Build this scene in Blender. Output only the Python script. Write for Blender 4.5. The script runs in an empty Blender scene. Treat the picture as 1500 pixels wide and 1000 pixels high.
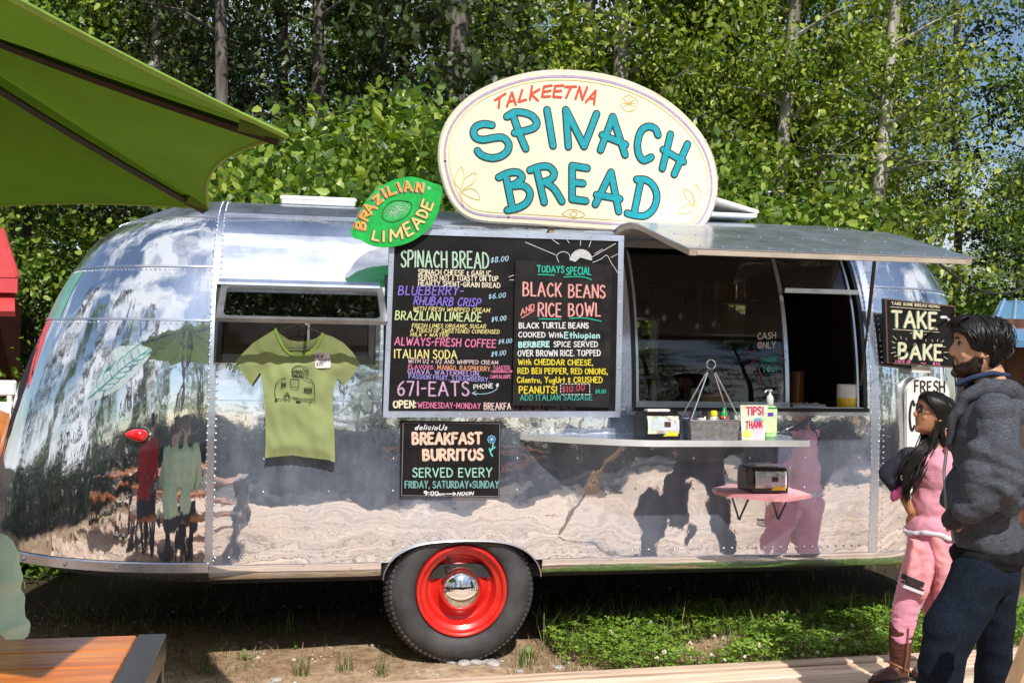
import bpy, math, random
import numpy as np
from mathutils import Vector, Matrix, noise
from mathutils.geometry import delaunay_2d_cdt

random.seed(7)
RNG = np.random.default_rng(11)
SC = bpy.context.scene
COL = SC.collection
R = math.radians

# ------------------------------------------------------------------ camera
CAM = Vector((0.41, -5.42, 1.61))
FPX = 1600.0
YAW = R(11.0)
ROLL = R(1.04)
_F = Vector((math.sin(YAW), math.cos(YAW), 0))
_R0 = Vector((math.cos(YAW), -math.sin(YAW), 0))
_U0 = Vector((0, 0, 1))
_RT = _R0 * math.cos(ROLL) + _U0 * math.sin(ROLL)
_UP = _U0 * math.cos(ROLL) - _R0 * math.sin(ROLL)
cd = bpy.data.cameras.new('camera')
cd.sensor_width = 36
cd.lens = 36 * FPX / 1500
cd.clip_end = 600
cam = bpy.data.objects.new('camera', cd)
COL.objects.link(cam)
m = Matrix.Identity(4)
for i in range(3):
    m[i][0] = _RT[i]; m[i][1] = _UP[i]; m[i][2] = -_F[i]; m[i][3] = CAM[i]
cam.matrix_world = m
SC.camera = cam

# ------------------------------------------------------------------ light
SUN_EL, SUN_AZ = R(46), R(176)
w = bpy.data.worlds.new('World')
SC.world = w
w.use_nodes = True
nt = w.node_tree
nt.nodes.clear()
N = nt.nodes.new
out = N('ShaderNodeOutputWorld'); bg = N('ShaderNodeBackground'); bg.inputs[1].default_value = 0.10
sky = N('ShaderNodeTexSky'); sky.sky_type = 'NISHITA'; sky.sun_disc = False
sky.sun_elevation = SUN_EL; sky.sun_rotation = SUN_AZ
sky.air_density = 1.0; sky.dust_density = 0.6; sky.ozone_density = 1.5
tc = N('ShaderNodeTexCoord'); mp = N('ShaderNodeMapping'); mp.inputs['Scale'].default_value = (1, 1, 2.2)
n1 = N('ShaderNodeTexNoise'); n1.inputs['Scale'].default_value = 2.3; n1.inputs['Detail'].default_value = 9
n1.inputs['Roughness'].default_value = 0.56; n1.inputs['Distortion'].default_value = 0.25
cr = N('ShaderNodeValToRGB'); cr.color_ramp.elements[0].position = 0.46; cr.color_ramp.elements[1].position = 0.60
mx = N('ShaderNodeMixRGB'); mx.inputs[2].default_value = (8.5, 8.7, 9.2, 1)
nt.links.new(tc.outputs['Generated'], mp.inputs[0]); nt.links.new(mp.outputs[0], n1.inputs['Vector'])
nt.links.new(n1.outputs[0], cr.inputs[0]); nt.links.new(cr.outputs[0], mx.inputs[0])
nt.links.new(sky.outputs[0], mx.inputs[1]); nt.links.new(mx.outputs[0], bg.inputs[0])
nt.links.new(bg.outputs[0], out.inputs[0])
sl = bpy.data.lights.new('sun', 'SUN'); sl.energy = 5.0; sl.angle = R(0.53); sl.color = (1.0, 0.95, 0.88)
sun = bpy.data.objects.new('sun', sl); COL.objects.link(sun)
sdir = Vector((math.sin(SUN_AZ) * math.cos(SUN_EL), math.cos(SUN_AZ) * math.cos(SUN_EL), math.sin(SUN_EL)))
sun.rotation_euler = sdir.to_track_quat('Z', 'Y').to_euler()
sun.location = (3, -20, 20)
vs = SC.view_settings
SC.display_settings.display_device = 'sRGB'
vs.view_transform = 'Standard'; vs.look = 'None'; vs.exposure = 0.14; vs.gamma = 1.0; vs.use_curve_mapping = False
SC.render.engine = 'CYCLES'

# ------------------------------------------------------------------ pixel rays (photo pixels, 1500 x 1000)
def ray(px, py):
    return (_F + _RT * ((px - 750) / FPX) + _UP * ((500 - py) / FPX))
def on_y(px, py, Y):
    d = ray(px, py); return CAM + d * ((Y - CAM.y) / d.y)
def on_z(px, py, Z):
    d = ray(px, py); return CAM + d * ((Z - CAM.z) / d.z)
def at_d(px, py, dep):
    return CAM + ray(px, py) * dep
def zm(ox, oy, s):
    return lambda x, y: (ox + x / s, oy + y / s)

# ------------------------------------------------------------------ material helpers
MATS = {}
def srgb(r, g, b):
    f = lambda c: ((c / 255 + 0.055) / 1.055) ** 2.4 if c > 10.3 else c / 255 / 12.92
    return (f(r), f(g), f(b))
def mat(name, col=(.5, .5, .5), rough=.5, metal=0., var=.12, vscale=8., bump=0., bscale=40., coat=0., spec=.5,
        stretch=(1, 1, 1), trans=0., col2=None, coords='Object', sheen=0.):
    if name in MATS: return MATS[name]
    m = bpy.data.materials.new(name); m.use_nodes = True
    t = m.node_tree; b = t.nodes['Principled BSDF']
    b.inputs['Roughness'].default_value = rough; b.inputs['Metallic'].default_value = metal
    b.inputs['Specular IOR Level'].default_value = spec
    if coat: b.inputs['Coat Weight'].default_value = coat; b.inputs['Coat Roughness'].default_value = .08
    if sheen: b.inputs['Sheen Weight'].default_value = sheen
    tcn = t.nodes.new('ShaderNodeTexCoord'); mpn = t.nodes.new('ShaderNodeMapping')
    mpn.inputs['Scale'].default_value = stretch
    t.links.new(tcn.outputs[coords], mpn.inputs[0])
    nz = t.nodes.new('ShaderNodeTexNoise'); nz.inputs['Scale'].default_value = vscale; nz.inputs['Detail'].default_value = 7
    nz.inputs['Roughness'].default_value = .6
    t.links.new(mpn.outputs[0], nz.inputs['Vector'])
    rp = t.nodes.new('ShaderNodeValToRGB')
    c2 = col2 or tuple(min(1, c * (1 + var)) for c in col)
    c1 = col if col2 else tuple(c * (1 - var) for c in col)
    rp.color_ramp.elements[0].color = (*c1, 1); rp.color_ramp.elements[1].color = (*c2, 1)
    rp.color_ramp.elements[0].position = .35; rp.color_ramp.elements[1].position = .65
    t.links.new(nz.outputs[0], rp.inputs[0]); t.links.new(rp.outputs[0], b.inputs['Base Color'])
    if bump:
        nb = t.nodes.new('ShaderNodeTexNoise'); nb.inputs['Scale'].default_value = bscale; nb.inputs['Detail'].default_value = 6
        t.links.new(mpn.outputs[0], nb.inputs['Vector'])
        bp = t.nodes.new('ShaderNodeBump'); bp.inputs['Strength'].default_value = 1; bp.inputs['Distance'].default_value = bump
        t.links.new(nb.outputs[0], bp.inputs['Height']); t.links.new(bp.outputs[0], b.inputs['Normal'])
    if trans:
        tr = t.nodes.new('ShaderNodeBsdfTranslucent'); ms = t.nodes.new('ShaderNodeMixShader'); ms.inputs[0].default_value = trans
        t.links.new(rp.outputs[0], tr.inputs[0]); t.links.new(b.outputs[0], ms.inputs[1]); t.links.new(tr.outputs[0], ms.inputs[2])
        t.links.new(ms.outputs[0], t.nodes['Material Output'].inputs[0])
    MATS[name] = m
    return m

# ------------------------------------------------------------------ mesh builder
class MB:
    def __init__(s): s.v = []; s.f = []; s.mi = []; s.cur = 0
    def add(s, vs_, fs):
        o = len(s.v); s.v.extend([tuple(p) for p in vs_])
        for f in fs: s.f.append(tuple(i + o for i in f)); s.mi.append(s.cur)
        return s
    def box(s, x0, x1, y0, y1, z0, z1, M=None):
        p = [(x0, y0, z0), (x1, y0, z0), (x1, y1, z0), (x0, y1, z0), (x0, y0, z1), (x1, y0, z1), (x1, y1, z1), (x0, y1, z1)]
        if M is not None: p = [tuple(M @ Vector(q)) for q in p]
        return s.add(p, [(0, 3, 2, 1), (4, 5, 6, 7), (0, 1, 5, 4), (1, 2, 6, 5), (2, 3, 7, 6), (3, 0, 4, 7)])
    def bbox(s, x0, x1, y0, y1, z0, z1, b=.004, M=None):
        # box with chamfered edges
        X = (x0, x1); Y = (y0, y1); Z = (z0, z1)
        sg = (1, -1); V = []; idx = {}
        for i in (0, 1):
            for j in (0, 1):
                for k in (0, 1):
                    for a in range(3):
                        q = [X[i] + sg[i] * b, Y[j] + sg[j] * b, Z[k] + sg[k] * b]
                        q[a] = (X[i], Y[j], Z[k])[a]
                        idx[(i, j, k, a)] = len(V); V.append(Vector(q))
        F = []
        for a in range(3):
            o = [c for c in range(3) if c != a]
            for e in (0, 1):
                def key(u, v_):
                    t = [0, 0, 0]; t[a] = e; t[o[0]] = u; t[o[1]] = v_; return idx[(*t, a)]
                F.append((key(0, 0), key(1, 0), key(1, 1), key(0, 1)))
        for a in range(3):
            o = [c for c in range(3) if c != a]
            for u in (0, 1):
                for v_ in (0, 1):
                    def k2(e, ax):
                        t = [0, 0, 0]; t[a] = e; t[o[0]] = u; t[o[1]] = v_; return idx[(*t, ax)]
                    F.append((k2(0, o[0]), k2(1, o[0]), k2(1, o[1]), k2(0, o[1])))
        for i in (0, 1):
            for j in (0, 1):
                for k in (0, 1): F.append(tuple(idx[(i, j, k, a)] for a in range(3)))
        c = Vector(((x0 + x1) / 2, (y0 + y1) / 2, (z0 + z1) / 2)); FF = []
        for f in F:
            p = [V[i] for i in f]; n = (p[1] - p[0]).cross(p[2] - p[0])
            FF.append(f if n.dot(p[0] - c) > 0 else f[::-1])
        if M is not None: V = [M @ q for q in V]
        return s.add(V, FF)
    def tube(s, pts, r, n=8, cap=True):
        pts = [Vector(p) for p in pts]; rs = r if isinstance(r, (list, tuple)) else [r] * len(pts)
        V = []; F = []; prev = None
        for i, p in enumerate(pts):
            d = (pts[min(i + 1, len(pts) - 1)] - pts[max(i - 1, 0)])
            if d.length < 1e-9: d = Vector((0, 0, 1))
            d.normalize()
            if prev is None:
                a = Vector((0, 0, 1)) if abs(d.z) < .9 else Vector((1, 0, 0)); u = d.cross(a).normalized()
            else:
                u = (prev - d * prev.dot(d))
                u = u.normalized() if u.length > 1e-6 else d.orthogonal().normalized()
            prev = u; v_ = d.cross(u)
            for k in range(n):
                t = 2 * math.pi * k / n; V.append(p + (u * math.cos(t) + v_ * math.sin(t)) * rs[i])
        for i in range(len(pts) - 1):
            for k in range(n):
                a = i * n + k; b = i * n + (k + 1) % n; F.append((a, b, b + n, a + n))
        if cap: F.append(tuple(range(n))[::-1]); F.append(tuple((len(pts) - 1) * n + k for k in range(n)))
        return s.add(V, F)
    def lathe(s, prof, c=(0, 0, 0), ax='z', n=32, M=None):
        # prof: (r, h) list
        V = []; F = []
        for (r, h) in prof:
            for k in range(n):
                t = 2 * math.pi * k / n; a, b = r * math.cos(t), r * math.sin(t)
                q = (a, b, h) if ax == 'z' else ((a, h, b) if ax == 'y' else (h, a, b))
                V.append(Vector(q))
        for i in range(len(prof) - 1):
            for k in range(n):
                a = i * n + k; b = i * n + (k + 1) % n; F.append((a, b, b + n, a + n))
        if M is not None: V = [M @ q for q in V]
        V = [q + Vector(c) for q in V]
        return s.add(V, F)
    def prism(s, poly, frame, t0, t1):
        # poly: list of 2D (u, v); frame(u, v, w) -> 3D
        n = len(poly)
        tr = tri_poly(poly)
        V = [frame(u, v_, t1) for u, v_ in poly] + [frame(u, v_, t0) for u, v_ in poly]
        F = [t for t in tr] + [tuple(i + n for i in t[::-1]) for t in tr]
        for i in range(n): j = (i + 1) % n; F.append((i, i + n, j + n, j))
        return s.add(V, F)
    def ball(s, c, r, n=12, m_=8, M=None):
        rr = r if isinstance(r, (list, tuple)) else (r, r, r)
        V = []; F = []
        for i in range(m_ + 1):
            ph = math.pi * i / m_
            for k in range(n):
                t = 2 * math.pi * k / n
                q = Vector((rr[0] * math.sin(ph) * math.cos(t), rr[1] * math.sin(ph) * math.sin(t), rr[2] * math.cos(ph)))
                if M is not None: q = M @ q
                V.append(q + Vector(c))
        for i in range(m_):
            for k in range(n):
                a = i * n + k; b = i * n + (k + 1) % n; F.append((a, a + n, b + n, b))
        return s.add(V, F)
    def mesh(s, name, mats, off=(0, 0, 0), smooth=None):
        me = bpy.data.meshes.new(name)
        v = np.array(s.v, dtype=np.float64).reshape(-1, 3) - np.array(tuple(off))
        me.from_pydata(v.tolist(), [], s.f)
        for mm in (mats if isinstance(mats, (list, tuple)) else [mats]): me.materials.append(mm)
        if any(s.mi): me.polygons.foreach_set('material_index', s.mi)
        if smooth is not None:
            me.polygons.foreach_set('use_smooth', [True] * len(me.polygons))
            if smooth < 180:
                try: me.set_sharp_from_angle(angle=R(smooth))
                except Exception: pass
        me.update()
        return me

def tri_poly(poly):
    from mathutils.geometry import tessellate_polygon
    t = tessellate_polygon([[Vector((u, v_, 0)) for u, v_ in poly]])
    o = []
    for a, b, c in t:
        pa, pb, pc = poly[a], poly[b], poly[c]
        cr_ = (pb[0] - pa[0]) * (pc[1] - pa[1]) - (pb[1] - pa[1]) * (pc[0] - pa[0])
        o.append((a, b, c) if cr_ > 0 else (a, c, b))
    return o

def tag(o, label=None, cat=None, group=None, kind=None):
    if label: o['label'] = label
    if cat: o['category'] = cat
    if group: o['group'] = group
    if kind: o['kind'] = kind
    return o
def thing(name, loc, label, cat, group=None, rz=0):
    o = bpy.data.objects.new(name, None); o.location = loc; o.rotation_euler.z = rz; o.empty_display_size = .1
    COL.objects.link(o); return tag(o, label, cat, group)
_ROOTLOC = {}
def wloc(p):
    l = Vector((0, 0, 0))
    while p is not None: l += p.location; p = p.parent
    return l
def part(name, mb, mats, parent=None, smooth=None, kind=None, label=None, local=False):
    """mb in world coordinates (unless local); origin of the mesh object = its parent's origin"""
    off = (0, 0, 0) if (parent is None or local) else wloc(parent)
    me = mb.mesh(name, mats, off, smooth)
    o = bpy.data.objects.new(name, me); COL.objects.link(o)
    if parent is not None: o.parent = parent
    if kind: o['kind'] = kind
    if label: o['label'] = label
    return o
def solo(name, mb, mats, label, cat, group=None, smooth=None, kind=None):
    v = np.array(mb.v); c = Vector(((v[:, 0].min() + v[:, 0].max()) / 2, (v[:, 1].min() + v[:, 1].max()) / 2, v[:, 2].min()))
    me = mb.mesh(name, mats, c, smooth)
    o = bpy.data.objects.new(name, me); o.location = c; COL.objects.link(o)
    return tag(o, label, cat, group, kind)
def struct(name, mb, mats, smooth=None, parent=None, kind='structure'):
    me = mb.mesh(name, mats, (0, 0, 0), smooth)
    o = bpy.data.objects.new(name, me); COL.objects.link(o); o['kind'] = kind
    if parent is not None: o.parent = parent
    return o
def copy_tree(o, parent=None):
    c = o.copy(); COL.objects.link(c); c.parent = parent
    for ch in [x for x in o.children]: copy_tree(ch, c)
    return c
def np_mesh(name, V, F, mats, smooth=False, mi=None):
    """fast mesh from arrays; F is (n, k) of equal sized polygons"""
    me = bpy.data.meshes.new(name)
    k = F.shape[1]
    me.vertices.add(len(V)); me.vertices.foreach_set('co', V.astype(np.float32).ravel())
    me.loops.add(F.size); me.loops.foreach_set('vertex_index', F.astype(np.int32).ravel())
    me.polygons.add(len(F)); me.polygons.foreach_set('loop_start', (np.arange(len(F)) * k).astype(np.int32))
    for mm in (mats if isinstance(mats, (list, tuple)) else [mats]): me.materials.append(mm)
    if mi is not None: me.polygons.foreach_set('material_index', mi.astype(np.int32))
    if smooth: me.polygons.foreach_set('use_smooth', np.ones(len(F), dtype=bool))
    me.update(calc_edges=True); me.validate()
    return me
def catmull(P, n=6, closed=False):
    P = [tuple(p) for p in P]
    if len(P) < 3 and not closed: return P
    o = []; L = len(P); rng = range(L if closed else L - 1)
    g = (lambda i: P[i % L]) if closed else (lambda i: P[max(0, min(L - 1, i))])
    for i in rng:
        p0, p1, p2, p3 = g(i - 1), g(i), g(i + 1), g(i + 2)
        for k in range(n):
            t = k / n
            o.append(tuple(.5 * (2 * b + (c - a) * t + (2 * a - 5 * b + 4 * c - d) * t * t + (-a + 3 * b - 3 * c + d) * t ** 3)
                           for a, b, c, d in zip(p0, p1, p2, p3)))
    if not closed: o.append(P[-1])
    return o

# ------------------------------------------------------------------ a flat plane something is lettered on
class Plane:
    def __init__(s, O, eu, ev):
        s.O = Vector(O); s.eu = Vector(eu).normalized(); s.n = s.eu.cross(Vector(ev)).normalized(); s.ev = s.n.cross(s.eu)
        if s.n.dot(CAM - s.O) < 0: s.n = -s.n; 
    def uv(s, px, py):
        d = ray(px, py); t = (s.O - CAM).dot(s.n) / d.dot(s.n); q = CAM + d * t - s.O
        return (q.dot(s.eu), q.dot(s.ev))
    def at(s, u, v, w=0.): return s.O + s.eu * u + s.ev * v + s.n * w

def ribbons(mb, pl, strokes, width, off, px=True):
    """strokes: lists of px points -> flat painted strokes with round ends, each lifted a hair above the last"""
    k = len(mb.f)
    step = .00006
    cnt = 0
    for st in strokes:
        pts = [Vector(pl.uv(*p)) if px else Vector(p) for p in st]
        q = [pts[0]]
        for p in pts[1:]:
            if (p - q[-1]).length > 1e-5: q.append(p)
        if len(q) == 1: q.append(q[0] + Vector((width * .05, 0)))
        # split at sharp corners
        runs = [[q[0], q[1]]]
        for p in q[2:]:
            a = runs[-1][-1] - runs[-1][-2]; b = p - runs[-1][-1]
            if a.angle(b) > R(50): runs.append([runs[-1][-1], p])
            else: runs[-1].append(p)
        for r in runs:
            cnt += 1; w_ = off + (cnt % 24) * step; hw = width / 2
            V = []; F = []; n = len(r)
            for i in range(n):
                if i == 0: t = r[1] - r[0]; sc = 1
                elif i == n - 1: t = r[-1] - r[-2]; sc = 1
                else:
                    t1 = (r[i] - r[i - 1]).normalized(); t2 = (r[i + 1] - r[i]).normalized(); t = t1 + t2
                    sc = 1 / max(.6, t1.dot(t.normalized()))
                t = t.normalized(); nn = Vector((-t.y, t.x)) * hw * sc
                V.append(pl.at(*(r[i] + nn), w_)); V.append(pl.at(*(r[i] - nn), w_))
                if i: F.append((2 * i - 2, 2 * i - 1, 2 * i + 1, 2 * i))
            for e, (c, t) in enumerate(((r[0], (r[0] - r[1]).normalized()), (r[-1], (r[-1] - r[-2]).normalized()))):
                nn = Vector((-t.y, t.x)); base = len(V)
                K = 5
                for j in range(K + 1):
                    a = math.pi * j / K
                    V.append(pl.at(*(c + (nn * math.cos(a) + t * math.sin(a)) * hw), w_))
                F.append(tuple(range(base, base + K + 1)))
            mb.add(V, F)
    return mb

G = {}
def _g(ch, w_, *st): G[ch] = (w_, [(s if isinstance(s, tuple) else s) for s in st])
L_ = lambda *p: list(p)
def C_(*p): return catmull(p, 4)
_g('A', .8, L_((0, 0), (.4, 1), (.8, 0)), L_((.13, .35), (.68, .35)))
_g('B', .65, L_((0, 0), (0, 1)), C_((0, 1), (.4, .97), (.5, .77), (.35, .57), (0, .54)), C_((0, .54), (.45, .5), (.62, .27), (.42, .04), (0, 0)))
_g('C', .65, C_((.62, .85), (.4, 1), (.12, .8), (0, .45), (.15, .1), (.4, 0), (.65, .15)))
_g('D', .7, L_((0, 0), (0, 1)), C_((0, 1), (.4, .93), (.68, .6), (.6, .2), (.3, .02), (0, 0)))
_g('E', .55, L_((.52, 1), (0, 1)), L_((0, 1), (0, 0)), L_((0, 0), (.55, 0)), L_((0, .53), (.42, .53)))
_g('F', .52, L_((.52, 1), (0, 1)), L_((0, 1), (0, 0)), L_((0, .53), (.42, .53)))
_g('G', .7, C_((.62, .85), (.4, 1), (.12, .8), (0, .45), (.15, .08), (.42, 0), (.65, .15), (.66, .42)), L_((.38, .42), (.7, .42)))
_g('H', .65, L_((0, 0), (0, 1)), L_((.65, 0), (.65, 1)), L_((0, .5), (.65, .5)))
_g('I', .05, L_((.02, 0), (.02, 1)))
_g('J', .5, C_((.45, 1), (.47, .3), (.3, 0), (.05, .1), (0, .25)))
_g('K', .62, L_((0, 0), (0, 1)), L_((.58, 1), (.03, .42)), L_((.2, .58), (.62, 0)))
_g('L', .5, L_((0, 1), (0, 0)), L_((0, 0), (.5, 0)))
_g('M', .85, L_((0, 0), (.08, 1)), L_((.08, 1), (.42, .25)), L_((.42, .25), (.78, 1)), L_((.78, 1), (.85, 0)))
_g('N', .66, L_((0, 0), (0, 1)), L_((0, 1), (.66, 0)), L_((.66, 0), (.66, 1)))
_g('O', .72, C_((.36, 1), (.08, .8), (0, .45), (.12, .1), (.38, 0), (.64, .15), (.72, .55), (.6, .88), (.36, 1)))
_g('P', .6, L_((0, 0), (0, 1)), C_((0, 1), (.42, .98), (.6, .75), (.42, .5), (0, .45)))
_g('R', .64, L_((0, 0), (0, 1)), C_((0, 1), (.42, .98), (.58, .77), (.42, .54), (0, .48)), L_((.22, .5), (.64, 0)))
_g('S', .55, C_((.52, .88), (.3, 1), (.05, .85), (.08, .62), (.4, .45), (.55, .22), (.35, .01), (.1, .03), (0, .15)))
_g('T', .7, L_((0, 1), (.7, 1)), L_((.35, 1), (.35, 0)))
_g('U', .64, C_((0, 1), (0, .4), (.12, .05), (.35, 0), (.58, .12), (.64, .4), (.64, 1)))
_g('V', .7, L_((0, 1), (.35, 0)), L_((.35, 0), (.7, 1)))
_g('W', 1.0, L_((0, 1), (.24, 0)), L_((.24, 0), (.5, .75)), L_((.5, .75), (.74, 0)), L_((.74, 0), (1, 1)))
_g('Y', .66, L_((0, 1), (.33, .48)), L_((.66, 1), (.33, .48)), L_((.33, .48), (.3, 0)))
_g('Z', .6, L_((0, 1), (.6, 1)), L_((.6, 1), (0, 0)), L_((0, 0), (.6, 0)))
_g('0', .5, C_((.25, 1), (.03, .75), (0, .4), (.12, .05), (.3, 0), (.48, .25), (.5, .65), (.4, .93), (.25, 1)))
_g('1', .1, L_((.05, 0), (.05, 1)))
_g('2', .5, C_((0, .8), (.22, 1), (.46, .8), (.35, .45), (0, 0)), L_((0, 0), (.5, 0)))
_g('4', .5, L_((.08, 1), (0, .4)), L_((0, .4), (.5, .42)), L_((.4, 1), (.36, 0)))
_g('6', .55, C_((.45, 1), (.15, .75), (0, .35), (.15, .02), (.42, .05), (.52, .3), (.35, .52), (.05, .4)))
_g('7', .55, L_((0, 1), (.55, 1)), L_((.55, 1), (.18, 0)))
_g('8', .5, C_((.3, .52), (.05, .7), (.12, .97), (.38, .97), (.42, .72), (.22, .5), (0, .25), (.15, 0), (.4, .03), (.5, .28), (.3, .52)))
_g('9', .5, C_((.48, .75), (.3, 1), (.05, .85), (.05, .58), (.28, .5), (.48, .72), (.45, .3), (.3, 0)))
_g('5', .5, L_((.48, 1), (.1, 1)), L_((.1, 1), (.06, .58)), C_((.06, .58), (.4, .58), (.5, .3), (.3, .02), (0, .08)))
_g('$', .45, C_((.42, .78), (.22, .88), (.03, .7), (.2, .5), (.42, .32), (.25, .12), (0, .2)), L_((.22, 1.05), (.22, -.05)))
_g('.', .06, L_((0, .02), (.04, .02)))
_g(',', .1, L_((.06, .06), (0, -.15)))
_g('-', .35, L_((0, .48), (.35, .5)))
_g(':', .06, L_((0, .15), (.03, .15)), L_((0, .7), (.03, .7)))
_g('!', .12, L_((.08, 1), (.05, .3)), L_((.03, .03), (.06, .03)))
_g('/', .35, L_((0, -.05), (.35, 1)))
_g('+', .45, L_((0, .4), (.45, .4)), L_((.22, .65), (.22, .15)))
_g('&', .35, C_((.32, .7), (.1, .8), (.05, .6), (.25, .45), (.03, .3), (.1, .05), (.35, .15)))
_g("'", .05, L_((.03, 1), (0, .8)))
_g('#', .5, L_((.15, .2), (.2, .9)), L_((.35, .2), (.4, .9)), L_((0, .4), (.5, .42)), L_((.02, .68), (.52, .7)))
_g('~', .6, C_((0, .4), (.15, .55), (.35, .35), (.6, .5)))
_g('a', .42, C_((.38, .5), (.18, .55), (0, .28), (.15, 0), (.36, .2), (.38, .5)), L_((.38, .52), (.42, 0)))
_g('c', .38, C_((.36, .45), (.18, .55), (0, .28), (.14, 0), (.38, .1)))
_g('d', .42, C_((.38, .5), (.18, .55), (0, .28), (.15, 0), (.36, .2)), L_((.4, 1), (.4, 0)))
_g('e', .4, C_((.02, .3), (.36, .34), (.3, .53), (.1, .5), (0, .25), (.14, 0), (.4, .1)))
_g('g', .42, C_((.38, .5), (.18, .55), (0, .28), (.15, 0), (.36, .2)), C_((.4, .52), (.4, -.2), (.2, -.35), (0, -.22)))
_g('h', .42, L_((0, 1), (0, 0)), C_((0, .35), (.2, .55), (.38, .42), (.42, 0)))
_g('i', .06, L_((.02, .55), (.02, 0)), L_((.02, .8), (.04, .8)))
_g('l', .06, L_((.02, 1), (.02, 0)))
_g('m', .7, L_((0, .55), (0, 0)), C_((0, .35), (.16, .55), (.32, .42), (.34, 0)), C_((.34, .35), (.5, .55), (.66, .42), (.7, 0)))
_g('n', .42, L_((0, .55), (0, 0)), C_((0, .35), (.2, .55), (.38, .42), (.42, 0)))
_g('o', .42, C_((.21, .55), (.02, .42), (.02, .12), (.21, 0), (.4, .12), (.4, .42), (.21, .55)))
_g('p', .42, L_((0, .55), (0, -.35)), C_((0, .45), (.22, .57), (.42, .3), (.25, 0), (0, .1)))
_g('r', .32, L_((0, .55), (0, 0)), C_((0, .35), (.15, .53), (.32, .5)))
_g('s', .32, C_((.3, .48), (.12, .55), (.04, .4), (.28, .22), (.2, .02), (0, .06)))
_g('t', .34, L_((.16, .85), (.18, 0)), L_((0, .55), (.34, .55)))
_g('u', .42, C_((0, .55), (.02, .12), (.2, 0), (.38, .15), (.4, .55)), L_((.4, .55), (.42, 0)))
_g('@', .55, C_((.48, .82), (.25, .98), (.03, .78), (.15, .56), (.3, .54), (.0, .4), (0, .12), (.25, -.02), (.55, .12)))  # rounded E

def textline(s, p0, p1, h, slant=0., jit=.03, gap=.3, space=.5, seed=0):
    """px strokes of one hand-lettered line whose baseline runs p0 -> p1"""
    rn = random.Random(hash(s) % 1000 if False else sum(map(ord, s)) + seed)
    x = 0; lay = []
    for ch in s:
        if ch == ' ': x += space; continue
        w_, st = G[ch]; lay.append((x, w_, st)); x += w_ + gap
    tot = x - gap
    (x0, y0), (x1, y1) = p0, p1
    dx, dy = (x1 - x0), (y1 - y0); o = []
    for (gx, w_, st) in lay:
        sy = 1 + rn.uniform(-jit, jit); oy = rn.uniform(-jit, jit) * .7; rt = rn.uniform(-jit, jit) * 1.2
        for stt in st:
            q = []
            for (a, b) in stt:
                b2 = b * sy + oy; a2 = a + rt * b
                fx = (gx + a2) / tot
                q.append((x0 + dx * fx + slant * b2 * h, y0 + dy * fx - b2 * h))
            o.append(q)
    return o
# =================================================================== MATERIALS
def metal_mat(name, col, r1, r2, haze, bumps, stretch=(1, 1, 1), tint=None):
    m = bpy.data.materials.new(name); m.use_nodes = True; t = m.node_tree; b = t.nodes['Principled BSDF']
    b.inputs['Metallic'].default_value = 1; b.inputs['Base Color'].default_value = (*col, 1); b.inputs['Roughness'].default_value = r1
    b2 = t.nodes.new('ShaderNodeBsdfPrincipled'); b2.inputs['Metallic'].default_value = 1
    b2.inputs['Base Color'].default_value = (*(tint or (.58, .66, .84)), 1); b2.inputs['Roughness'].default_value = r2
    tcn = t.nodes.new('ShaderNodeTexCoord')
    prev = None
    for (sc_, dist, st) in bumps:
        mpn = t.nodes.new('ShaderNodeMapping'); mpn.inputs['Scale'].default_value = st
        t.links.new(tcn.outputs['Object'], mpn.inputs[0])
        nb = t.nodes.new('ShaderNodeTexNoise'); nb.inputs['Scale'].default_value = sc_; nb.inputs['Detail'].default_value = 1.5
        t.links.new(mpn.outputs[0], nb.inputs['Vector'])
        bp = t.nodes.new('ShaderNodeBump'); bp.inputs['Strength'].default_value = 1; bp.inputs['Distance'].default_value = dist
        t.links.new(nb.outputs[0], bp.inputs['Height'])
        if prev: t.links.new(prev.outputs[0], bp.inputs['Normal'])
        prev = bp
    if prev:
        t.links.new(prev.outputs[0], b.inputs['Normal']); t.links.new(prev.outputs[0], b2.inputs['Normal'])
    # smears and polish marks: roughness of the haze and its share vary
    mpn = t.nodes.new('ShaderNodeMapping'); mpn.inputs['Scale'].default_value = (1, 1, .35); mpn.inputs['Rotation'].default_value = (0, .3, 0)
    t.links.new(tcn.outputs['Object'], mpn.inputs[0])
    nz = t.nodes.new('ShaderNodeTexNoise'); nz.inputs['Scale'].default_value = 5; nz.inputs['Detail'].default_value = 8; nz.inputs['Roughness'].default_value = .65
    t.links.new(mpn.outputs[0], nz.inputs['Vector'])
    mr = t.nodes.new('ShaderNodeMapRange'); mr.inputs['From Min'].default_value = .3; mr.inputs['From Max'].default_value = .7
    mr.inputs['To Min'].default_value = haze * .45; mr.inputs['To Max'].default_value = min(1, haze * 1.6)
    t.links.new(nz.outputs[0], mr.inputs[0])
    ms = t.nodes.new('ShaderNodeMixShader'); t.links.new(mr.outputs[0], ms.inputs[0])
    t.links.new(b.outputs[0], ms.inputs[1]); t.links.new(b2.outputs[0], ms.inputs[2])
    t.links.new(ms.outputs[0], t.nodes['Material Output'].inputs[0])
    MATS[name] = m
    return m
SHELL = metal_mat('polished_aluminium', (.90, .91, .93), .03, .56, .23, [(2.0, .024, (1, 1, .9)), (7, .0022, (1, 1, 1)), (70, .00006, (1, 1, 1))])
CAPM = metal_mat('polished_aluminium_end', (.90, .91, .93), .03, .56, .09, [(1.6, .016, (2.2, 2.2, .35)), (8, .0018, (2.2, 2.2, .5)), (70, .00006, (1, 1, 1))])
ROOFM = metal_mat('weathered_aluminium', (.72, .73, .74), .16, .45, .55, [(2.5, .008, (1, 1, 1)), (30, .0006, (1, 1, 1))])
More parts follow.
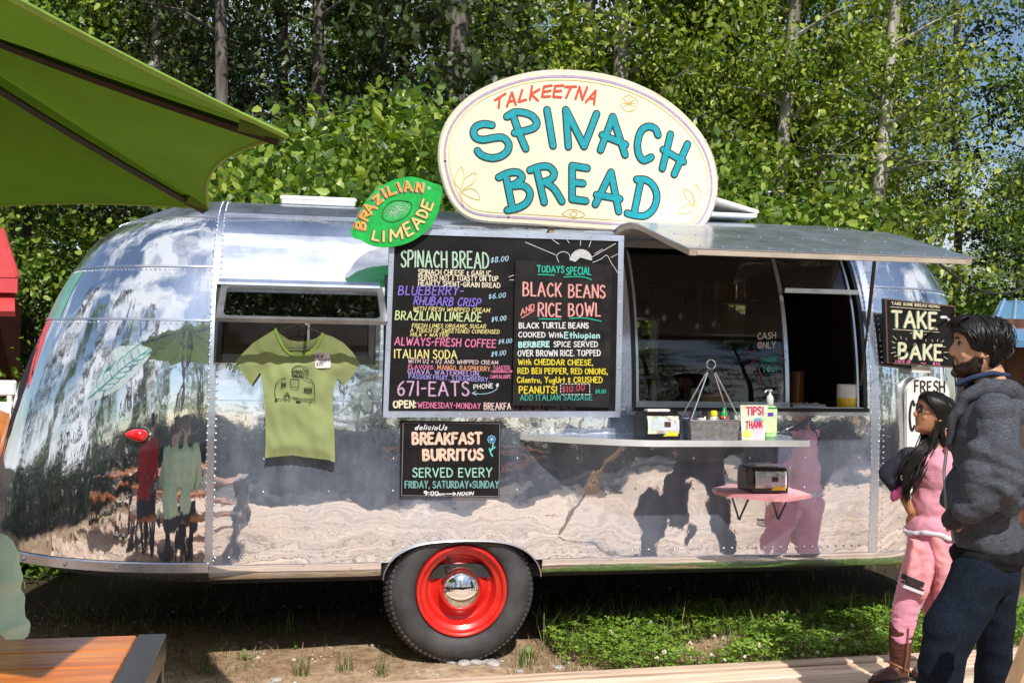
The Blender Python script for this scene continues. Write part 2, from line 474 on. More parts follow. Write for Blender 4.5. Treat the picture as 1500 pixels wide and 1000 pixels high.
TRIMM = metal_mat('brushed_trim', (.74, .74, .75), .18, .42, .5, [(20, .0008, (1, 1, 1))])
RIVM = metal_mat('rivet_metal', (.75, .76, .78), .16, .4, .3, [])
CHROME = metal_mat('chrome', (.9, .9, .9), .02, .2, .03, [])
GALV = mat('galvanised', (.36, .38, .40), .45, .85, .25, 45, .0006, 60)
BLACKM = mat('black_metal', (.02, .02, .022), .28, 0, .3, 20, .0004, 90, spec=.6)
BLACKP = mat('black_plastic', (.012, .012, .013), .22, 0, .2, 20)
BLACKB = mat('chalkboard_black', (.005, .005, .0055), .5, 0, .5, 5, .0002, 60, stretch=(1, 1, 2), col2=(.013, .0125, .013), spec=.18)
RUBBER = mat('tyre_rubber', (.040, .040, .042), .7, 0, .45, 7, .0006, 60)
REDP = mat('red_enamel', (.50, .012, .008), .30, 0, .3, 9, .0002, 60, coat=.25, col2=(.60, .022, .014))
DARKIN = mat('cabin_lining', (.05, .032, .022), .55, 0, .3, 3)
DARKM = mat('dark_underbody', (.015, .014, .013), .8)
GREENP = mat('green_paint', (.13, .36, .29), .32, 0, .12, 12, .0003, 30)
WHITEP = mat('white_paint', (.74, .74, .72), .45, 0, .06, 12)

def glass_mat(name, tint=(.9, .9, .9), ref=1.0, rough=.0):
    m = bpy.data.materials.new(name); m.use_nodes = True; t = m.node_tree; t.nodes.clear()
    o = t.nodes.new('ShaderNodeOutputMaterial'); ms = t.nodes.new('ShaderNodeMixShader'); tr = t.nodes.new('ShaderNodeBsdfTransparent')
    gl = t.nodes.new('ShaderNodeBsdfGlossy'); fr = t.nodes.new('ShaderNodeFresnel'); fr.inputs[0].default_value = 1.5
    gl.inputs['Roughness'].default_value = rough
    ma = t.nodes.new('ShaderNodeMath'); ma.operation = 'MULTIPLY'; ma.inputs[1].default_value = 2.0 * ref; ma.use_clamp = True
    tr.inputs[0].default_value = (*tint, 1)
    t.links.new(fr.outputs[0], ma.inputs[0]); t.links.new(ma.outputs[0], ms.inputs[0])
    t.links.new(tr.outputs[0], ms.inputs[1]); t.links.new(gl.outputs[0], ms.inputs[2]); t.links.new(ms.outputs[0], o.inputs[0])
    MATS[name] = m; return m
GLASS = glass_mat('window_glass', (.82, .82, .78), 1.3)
GLASSC = glass_mat('clear_glass', (.85, .87, .85), 1.0)

# ground: trodden dirt
def ground_mat():
    m = bpy.data.materials.new('trodden_dirt'); m.use_nodes = True; t = m.node_tree; b = t.nodes['Principled BSDF']
    b.inputs['Roughness'].default_value = .95; b.inputs['Specular IOR Level'].default_value = .15
    tcn = t.nodes.new('ShaderNodeTexCoord')
    def nz(s, d=8, r=.6):
        n = t.nodes.new('ShaderNodeTexNoise'); n.inputs['Scale'].default_value = s; n.inputs['Detail'].default_value = d; n.inputs['Roughness'].default_value = r
        t.links.new(tcn.outputs['Object'], n.inputs['Vector']); return n
    a = nz(1.3); c = nz(14, 8, .75); g = nz(90, 3)
    r1 = t.nodes.new('ShaderNodeValToRGB'); e = r1.color_ramp.elements
    e[0].position = .35; e[0].color = (.31, .20, .12, 1); e[1].position = .66; e[1].color = (.50, .385, .27, 1)
    r2 = t.nodes.new('ShaderNodeValToRGB'); e = r2.color_ramp.elements
    e[0].position = .38; e[0].color = (.55, .5, .45, 1); e[1].position = .62; e[1].color = (1.15, 1.12, 1.08, 1)
    mx = t.nodes.new('ShaderNodeMixRGB'); mx.blend_type = 'MULTIPLY'; mx.inputs[0].default_value = 1
    t.links.new(a.outputs[0], r1.inputs[0]); t.links.new(c.outputs[0], r2.inputs[0]); t.links.new(r1.outputs[0], mx.inputs[1]); t.links.new(r2.outputs[0], mx.inputs[2])
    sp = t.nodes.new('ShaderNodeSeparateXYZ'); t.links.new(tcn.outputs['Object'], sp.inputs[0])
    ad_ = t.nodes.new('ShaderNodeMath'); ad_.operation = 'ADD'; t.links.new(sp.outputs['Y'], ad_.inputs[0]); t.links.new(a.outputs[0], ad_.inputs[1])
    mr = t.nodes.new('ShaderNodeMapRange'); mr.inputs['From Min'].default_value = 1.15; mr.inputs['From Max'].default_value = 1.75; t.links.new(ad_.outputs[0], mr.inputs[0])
    md = t.nodes.new('ShaderNodeMixRGB'); md.inputs[2].default_value = (.055, .042, .028, 1); t.links.new(mr.outputs[0], md.inputs[0]); t.links.new(mx.outputs[0], md.inputs[1])  # dirt colour darkened towards the far side, painting in the shade under the trailer
    t.links.new(md.outputs[0], b.inputs['Base Color'])
    b1 = t.nodes.new('ShaderNodeBump'); b1.inputs['Distance'].default_value = .012; b1.inputs['Strength'].default_value = 1
    b2 = t.nodes.new('ShaderNodeBump'); b2.inputs['Distance'].default_value = .003; b2.inputs['Strength'].default_value = 1
    t.links.new(c.outputs[0], b1.inputs['Height']); t.links.new(g.outputs[0], b2.inputs['Height']); t.links.new(b1.outputs[0], b2.inputs['Normal'])
    t.links.new(b2.outputs[0], b.inputs['Normal']); return m
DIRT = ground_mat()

def wood_mat(name, c1, c2, c3, grain=18, rough=.55, axis='x', coat=0., bump=.0008, island=.25):
    m = bpy.data.materials.new(name); m.use_nodes = True; t = m.node_tree; b = t.nodes['Principled BSDF']
    b.inputs['Roughness'].default_value = rough; b.inputs['Coat Weight'].default_value = coat; b.inputs['Coat Roughness'].default_value = .15
    tcn = t.nodes.new('ShaderNodeTexCoord'); mp_ = t.nodes.new('ShaderNodeMapping')
    mp_.inputs['Scale'].default_value = {'x': (.09, 1, 1), 'y': (1, .09, 1), 'z': (1, 1, .09)}[axis]
    oi = t.nodes.new('ShaderNodeObjectInfo'); ad = t.nodes.new('ShaderNodeVectorMath'); ad.operation = 'ADD'
    sm = t.nodes.new('ShaderNodeVectorMath'); sm.operation = 'SCALE'; sm.inputs['Scale'].default_value = 37
    cb = t.nodes.new('ShaderNodeCombineXYZ')
    for i in range(3): t.links.new(oi.outputs['Random'], cb.inputs[i])
    t.links.new(cb.outputs[0], sm.inputs[0]); t.links.new(tcn.outputs['Object'], ad.inputs[0]); t.links.new(sm.outputs[0], ad.inputs[1])
    t.links.new(ad.outputs[0], mp_.inputs[0])
    n1_ = t.nodes.new('ShaderNodeTexNoise'); n1_.inputs['Scale'].default_value = grain; n1_.inputs['Detail'].default_value = 8; n1_.inputs['Distortion'].default_value = .8
    t.links.new(mp_.outputs[0], n1_.inputs['Vector'])
    r1 = t.nodes.new('ShaderNodeValToRGB'); e = r1.color_ramp.elements
    e[0].position = .3; e[0].color = (*c1, 1); e[1].position = .7; e[1].color = (*c3, 1); q = e.new(.5); q.color = (*c2, 1)
    t.links.new(n1_.outputs[0], r1.inputs[0])
    mr = t.nodes.new('ShaderNodeMapRange'); mr.inputs['To Min'].default_value = 1 - island; mr.inputs['To Max'].default_value = 1 + island * .5
    t.links.new(oi.outputs['Random'], mr.inputs[0])
    mu = t.nodes.new('ShaderNodeVectorMath'); mu.operation = 'SCALE'; t.links.new(r1.outputs[0], mu.inputs[0]); t.links.new(mr.outputs[0], mu.inputs['Scale'])
    t.links.new(mu.outputs[0], b.inputs['Base Color'])
    bp = t.nodes.new('ShaderNodeBump'); bp.inputs['Distance'].default_value = bump; bp.inputs['Strength'].default_value = 1
    t.links.new(n1_.outputs[0], bp.inputs['Height']); t.links.new(bp.outputs[0], b.inputs['Normal'])
    MATS[name] = m; return m
DECKM = wood_mat('weathered_deck', (.42, .30, .21), (.64, .47, .35), (.74, .58, .45), 14, .75)
CEDAR = wood_mat('oiled_cedar', (.36, .075, .012), (.60, .17, .025), (.72, .26, .045), 22, .3, coat=.35)
PINE = wood_mat('plain_pine', (.42, .24, .12), (.52, .32, .17), (.6, .4, .22), 20, .55, axis='z')
BARK = wood_mat('grey_bark', (.05, .04, .032), (.12, .105, .09), (.24, .22, .19), 16, .9, axis='z', bump=.012)
BARKP = wood_mat('pale_aspen_bark', (.13, .12, .10), (.30, .28, .24), (.48, .45, .40), 10, .85, axis='z', bump=.006)

# =================================================================== GROUND
def gtilt(x): return -.03 + .013 * (max(-30, min(30, x)) - 1.24)
def gheight(x, y):
    h = .018 * noise.noise(Vector((x * .7, y * .7, 0))) + .012 * noise.noise(Vector((x * 3, y * 3, 3)))
    return h
mb = MB()
xs = [-120, -60, -25, -12] + [(-6 + i * .12) for i in range(0, 108)] + [8, 14, 25, 60, 120]
ys = [-120, -60, -25, -10, -5, -2, -1] + [(-.5 + i * .1) for i in range(0, 46)] + [5, 7, 10, 16, 30, 70, 150]
V = []
for yy in ys:
    for xx in xs:
        fine = (-6 <= xx <= 7 and -.5 <= yy <= 4.1)
        V.append((xx, yy, (gheight(xx, yy) if fine else -.02) + gtilt(xx)))
nx = len(xs)
F = [(j * nx + i, j * nx + i + 1, (j + 1) * nx + i + 1, (j + 1) * nx + i) for j in range(len(ys) - 1) for i in range(nx - 1)]
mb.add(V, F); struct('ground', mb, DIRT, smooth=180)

# =================================================================== BOARDWALK of planks in front of the trailer
dk = bpy.data.objects.new('boardwalk', None); COL.objects.link(dk); dk['kind'] = 'structure'; dk.location = (0, -.09, gtilt(0)); dk.rotation_euler = (0, -.013, 0)
pm_ = MB().bbox(-1.2, 1.2, -.068, .068, -.045, 0, .006).mesh('plank', DECKM)
pm2 = MB().bbox(-.9, .9, -.068, .068, -.045, 0, .006).mesh('plank', DECKM)
rr = random.Random(3); y = -.30 - .069; row = 0
while y > -5.9:
    far = y < -4.8
    x = -3.6 - rr.uniform(0, 2)
    while x < 7.5 + (-y) * .2:
        me = pm_ if rr.random() < .6 else pm2
        hl = 1.2 if me is pm_ else .9
        o = bpy.data.objects.new('plank', me); COL.objects.link(o); o.parent = dk
        o.location = (x + hl, y, .035 + rr.uniform(-.003, .003)); o.rotation_euler = (rr.uniform(-.006, .006), rr.uniform(-.001, .001), rr.uniform(-.002, .002))
        if far: o.scale = (1.35, 1.0, 1)
        x += 2 * hl * (1.35 if far else 1) + .006
    y -= .146; row += 1
struct('added_dark_ground', MB().add([(-40, -12.2, gtilt(-30) + .012), (40, -12.2, gtilt(30) + .012), (40, -6.25, gtilt(30) + .012), (-40, -6.25, gtilt(-30) + .012)], [(0, 1, 2, 3)]), mat('dark_ground_grey', (.045, .047, .052), .9, 0, .35, 3, .004, 50))  # unseen dark sheet, added so the trailer side mirrors a darker band
# edge beam
o = part('edge_beam', MB().bbox(-3.8, 6.5, -.293, -.215, -.04, .05, .008), DECKM, dk, local=True)

# =================================================================== TRAILER
TL = 3.48; TW = 1.12; TA = 1.27; TAF = 1.04
zs_ = [.42, .50, .70, 1.0, 1.25, 1.5, 1.7, 1.85, 2.0, 2.12, 2.205, 2.272, 2.32, 2.347, 2.362, 2.366]
ds_ = [.012, .006, 0, 0, .006, .025, .06, .10, .17, .25, .34, .46, .60, .78, .97, 1.12]
pp = catmull(list(zip(ds_, zs_)), 6)
PD = np.array([p[0] for p in pp]); PZ = np.array([p[1] for p in pp])
PT = np.concatenate([[0], np.cumsum(np.hypot(np.diff(PD), np.diff(PZ)))])
def t_of_z(z): return float(np.interp(z, PZ, PT))
def prof(t): return float(np.interp(t, PT, PD)), float(np.interp(t, PT, PZ))
TEND = float(PT[-1])
def inset(z): return prof(t_of_z(z))[0]
def kz(z): return float(np.interp(z, [.5, .9, 1.3, 1.67, 1.94, 2.1, 2.2, 2.3, 2.366], [1, .96, .88, .80, .75, .73, .67, .54, .42]))
def shell_pos(s, t, lift=0.):
    """s along the body: 0..TL is the near side, below 0 the rear cap (radians*1.1), above TL the front cap"""
    d, z = prof(t); d -= lift
    rho = 1 - d / TW
    if lift:
        d1, z1 = prof(min(TEND, t + .02)); d0, z0 = prof(max(0, t - .02)); dd, dz = d1 - d0, z1 - z0
        L = math.hypot(dd, dz) or 1; d0_, z0_ = prof(t); d = d0_ - lift * dz / L; z = z0_ + lift * dd / L; rho = 1 - d / TW
    if s < 0: ph = -s / 1.1; return (-TA * kz(z) * rho * math.sin(ph), TW - TW * rho * math.cos(ph), z)
    if s > TL: ph = (s - TL) / 1.1; return (TL + TAF * rho * math.sin(ph), TW - TW * rho * math.cos(ph), z)
    return (s, TW - TW * rho, z)
def arch(x):
    c, hw = 1.235, .40
    a = abs(x - c) / hw
    if a >= 1: return 0
    return .42 + .185 * (1 - a ** 3.2) ** .55
def shell_patch(mb, s0, s1, z0, z1, ds=.06, dt=.05, use_arch=False, lift=0., t1=None):
    n = max(1, int(math.ceil((s1 - s0) / ds))); ss = [s0 + (s1 - s0) * i / n for i in range(n + 1)]
    if use_arch:
        ss = sorted(set([round(q, 4) for q in ss] + [round(1.235 + .40 * math.cos(math.pi * k / 36), 4) for k in range(37)]))
    ta, tb = t_of_z(z0), (t1 if t1 is not None else t_of_z(z1)); k = max(1, int(math.ceil((tb - ta) / dt)))
    V = []
    for s_ in ss:
        a_ = ta
        if use_arch: a_ = max(ta, t_of_z(arch(s_))) if arch(s_) else ta
        for j in range(k + 1): V.append(shell_pos(s_, a_ + (tb - a_) * j / k, lift))
    F = [(i * (k + 1) + j, (i + 1) * (k + 1) + j, (i + 1) * (k + 1) + j + 1, i * (k + 1) + j + 1) for i in range(len(ss) - 1) for j in range(k)]
    mb.add(V, F); return mb

trailer = thing('silver_trailer', (1.8, TW, 0), 'polished silver aluminium camper trailer turned food stand, riveted body with rounded ends and red wheel', 'trailer')
ZB = .505
WIN = (.02, .765, 1.505, 1.85); HAT = (2.103, 3.425, 1.285, 2.13)
def panel(name, s0, s1, z0, z1, m_=None, **k): return part(name, shell_patch(MB(), s0, s1, z0, z1, **k), m_ or SHELL, trailer, smooth=180)
panel('side_panel', 0, TL, ZB, 1.285, use_arch=True)
panel('side_panel', 0, HAT[0], 1.2852, WIN[2])
panel('side_panel', 0, WIN[0], WIN[2], WIN[3]); panel('side_panel', WIN[1], HAT[0], WIN[2], WIN[3])
panel('side_panel', 0, HAT[0], WIN[3], 2.13)
panel('side_panel', HAT[1], TL, 1.2852, 2.13)
panel('roof_edge_panel', 0, TL, 2.13, 2.235)
panel('roof_panel', 0, TL, 2.235, 2.366, ROOFM, t1=TEND)
H_ = 1.1 * math.pi / 2; FULL = 1.1 * math.pi
for (a, b) in ((.0, 1.1 * 1.35), (1.1 * 1.35, FULL)):
    for (z0, z1, mm) in ((ZB, 1.68, CAPM), (1.68, 1.945, CAPM), (1.945, 2.215, CAPM), (2.215, 2.366, ROOFM)):
        t1 = TEND if z1 == 2.366 else None
        panel('rear_end_panel', -b, -a, z0, z1, mm, t1=t1)
        panel('front_end_panel', TL + a, TL + b, z0, z1, mm, t1=t1)
# far wall and far roof with a window opening
def far(name, x0, x1, z0, z1, t1=None, m_=SHELL):
    q = shell_patch(MB(), x0, x1, z0, z1, ds=.2, t1=t1); q.v = [(a, 2 * TW - b, c) for a, b, c in q.v]; q.f = [f[::-1] for f in q.f]
    return part(name, q, m_, trailer, smooth=180)
FW = (2.15, 2.95, 1.38, 1.78)
far('far_side_panel', 0, TL, ZB, FW[2]); far('far_side_panel', 0, FW[0], FW[2], FW[3]); far('far_side_panel', FW[1], TL, FW[2], FW[3])
far('far_side_panel', 0, TL, FW[3], 2.235); far('far_roof_panel', 0, TL, 2.235, 2.366, TEND, ROOFM)

# green painted strip on the rear cap
gp = shell_patch(MB(), -1.1 * 1.33, -1.1 * .98, 1.69, 1.94, lift=.002)
part('green_painted_patch', gp, GREENP, trailer, smooth=180)
# seam strips (overlapping lips) and rivets
seam = MB()
def strip_h(s0, s1, z, w_=.010, lift=.004, n=None):
    n = n or max(2, int(abs(s1 - s0) / .06)); t0 = t_of_z(z); V = []
    prof4 = ((0, 0), (0, lift), (w_, lift), (w_, 0))
    for i in range(n + 1):
        s_ = s0 + (s1 - s0) * i / n
        for (dt_, lf) in prof4: V.append(shell_pos(s_, t0 + dt_, lf + .0005))
    F = [(i * 4 + j, (i + 1) * 4 + j, (i + 1) * 4 + j + 1, i * 4 + j + 1) for i in range(n) for j in range(3)]
    seam.add(V, F)
def strip_v(s, z0, z1, w_=.03, lift=.003, t1=None):
    ta, tb = t_of_z(z0), (t1 or t_of_z(z1)); n = max(2, int((tb - ta) / .05)); V = []
    for i in range(n + 1):
        t_ = ta + (tb - ta) * i / n
        for (a, lf) in ((-w_ / 2, 0), (-w_ / 2, lift), (w_ / 2, lift), (w_ / 2, 0)): V.append(shell_pos(s + a, t_, lf + .0005))
    F = [(i * 4 + j, i * 4 + j + 1, (i + 1) * 4 + j + 1, (i + 1) * 4 + j) for i in range(n) for j in range(3)]
    seam.add(V, F)
for z in (1.68, 1.945, 2.215):
    strip_h(-1.1 * 2.2, -.02, z); strip_h(TL + .02, TL + 1.1 * 2.2, z)
strip_h(0.02, HAT[0], 2.235, .02, .012); strip_h(HAT[0], TL, 2.235, .014, .006)
strip_v(0, ZB, 2.366, .034, t1=TEND - .05); strip_v(TL - .005, ZB, 2.366, .05, t1=TEND - .05)
strip_h(0, .80, 1.30, .004, .0012)
strip_v(2.075, 1.285, 2.13, .05, .004); strip_h(HAT[0] - .03, TL - .03, 1.243, .045, .004)
part('seam_strip', seam, TRIMM, trailer, smooth=30)
riv = MB()
def rivet(s_, z=None, t=None, r=.0065):
    t = t_of_z(z) if t is None else t
    c = Vector(shell_pos(s_, t, .003)); n_ = (Vector(shell_pos(s_, t, .02)) - c).normalized()
    q = n_.to_track_quat('Z', 'Y').to_matrix(); V = []
    for (rr_, h) in ((r, 0), (r * .75, r * .5)):
        for k in range(7):
            a = 2 * math.pi * k / 7; V.append(c + q @ Vector((rr_ * math.cos(a), rr_ * math.sin(a), h)))
    V.append(c + q @ Vector((0, 0, r * .68)))
    F = [(k, (k + 1) % 7, 7 + (k + 1) % 7, 7 + k) for k in range(7)] + [(7 + k, 7 + (k + 1) % 7, 14) for k in range(7)]
    riv.add(V, F)
def rivrow(s0, s1, z, st=.05, r=.0055):
    n = int(abs(s1 - s0) / st)
    for i in range(n + 1): rivet(s0 + (s1 - s0) * i / max(1, n), z, r=r)
def rivcol(s_, z0, z1, st=.04, r=.0055):
    ta, tb = t_of_z(z0), t_of_z(z1); n = int((tb - ta) / st)
    for i in range(n + 1): rivet(s_, t=ta + (tb - ta) * i / n, r=r)
for z in (1.667, 1.932, 2.20): rivrow(-1.1 * 1.5, -.04, z, .032, .004); rivrow(TL + .04, TL + 1.1 * 1.4, z, .032, .004)
for s_ in (-.016, .022): rivcol(s_, .53, 2.355, .034, .0065)
for s_ in (TL - .03, TL + .015, TL + .045): rivcol(s_, .53, 2.3, .03, .005)
rivrow(.03, .80, .545, .06, .007); rivrow(1.66, TL - .04, .545, .045, .006)
for x in np.arange(.87, 1.60, .062): rivet(float(x), max(.545, arch(x) + .022), r=.006)
for z in (.86, 1.02): rivrow(.25, TL - .1, z, .31, .006)
rivrow(HAT[0] - .02, TL - .06, 1.265, .075, .005)
rivcol(HAT[0] - .045, 1.0, 2.13, .06, .005); rivcol(HAT[0] - .018, 1.3, 2.1, .06, .005); rivcol(HAT[1] + .028, 1.3, 2.13, .05, .005)
rivrow(TL + .05, TL + .35, 1.42, .035, .004)
part('rivets', riv, RIVM, trailer, smooth=60, kind='stuff')

# lower edge: rolled skirt on the side, flat rub rail on the rear
sk = MB(); cs = [(.0, .507), (.0035, .485), (.011, .462), (.024, .443), (.048, .428), (.12, .414)]
def skirt_strip(mbx, ss):
    V = []
    for s_ in ss:
        for (d, z) in cs:
            rho = 1 - d / TW
            if s_ < 0: ph = -s_ / 1.1; V.append((-TA * rho * math.sin(ph), TW - TW * rho * math.cos(ph), z))
            elif s_ > TL: ph = (s_ - TL) / 1.1; V.append((TL + TAF * rho * math.sin(ph), TW - TW * rho * math.cos(ph), z))
            else: V.append((s_, d, z))
    k = len(cs); mbx.add(V, [(i * k + j + 1, (i + 1) * k + j + 1, (i + 1) * k + j, i * k + j) for i in range(len(ss) - 1) for j in range(k - 1)])
skirt_strip(sk, [.81 * i / 12 for i in range(13)] + [.825]); part('skirt', sk, SHELL, trailer, smooth=180)
sk = MB(); skirt_strip(sk, [1.642 + (TL - 1.642) * i / 20 for i in range(21)]); part('skirt', sk, SHELL, trailer, smooth=180)
sk = MB(); skirt_strip(sk, [TL + 1.1 * 3.14 * i / 30 for i in range(31)]); part('skirt', sk, SHELL, trailer, smooth=180)
rub = MB(); V = []; ss = [-(1.1 * 3.1) * i / 40 for i in range(41)]
for s_ in ss:
    ph = -s_ / 1.1
    for (d, z) in ((-.002, .525), (-.012, .52), (-.012, .478), (-.002, .473)):
        rho = 1 - d / TW; V.append((-TA * rho * math.sin(ph), TW - TW * rho * math.cos(ph), z))
rub.add(V, [(i * 4 + j, (i + 1) * 4 + j, (i + 1) * 4 + j + 1, i * 4 + j + 1) for i in range(40) for j in range(3)])
part('rub_rail', rub, TRIMM, trailer, smooth=30)
for i in range(1, 12):
    bolt = MB(); ph = .12 + i * .22; bolt.ball((-TA * 1.012 * math.sin(ph), TW - TW * 1.012 * math.cos(ph), .498), .010, 8, 4)
    part('bolt', bolt, RIVM, trailer, smooth=60)
pan = MB(); V = []; n = 30
for i in range(n + 1):
    ph = math.pi * i / n
    for (rho, z) in ((1.0, .475), (.86, .425), (.62, .40)): V.append((-TA * rho * math.sin(ph), TW - TW * rho * math.cos(ph), z - .03 * (1 - math.sin(ph)) * (1 if z < .47 else 0)))
pan.add(V, [(i * 3 + j, (i + 1) * 3 + j, (i + 1) * 3 + j + 1, i * 3 + j + 1) for i in range(n) for j in range(2)])
part('underpan', pan, SHELL, trailer, smooth=180)
# wheel arch lip, wheel well, floor, axle
lip = MB(); pts = []
for k in range(0, 37):
    x = 1.235 + .40 * math.cos(math.pi * k / 36); pts.append((x, -.004, arch(x) if arch(x) > 0 else .42))
lip.tube([(1.635, -.004, .425)] + pts + [(.835, -.004, .425)], .0035, 6); part('wheel_arch_lip', lip, TRIMM, trailer, smooth=60)
V = []; arc = [(1.235 + .40 * math.cos(math.pi * k / 36)) for k in range(37)]
for x in arc:
    z = max(arch(x), .42) + .0
    for (y_, dz) in ((.004, 0), (.05, .06), (.05, .2), (.42, .2)): V.append((x + (x - 1.235) * dz * .6, y_, z + dz))
mb = MB(); mb.add(V, [(i * 4 + j, (i + 1) * 4 + j, (i + 1) * 4 + j + 1, i * 4 + j + 1) for i in range(36) for j in range(3)])
part('wheel_well', mb, DARKM, trailer)
mb = MB().box(.0, TL, .10, 2 * TW - .1, .40, .47); mb.box(1.2, 1.26, .25, 1.95, .33, .39); mb.box(.1, TL, .5, .56, .33, .40); mb.box(.1, TL, 1.7, 1.76, .31, .40)
part('chassis', mb, DARKM, trailer)

# interior lining
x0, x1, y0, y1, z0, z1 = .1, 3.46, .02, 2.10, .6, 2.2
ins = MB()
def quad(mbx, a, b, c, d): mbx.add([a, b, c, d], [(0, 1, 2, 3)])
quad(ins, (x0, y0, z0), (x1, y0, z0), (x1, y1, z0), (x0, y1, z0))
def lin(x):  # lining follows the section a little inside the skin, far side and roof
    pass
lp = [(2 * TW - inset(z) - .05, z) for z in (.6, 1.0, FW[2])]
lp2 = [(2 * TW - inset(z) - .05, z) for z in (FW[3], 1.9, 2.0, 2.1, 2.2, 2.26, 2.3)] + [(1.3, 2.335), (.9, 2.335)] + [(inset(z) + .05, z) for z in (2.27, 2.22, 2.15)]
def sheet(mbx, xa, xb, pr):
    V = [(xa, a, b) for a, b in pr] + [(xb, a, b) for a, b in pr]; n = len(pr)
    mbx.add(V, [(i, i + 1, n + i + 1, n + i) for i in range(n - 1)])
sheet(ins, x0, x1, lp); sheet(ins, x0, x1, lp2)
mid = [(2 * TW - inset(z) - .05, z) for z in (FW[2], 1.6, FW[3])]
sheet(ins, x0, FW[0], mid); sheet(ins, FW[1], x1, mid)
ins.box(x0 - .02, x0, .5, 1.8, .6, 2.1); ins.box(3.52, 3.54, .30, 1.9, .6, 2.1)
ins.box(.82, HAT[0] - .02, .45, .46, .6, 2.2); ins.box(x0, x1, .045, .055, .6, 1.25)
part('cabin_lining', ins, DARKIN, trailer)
bw = MB()
zc = [(2 * TW - inset(z) - .02) for z in (FW[2], FW[3])]
for xa in (FW[0], (FW[0] + FW[1]) / 2 - .01, FW[1] - .03): bw.box(xa, xa + .025, 2.10, 2.2, FW[2], FW[3])
bw.box(FW[0], FW[1], 2.08, 2.17, FW[2] - .02, FW[2]); bw.box(FW[0], FW[1], 2.08, 2.17, FW[3], FW[3] + .02)
fwp = part('far_window_frame', bw, TRIMM, trailer)
part('pane', MB().box(FW[0], FW[1], 2.145, 2.149, FW[2], FW[3]), GLASSC, fwp)
# inside fittings: counter, shelves of dark shapes
mb = MB(); mb.box(2.0, 3.5, .09, .60, 1.20, 1.235); mb.box(2.0, 3.5, .50, .58, .6, 1.20)
part('serving_counter', mb, mat('counter_steel', (.35, .35, .35), .3, .8), trailer)
for (nm_, xa, xb, za, zb, dy) in (('coffee_machine', 3.1, 3.5, 1.25, 1.62, .25), ('wall_shelf', 3.1, 3.55, 1.9, 1.93, .35), ('cabinet', 2.0, 2.2, .6, 2.0, .3)):
    mb = MB().bbox(xa, xb, 2.0 - dy, 2.0, za, zb, .01)
    part(nm_, mb, mat('dark_shelving', (.03, .028, .026), .4), trailer)

rk = random.Random(12)
part('utensil_rail', MB().tube([(2.2, 1.92, 2.02), (3.4, 1.92, 2.02)], .008, 6), TRIMM, trailer)
for i in range(9):
    x = 2.3 + i * .125; l = rk.uniform(.14, .26); mb = MB(); mb.tube([(x, 1.91, 2.01), (x, 1.91, 2.01 - l)], .006, 6); mb.ball((x, 1.91, 2.01 - l - .03), (.034, .012, .042), 10, 6); part('hanging_ladle', mb, TRIMM, trailer, smooth=60)
for i in range(7):
    x = 3.12 + i * .06; part('shelf_jar', MB().lathe([(0, 0), (.024, 0), (.024, .08 + .02 * (i % 3)), (.018, .11), (0, .115)], (x, 1.75, 1.932), n=12), mat('jar_' + str(i % 3), ((.3, .2, .08), (.25, .05, .03), (.35, .33, .28))[i % 3], .3), trailer, smooth=50)
for i, (x, y, r, h) in enumerate(((3.15, .50, .05, .17), (3.28, .55, .04, .22), (2.62, .5, .05, .12), (2.75, .52, .07, .05))): part('counter_tin', MB().lathe([(0, 0), (r, 0), (r, h), (r * .9, h + .01), (0, h + .01)], (x, y, 1.236), n=20), mat('tin_' + str(i % 2), ((.3, .3, .3), (.32, .12, .04))[i % 2], .3, .6 * (1 - i % 2)), trailer, smooth=50)

# ------------------------------------------------ left window with swung-out sash
def rrect(x0, x1, z0, z1, r, n=5):
    o = []
    for (cx, cz, a0) in ((x1 - r, z1 - r, 0), (x0 + r, z1 - r, 90), (x0 + r, z0 + r, 180), (x1 - r, z0 + r, 270)):
        for k in range(n + 1):
            a = R(a0 + 90 * k / n); o.append((cx + r * math.cos(a), cz + r * math.sin(a)))
    return o
def ringframe(mbx, outer, inner, fr, t0, t1):
    n = len(outer)
    V = [fr(u, v_, t1) for u, v_ in outer] + [fr(u, v_, t1) for u, v_ in inner] + [fr(u, v_, t0) for u, v_ in outer] + [fr(u, v_, t0) for u, v_ in inner]
    F = []
    for i in range(n):
        j = (i + 1) % n
        F += [(i, j, n + j, n + i), (2 * n + j, 2 * n + i, 3 * n + i, 3 * n + j), (i, 2 * n + i, 2 * n + j, j), (n + j, 3 * n + j, 3 * n + i, n + i)]
    mbx.add(V, F)
wx0, wx1, wz0, wz1 = WIN
def wfr(u, v_, w_): return (u, inset(v_) - w_, v_)
mb = MB(); ringframe(mb, [(wx0 - .015, wz0 - .02), (wx1 + .015, wz0 - .02), (wx1 + .015, wz1 + .02), (wx0 - .015, wz1 + .02)],
                     [(wx0 + .02, wz0 + .02), (wx1 - .02, wz0 + .02), (wx1 - .02, wz1 - .01), (wx0 + .02, wz1 - .01)], wfr, -.04, .018)
wfo = part('window_frame', mb, BLACKM, trailer)
mb = MB(); 
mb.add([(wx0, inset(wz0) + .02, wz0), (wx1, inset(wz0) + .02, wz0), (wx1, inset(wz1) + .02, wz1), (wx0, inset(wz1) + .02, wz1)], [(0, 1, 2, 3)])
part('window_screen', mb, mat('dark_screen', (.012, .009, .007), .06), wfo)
mb = MB(); mb.box(.445, .457, .0, .05, wz0, wz1 - .06); part('window_post', mb, TRIMM, wfo)
# rain lip over the window
V = []; 
for (d, z) in ((.0, 1.895), (.035, 1.875), (.04, 1.862), (.0, 1.866)): V += [(.015, inset(z) - d, z), (.80, inset(z) - d, z)]
mb = MB(); mb.add(V, [(0, 2, 3, 1), (2, 4, 5, 3), (4, 6, 7, 5)]); part('rain_lip', mb, TRIMM, wfo)
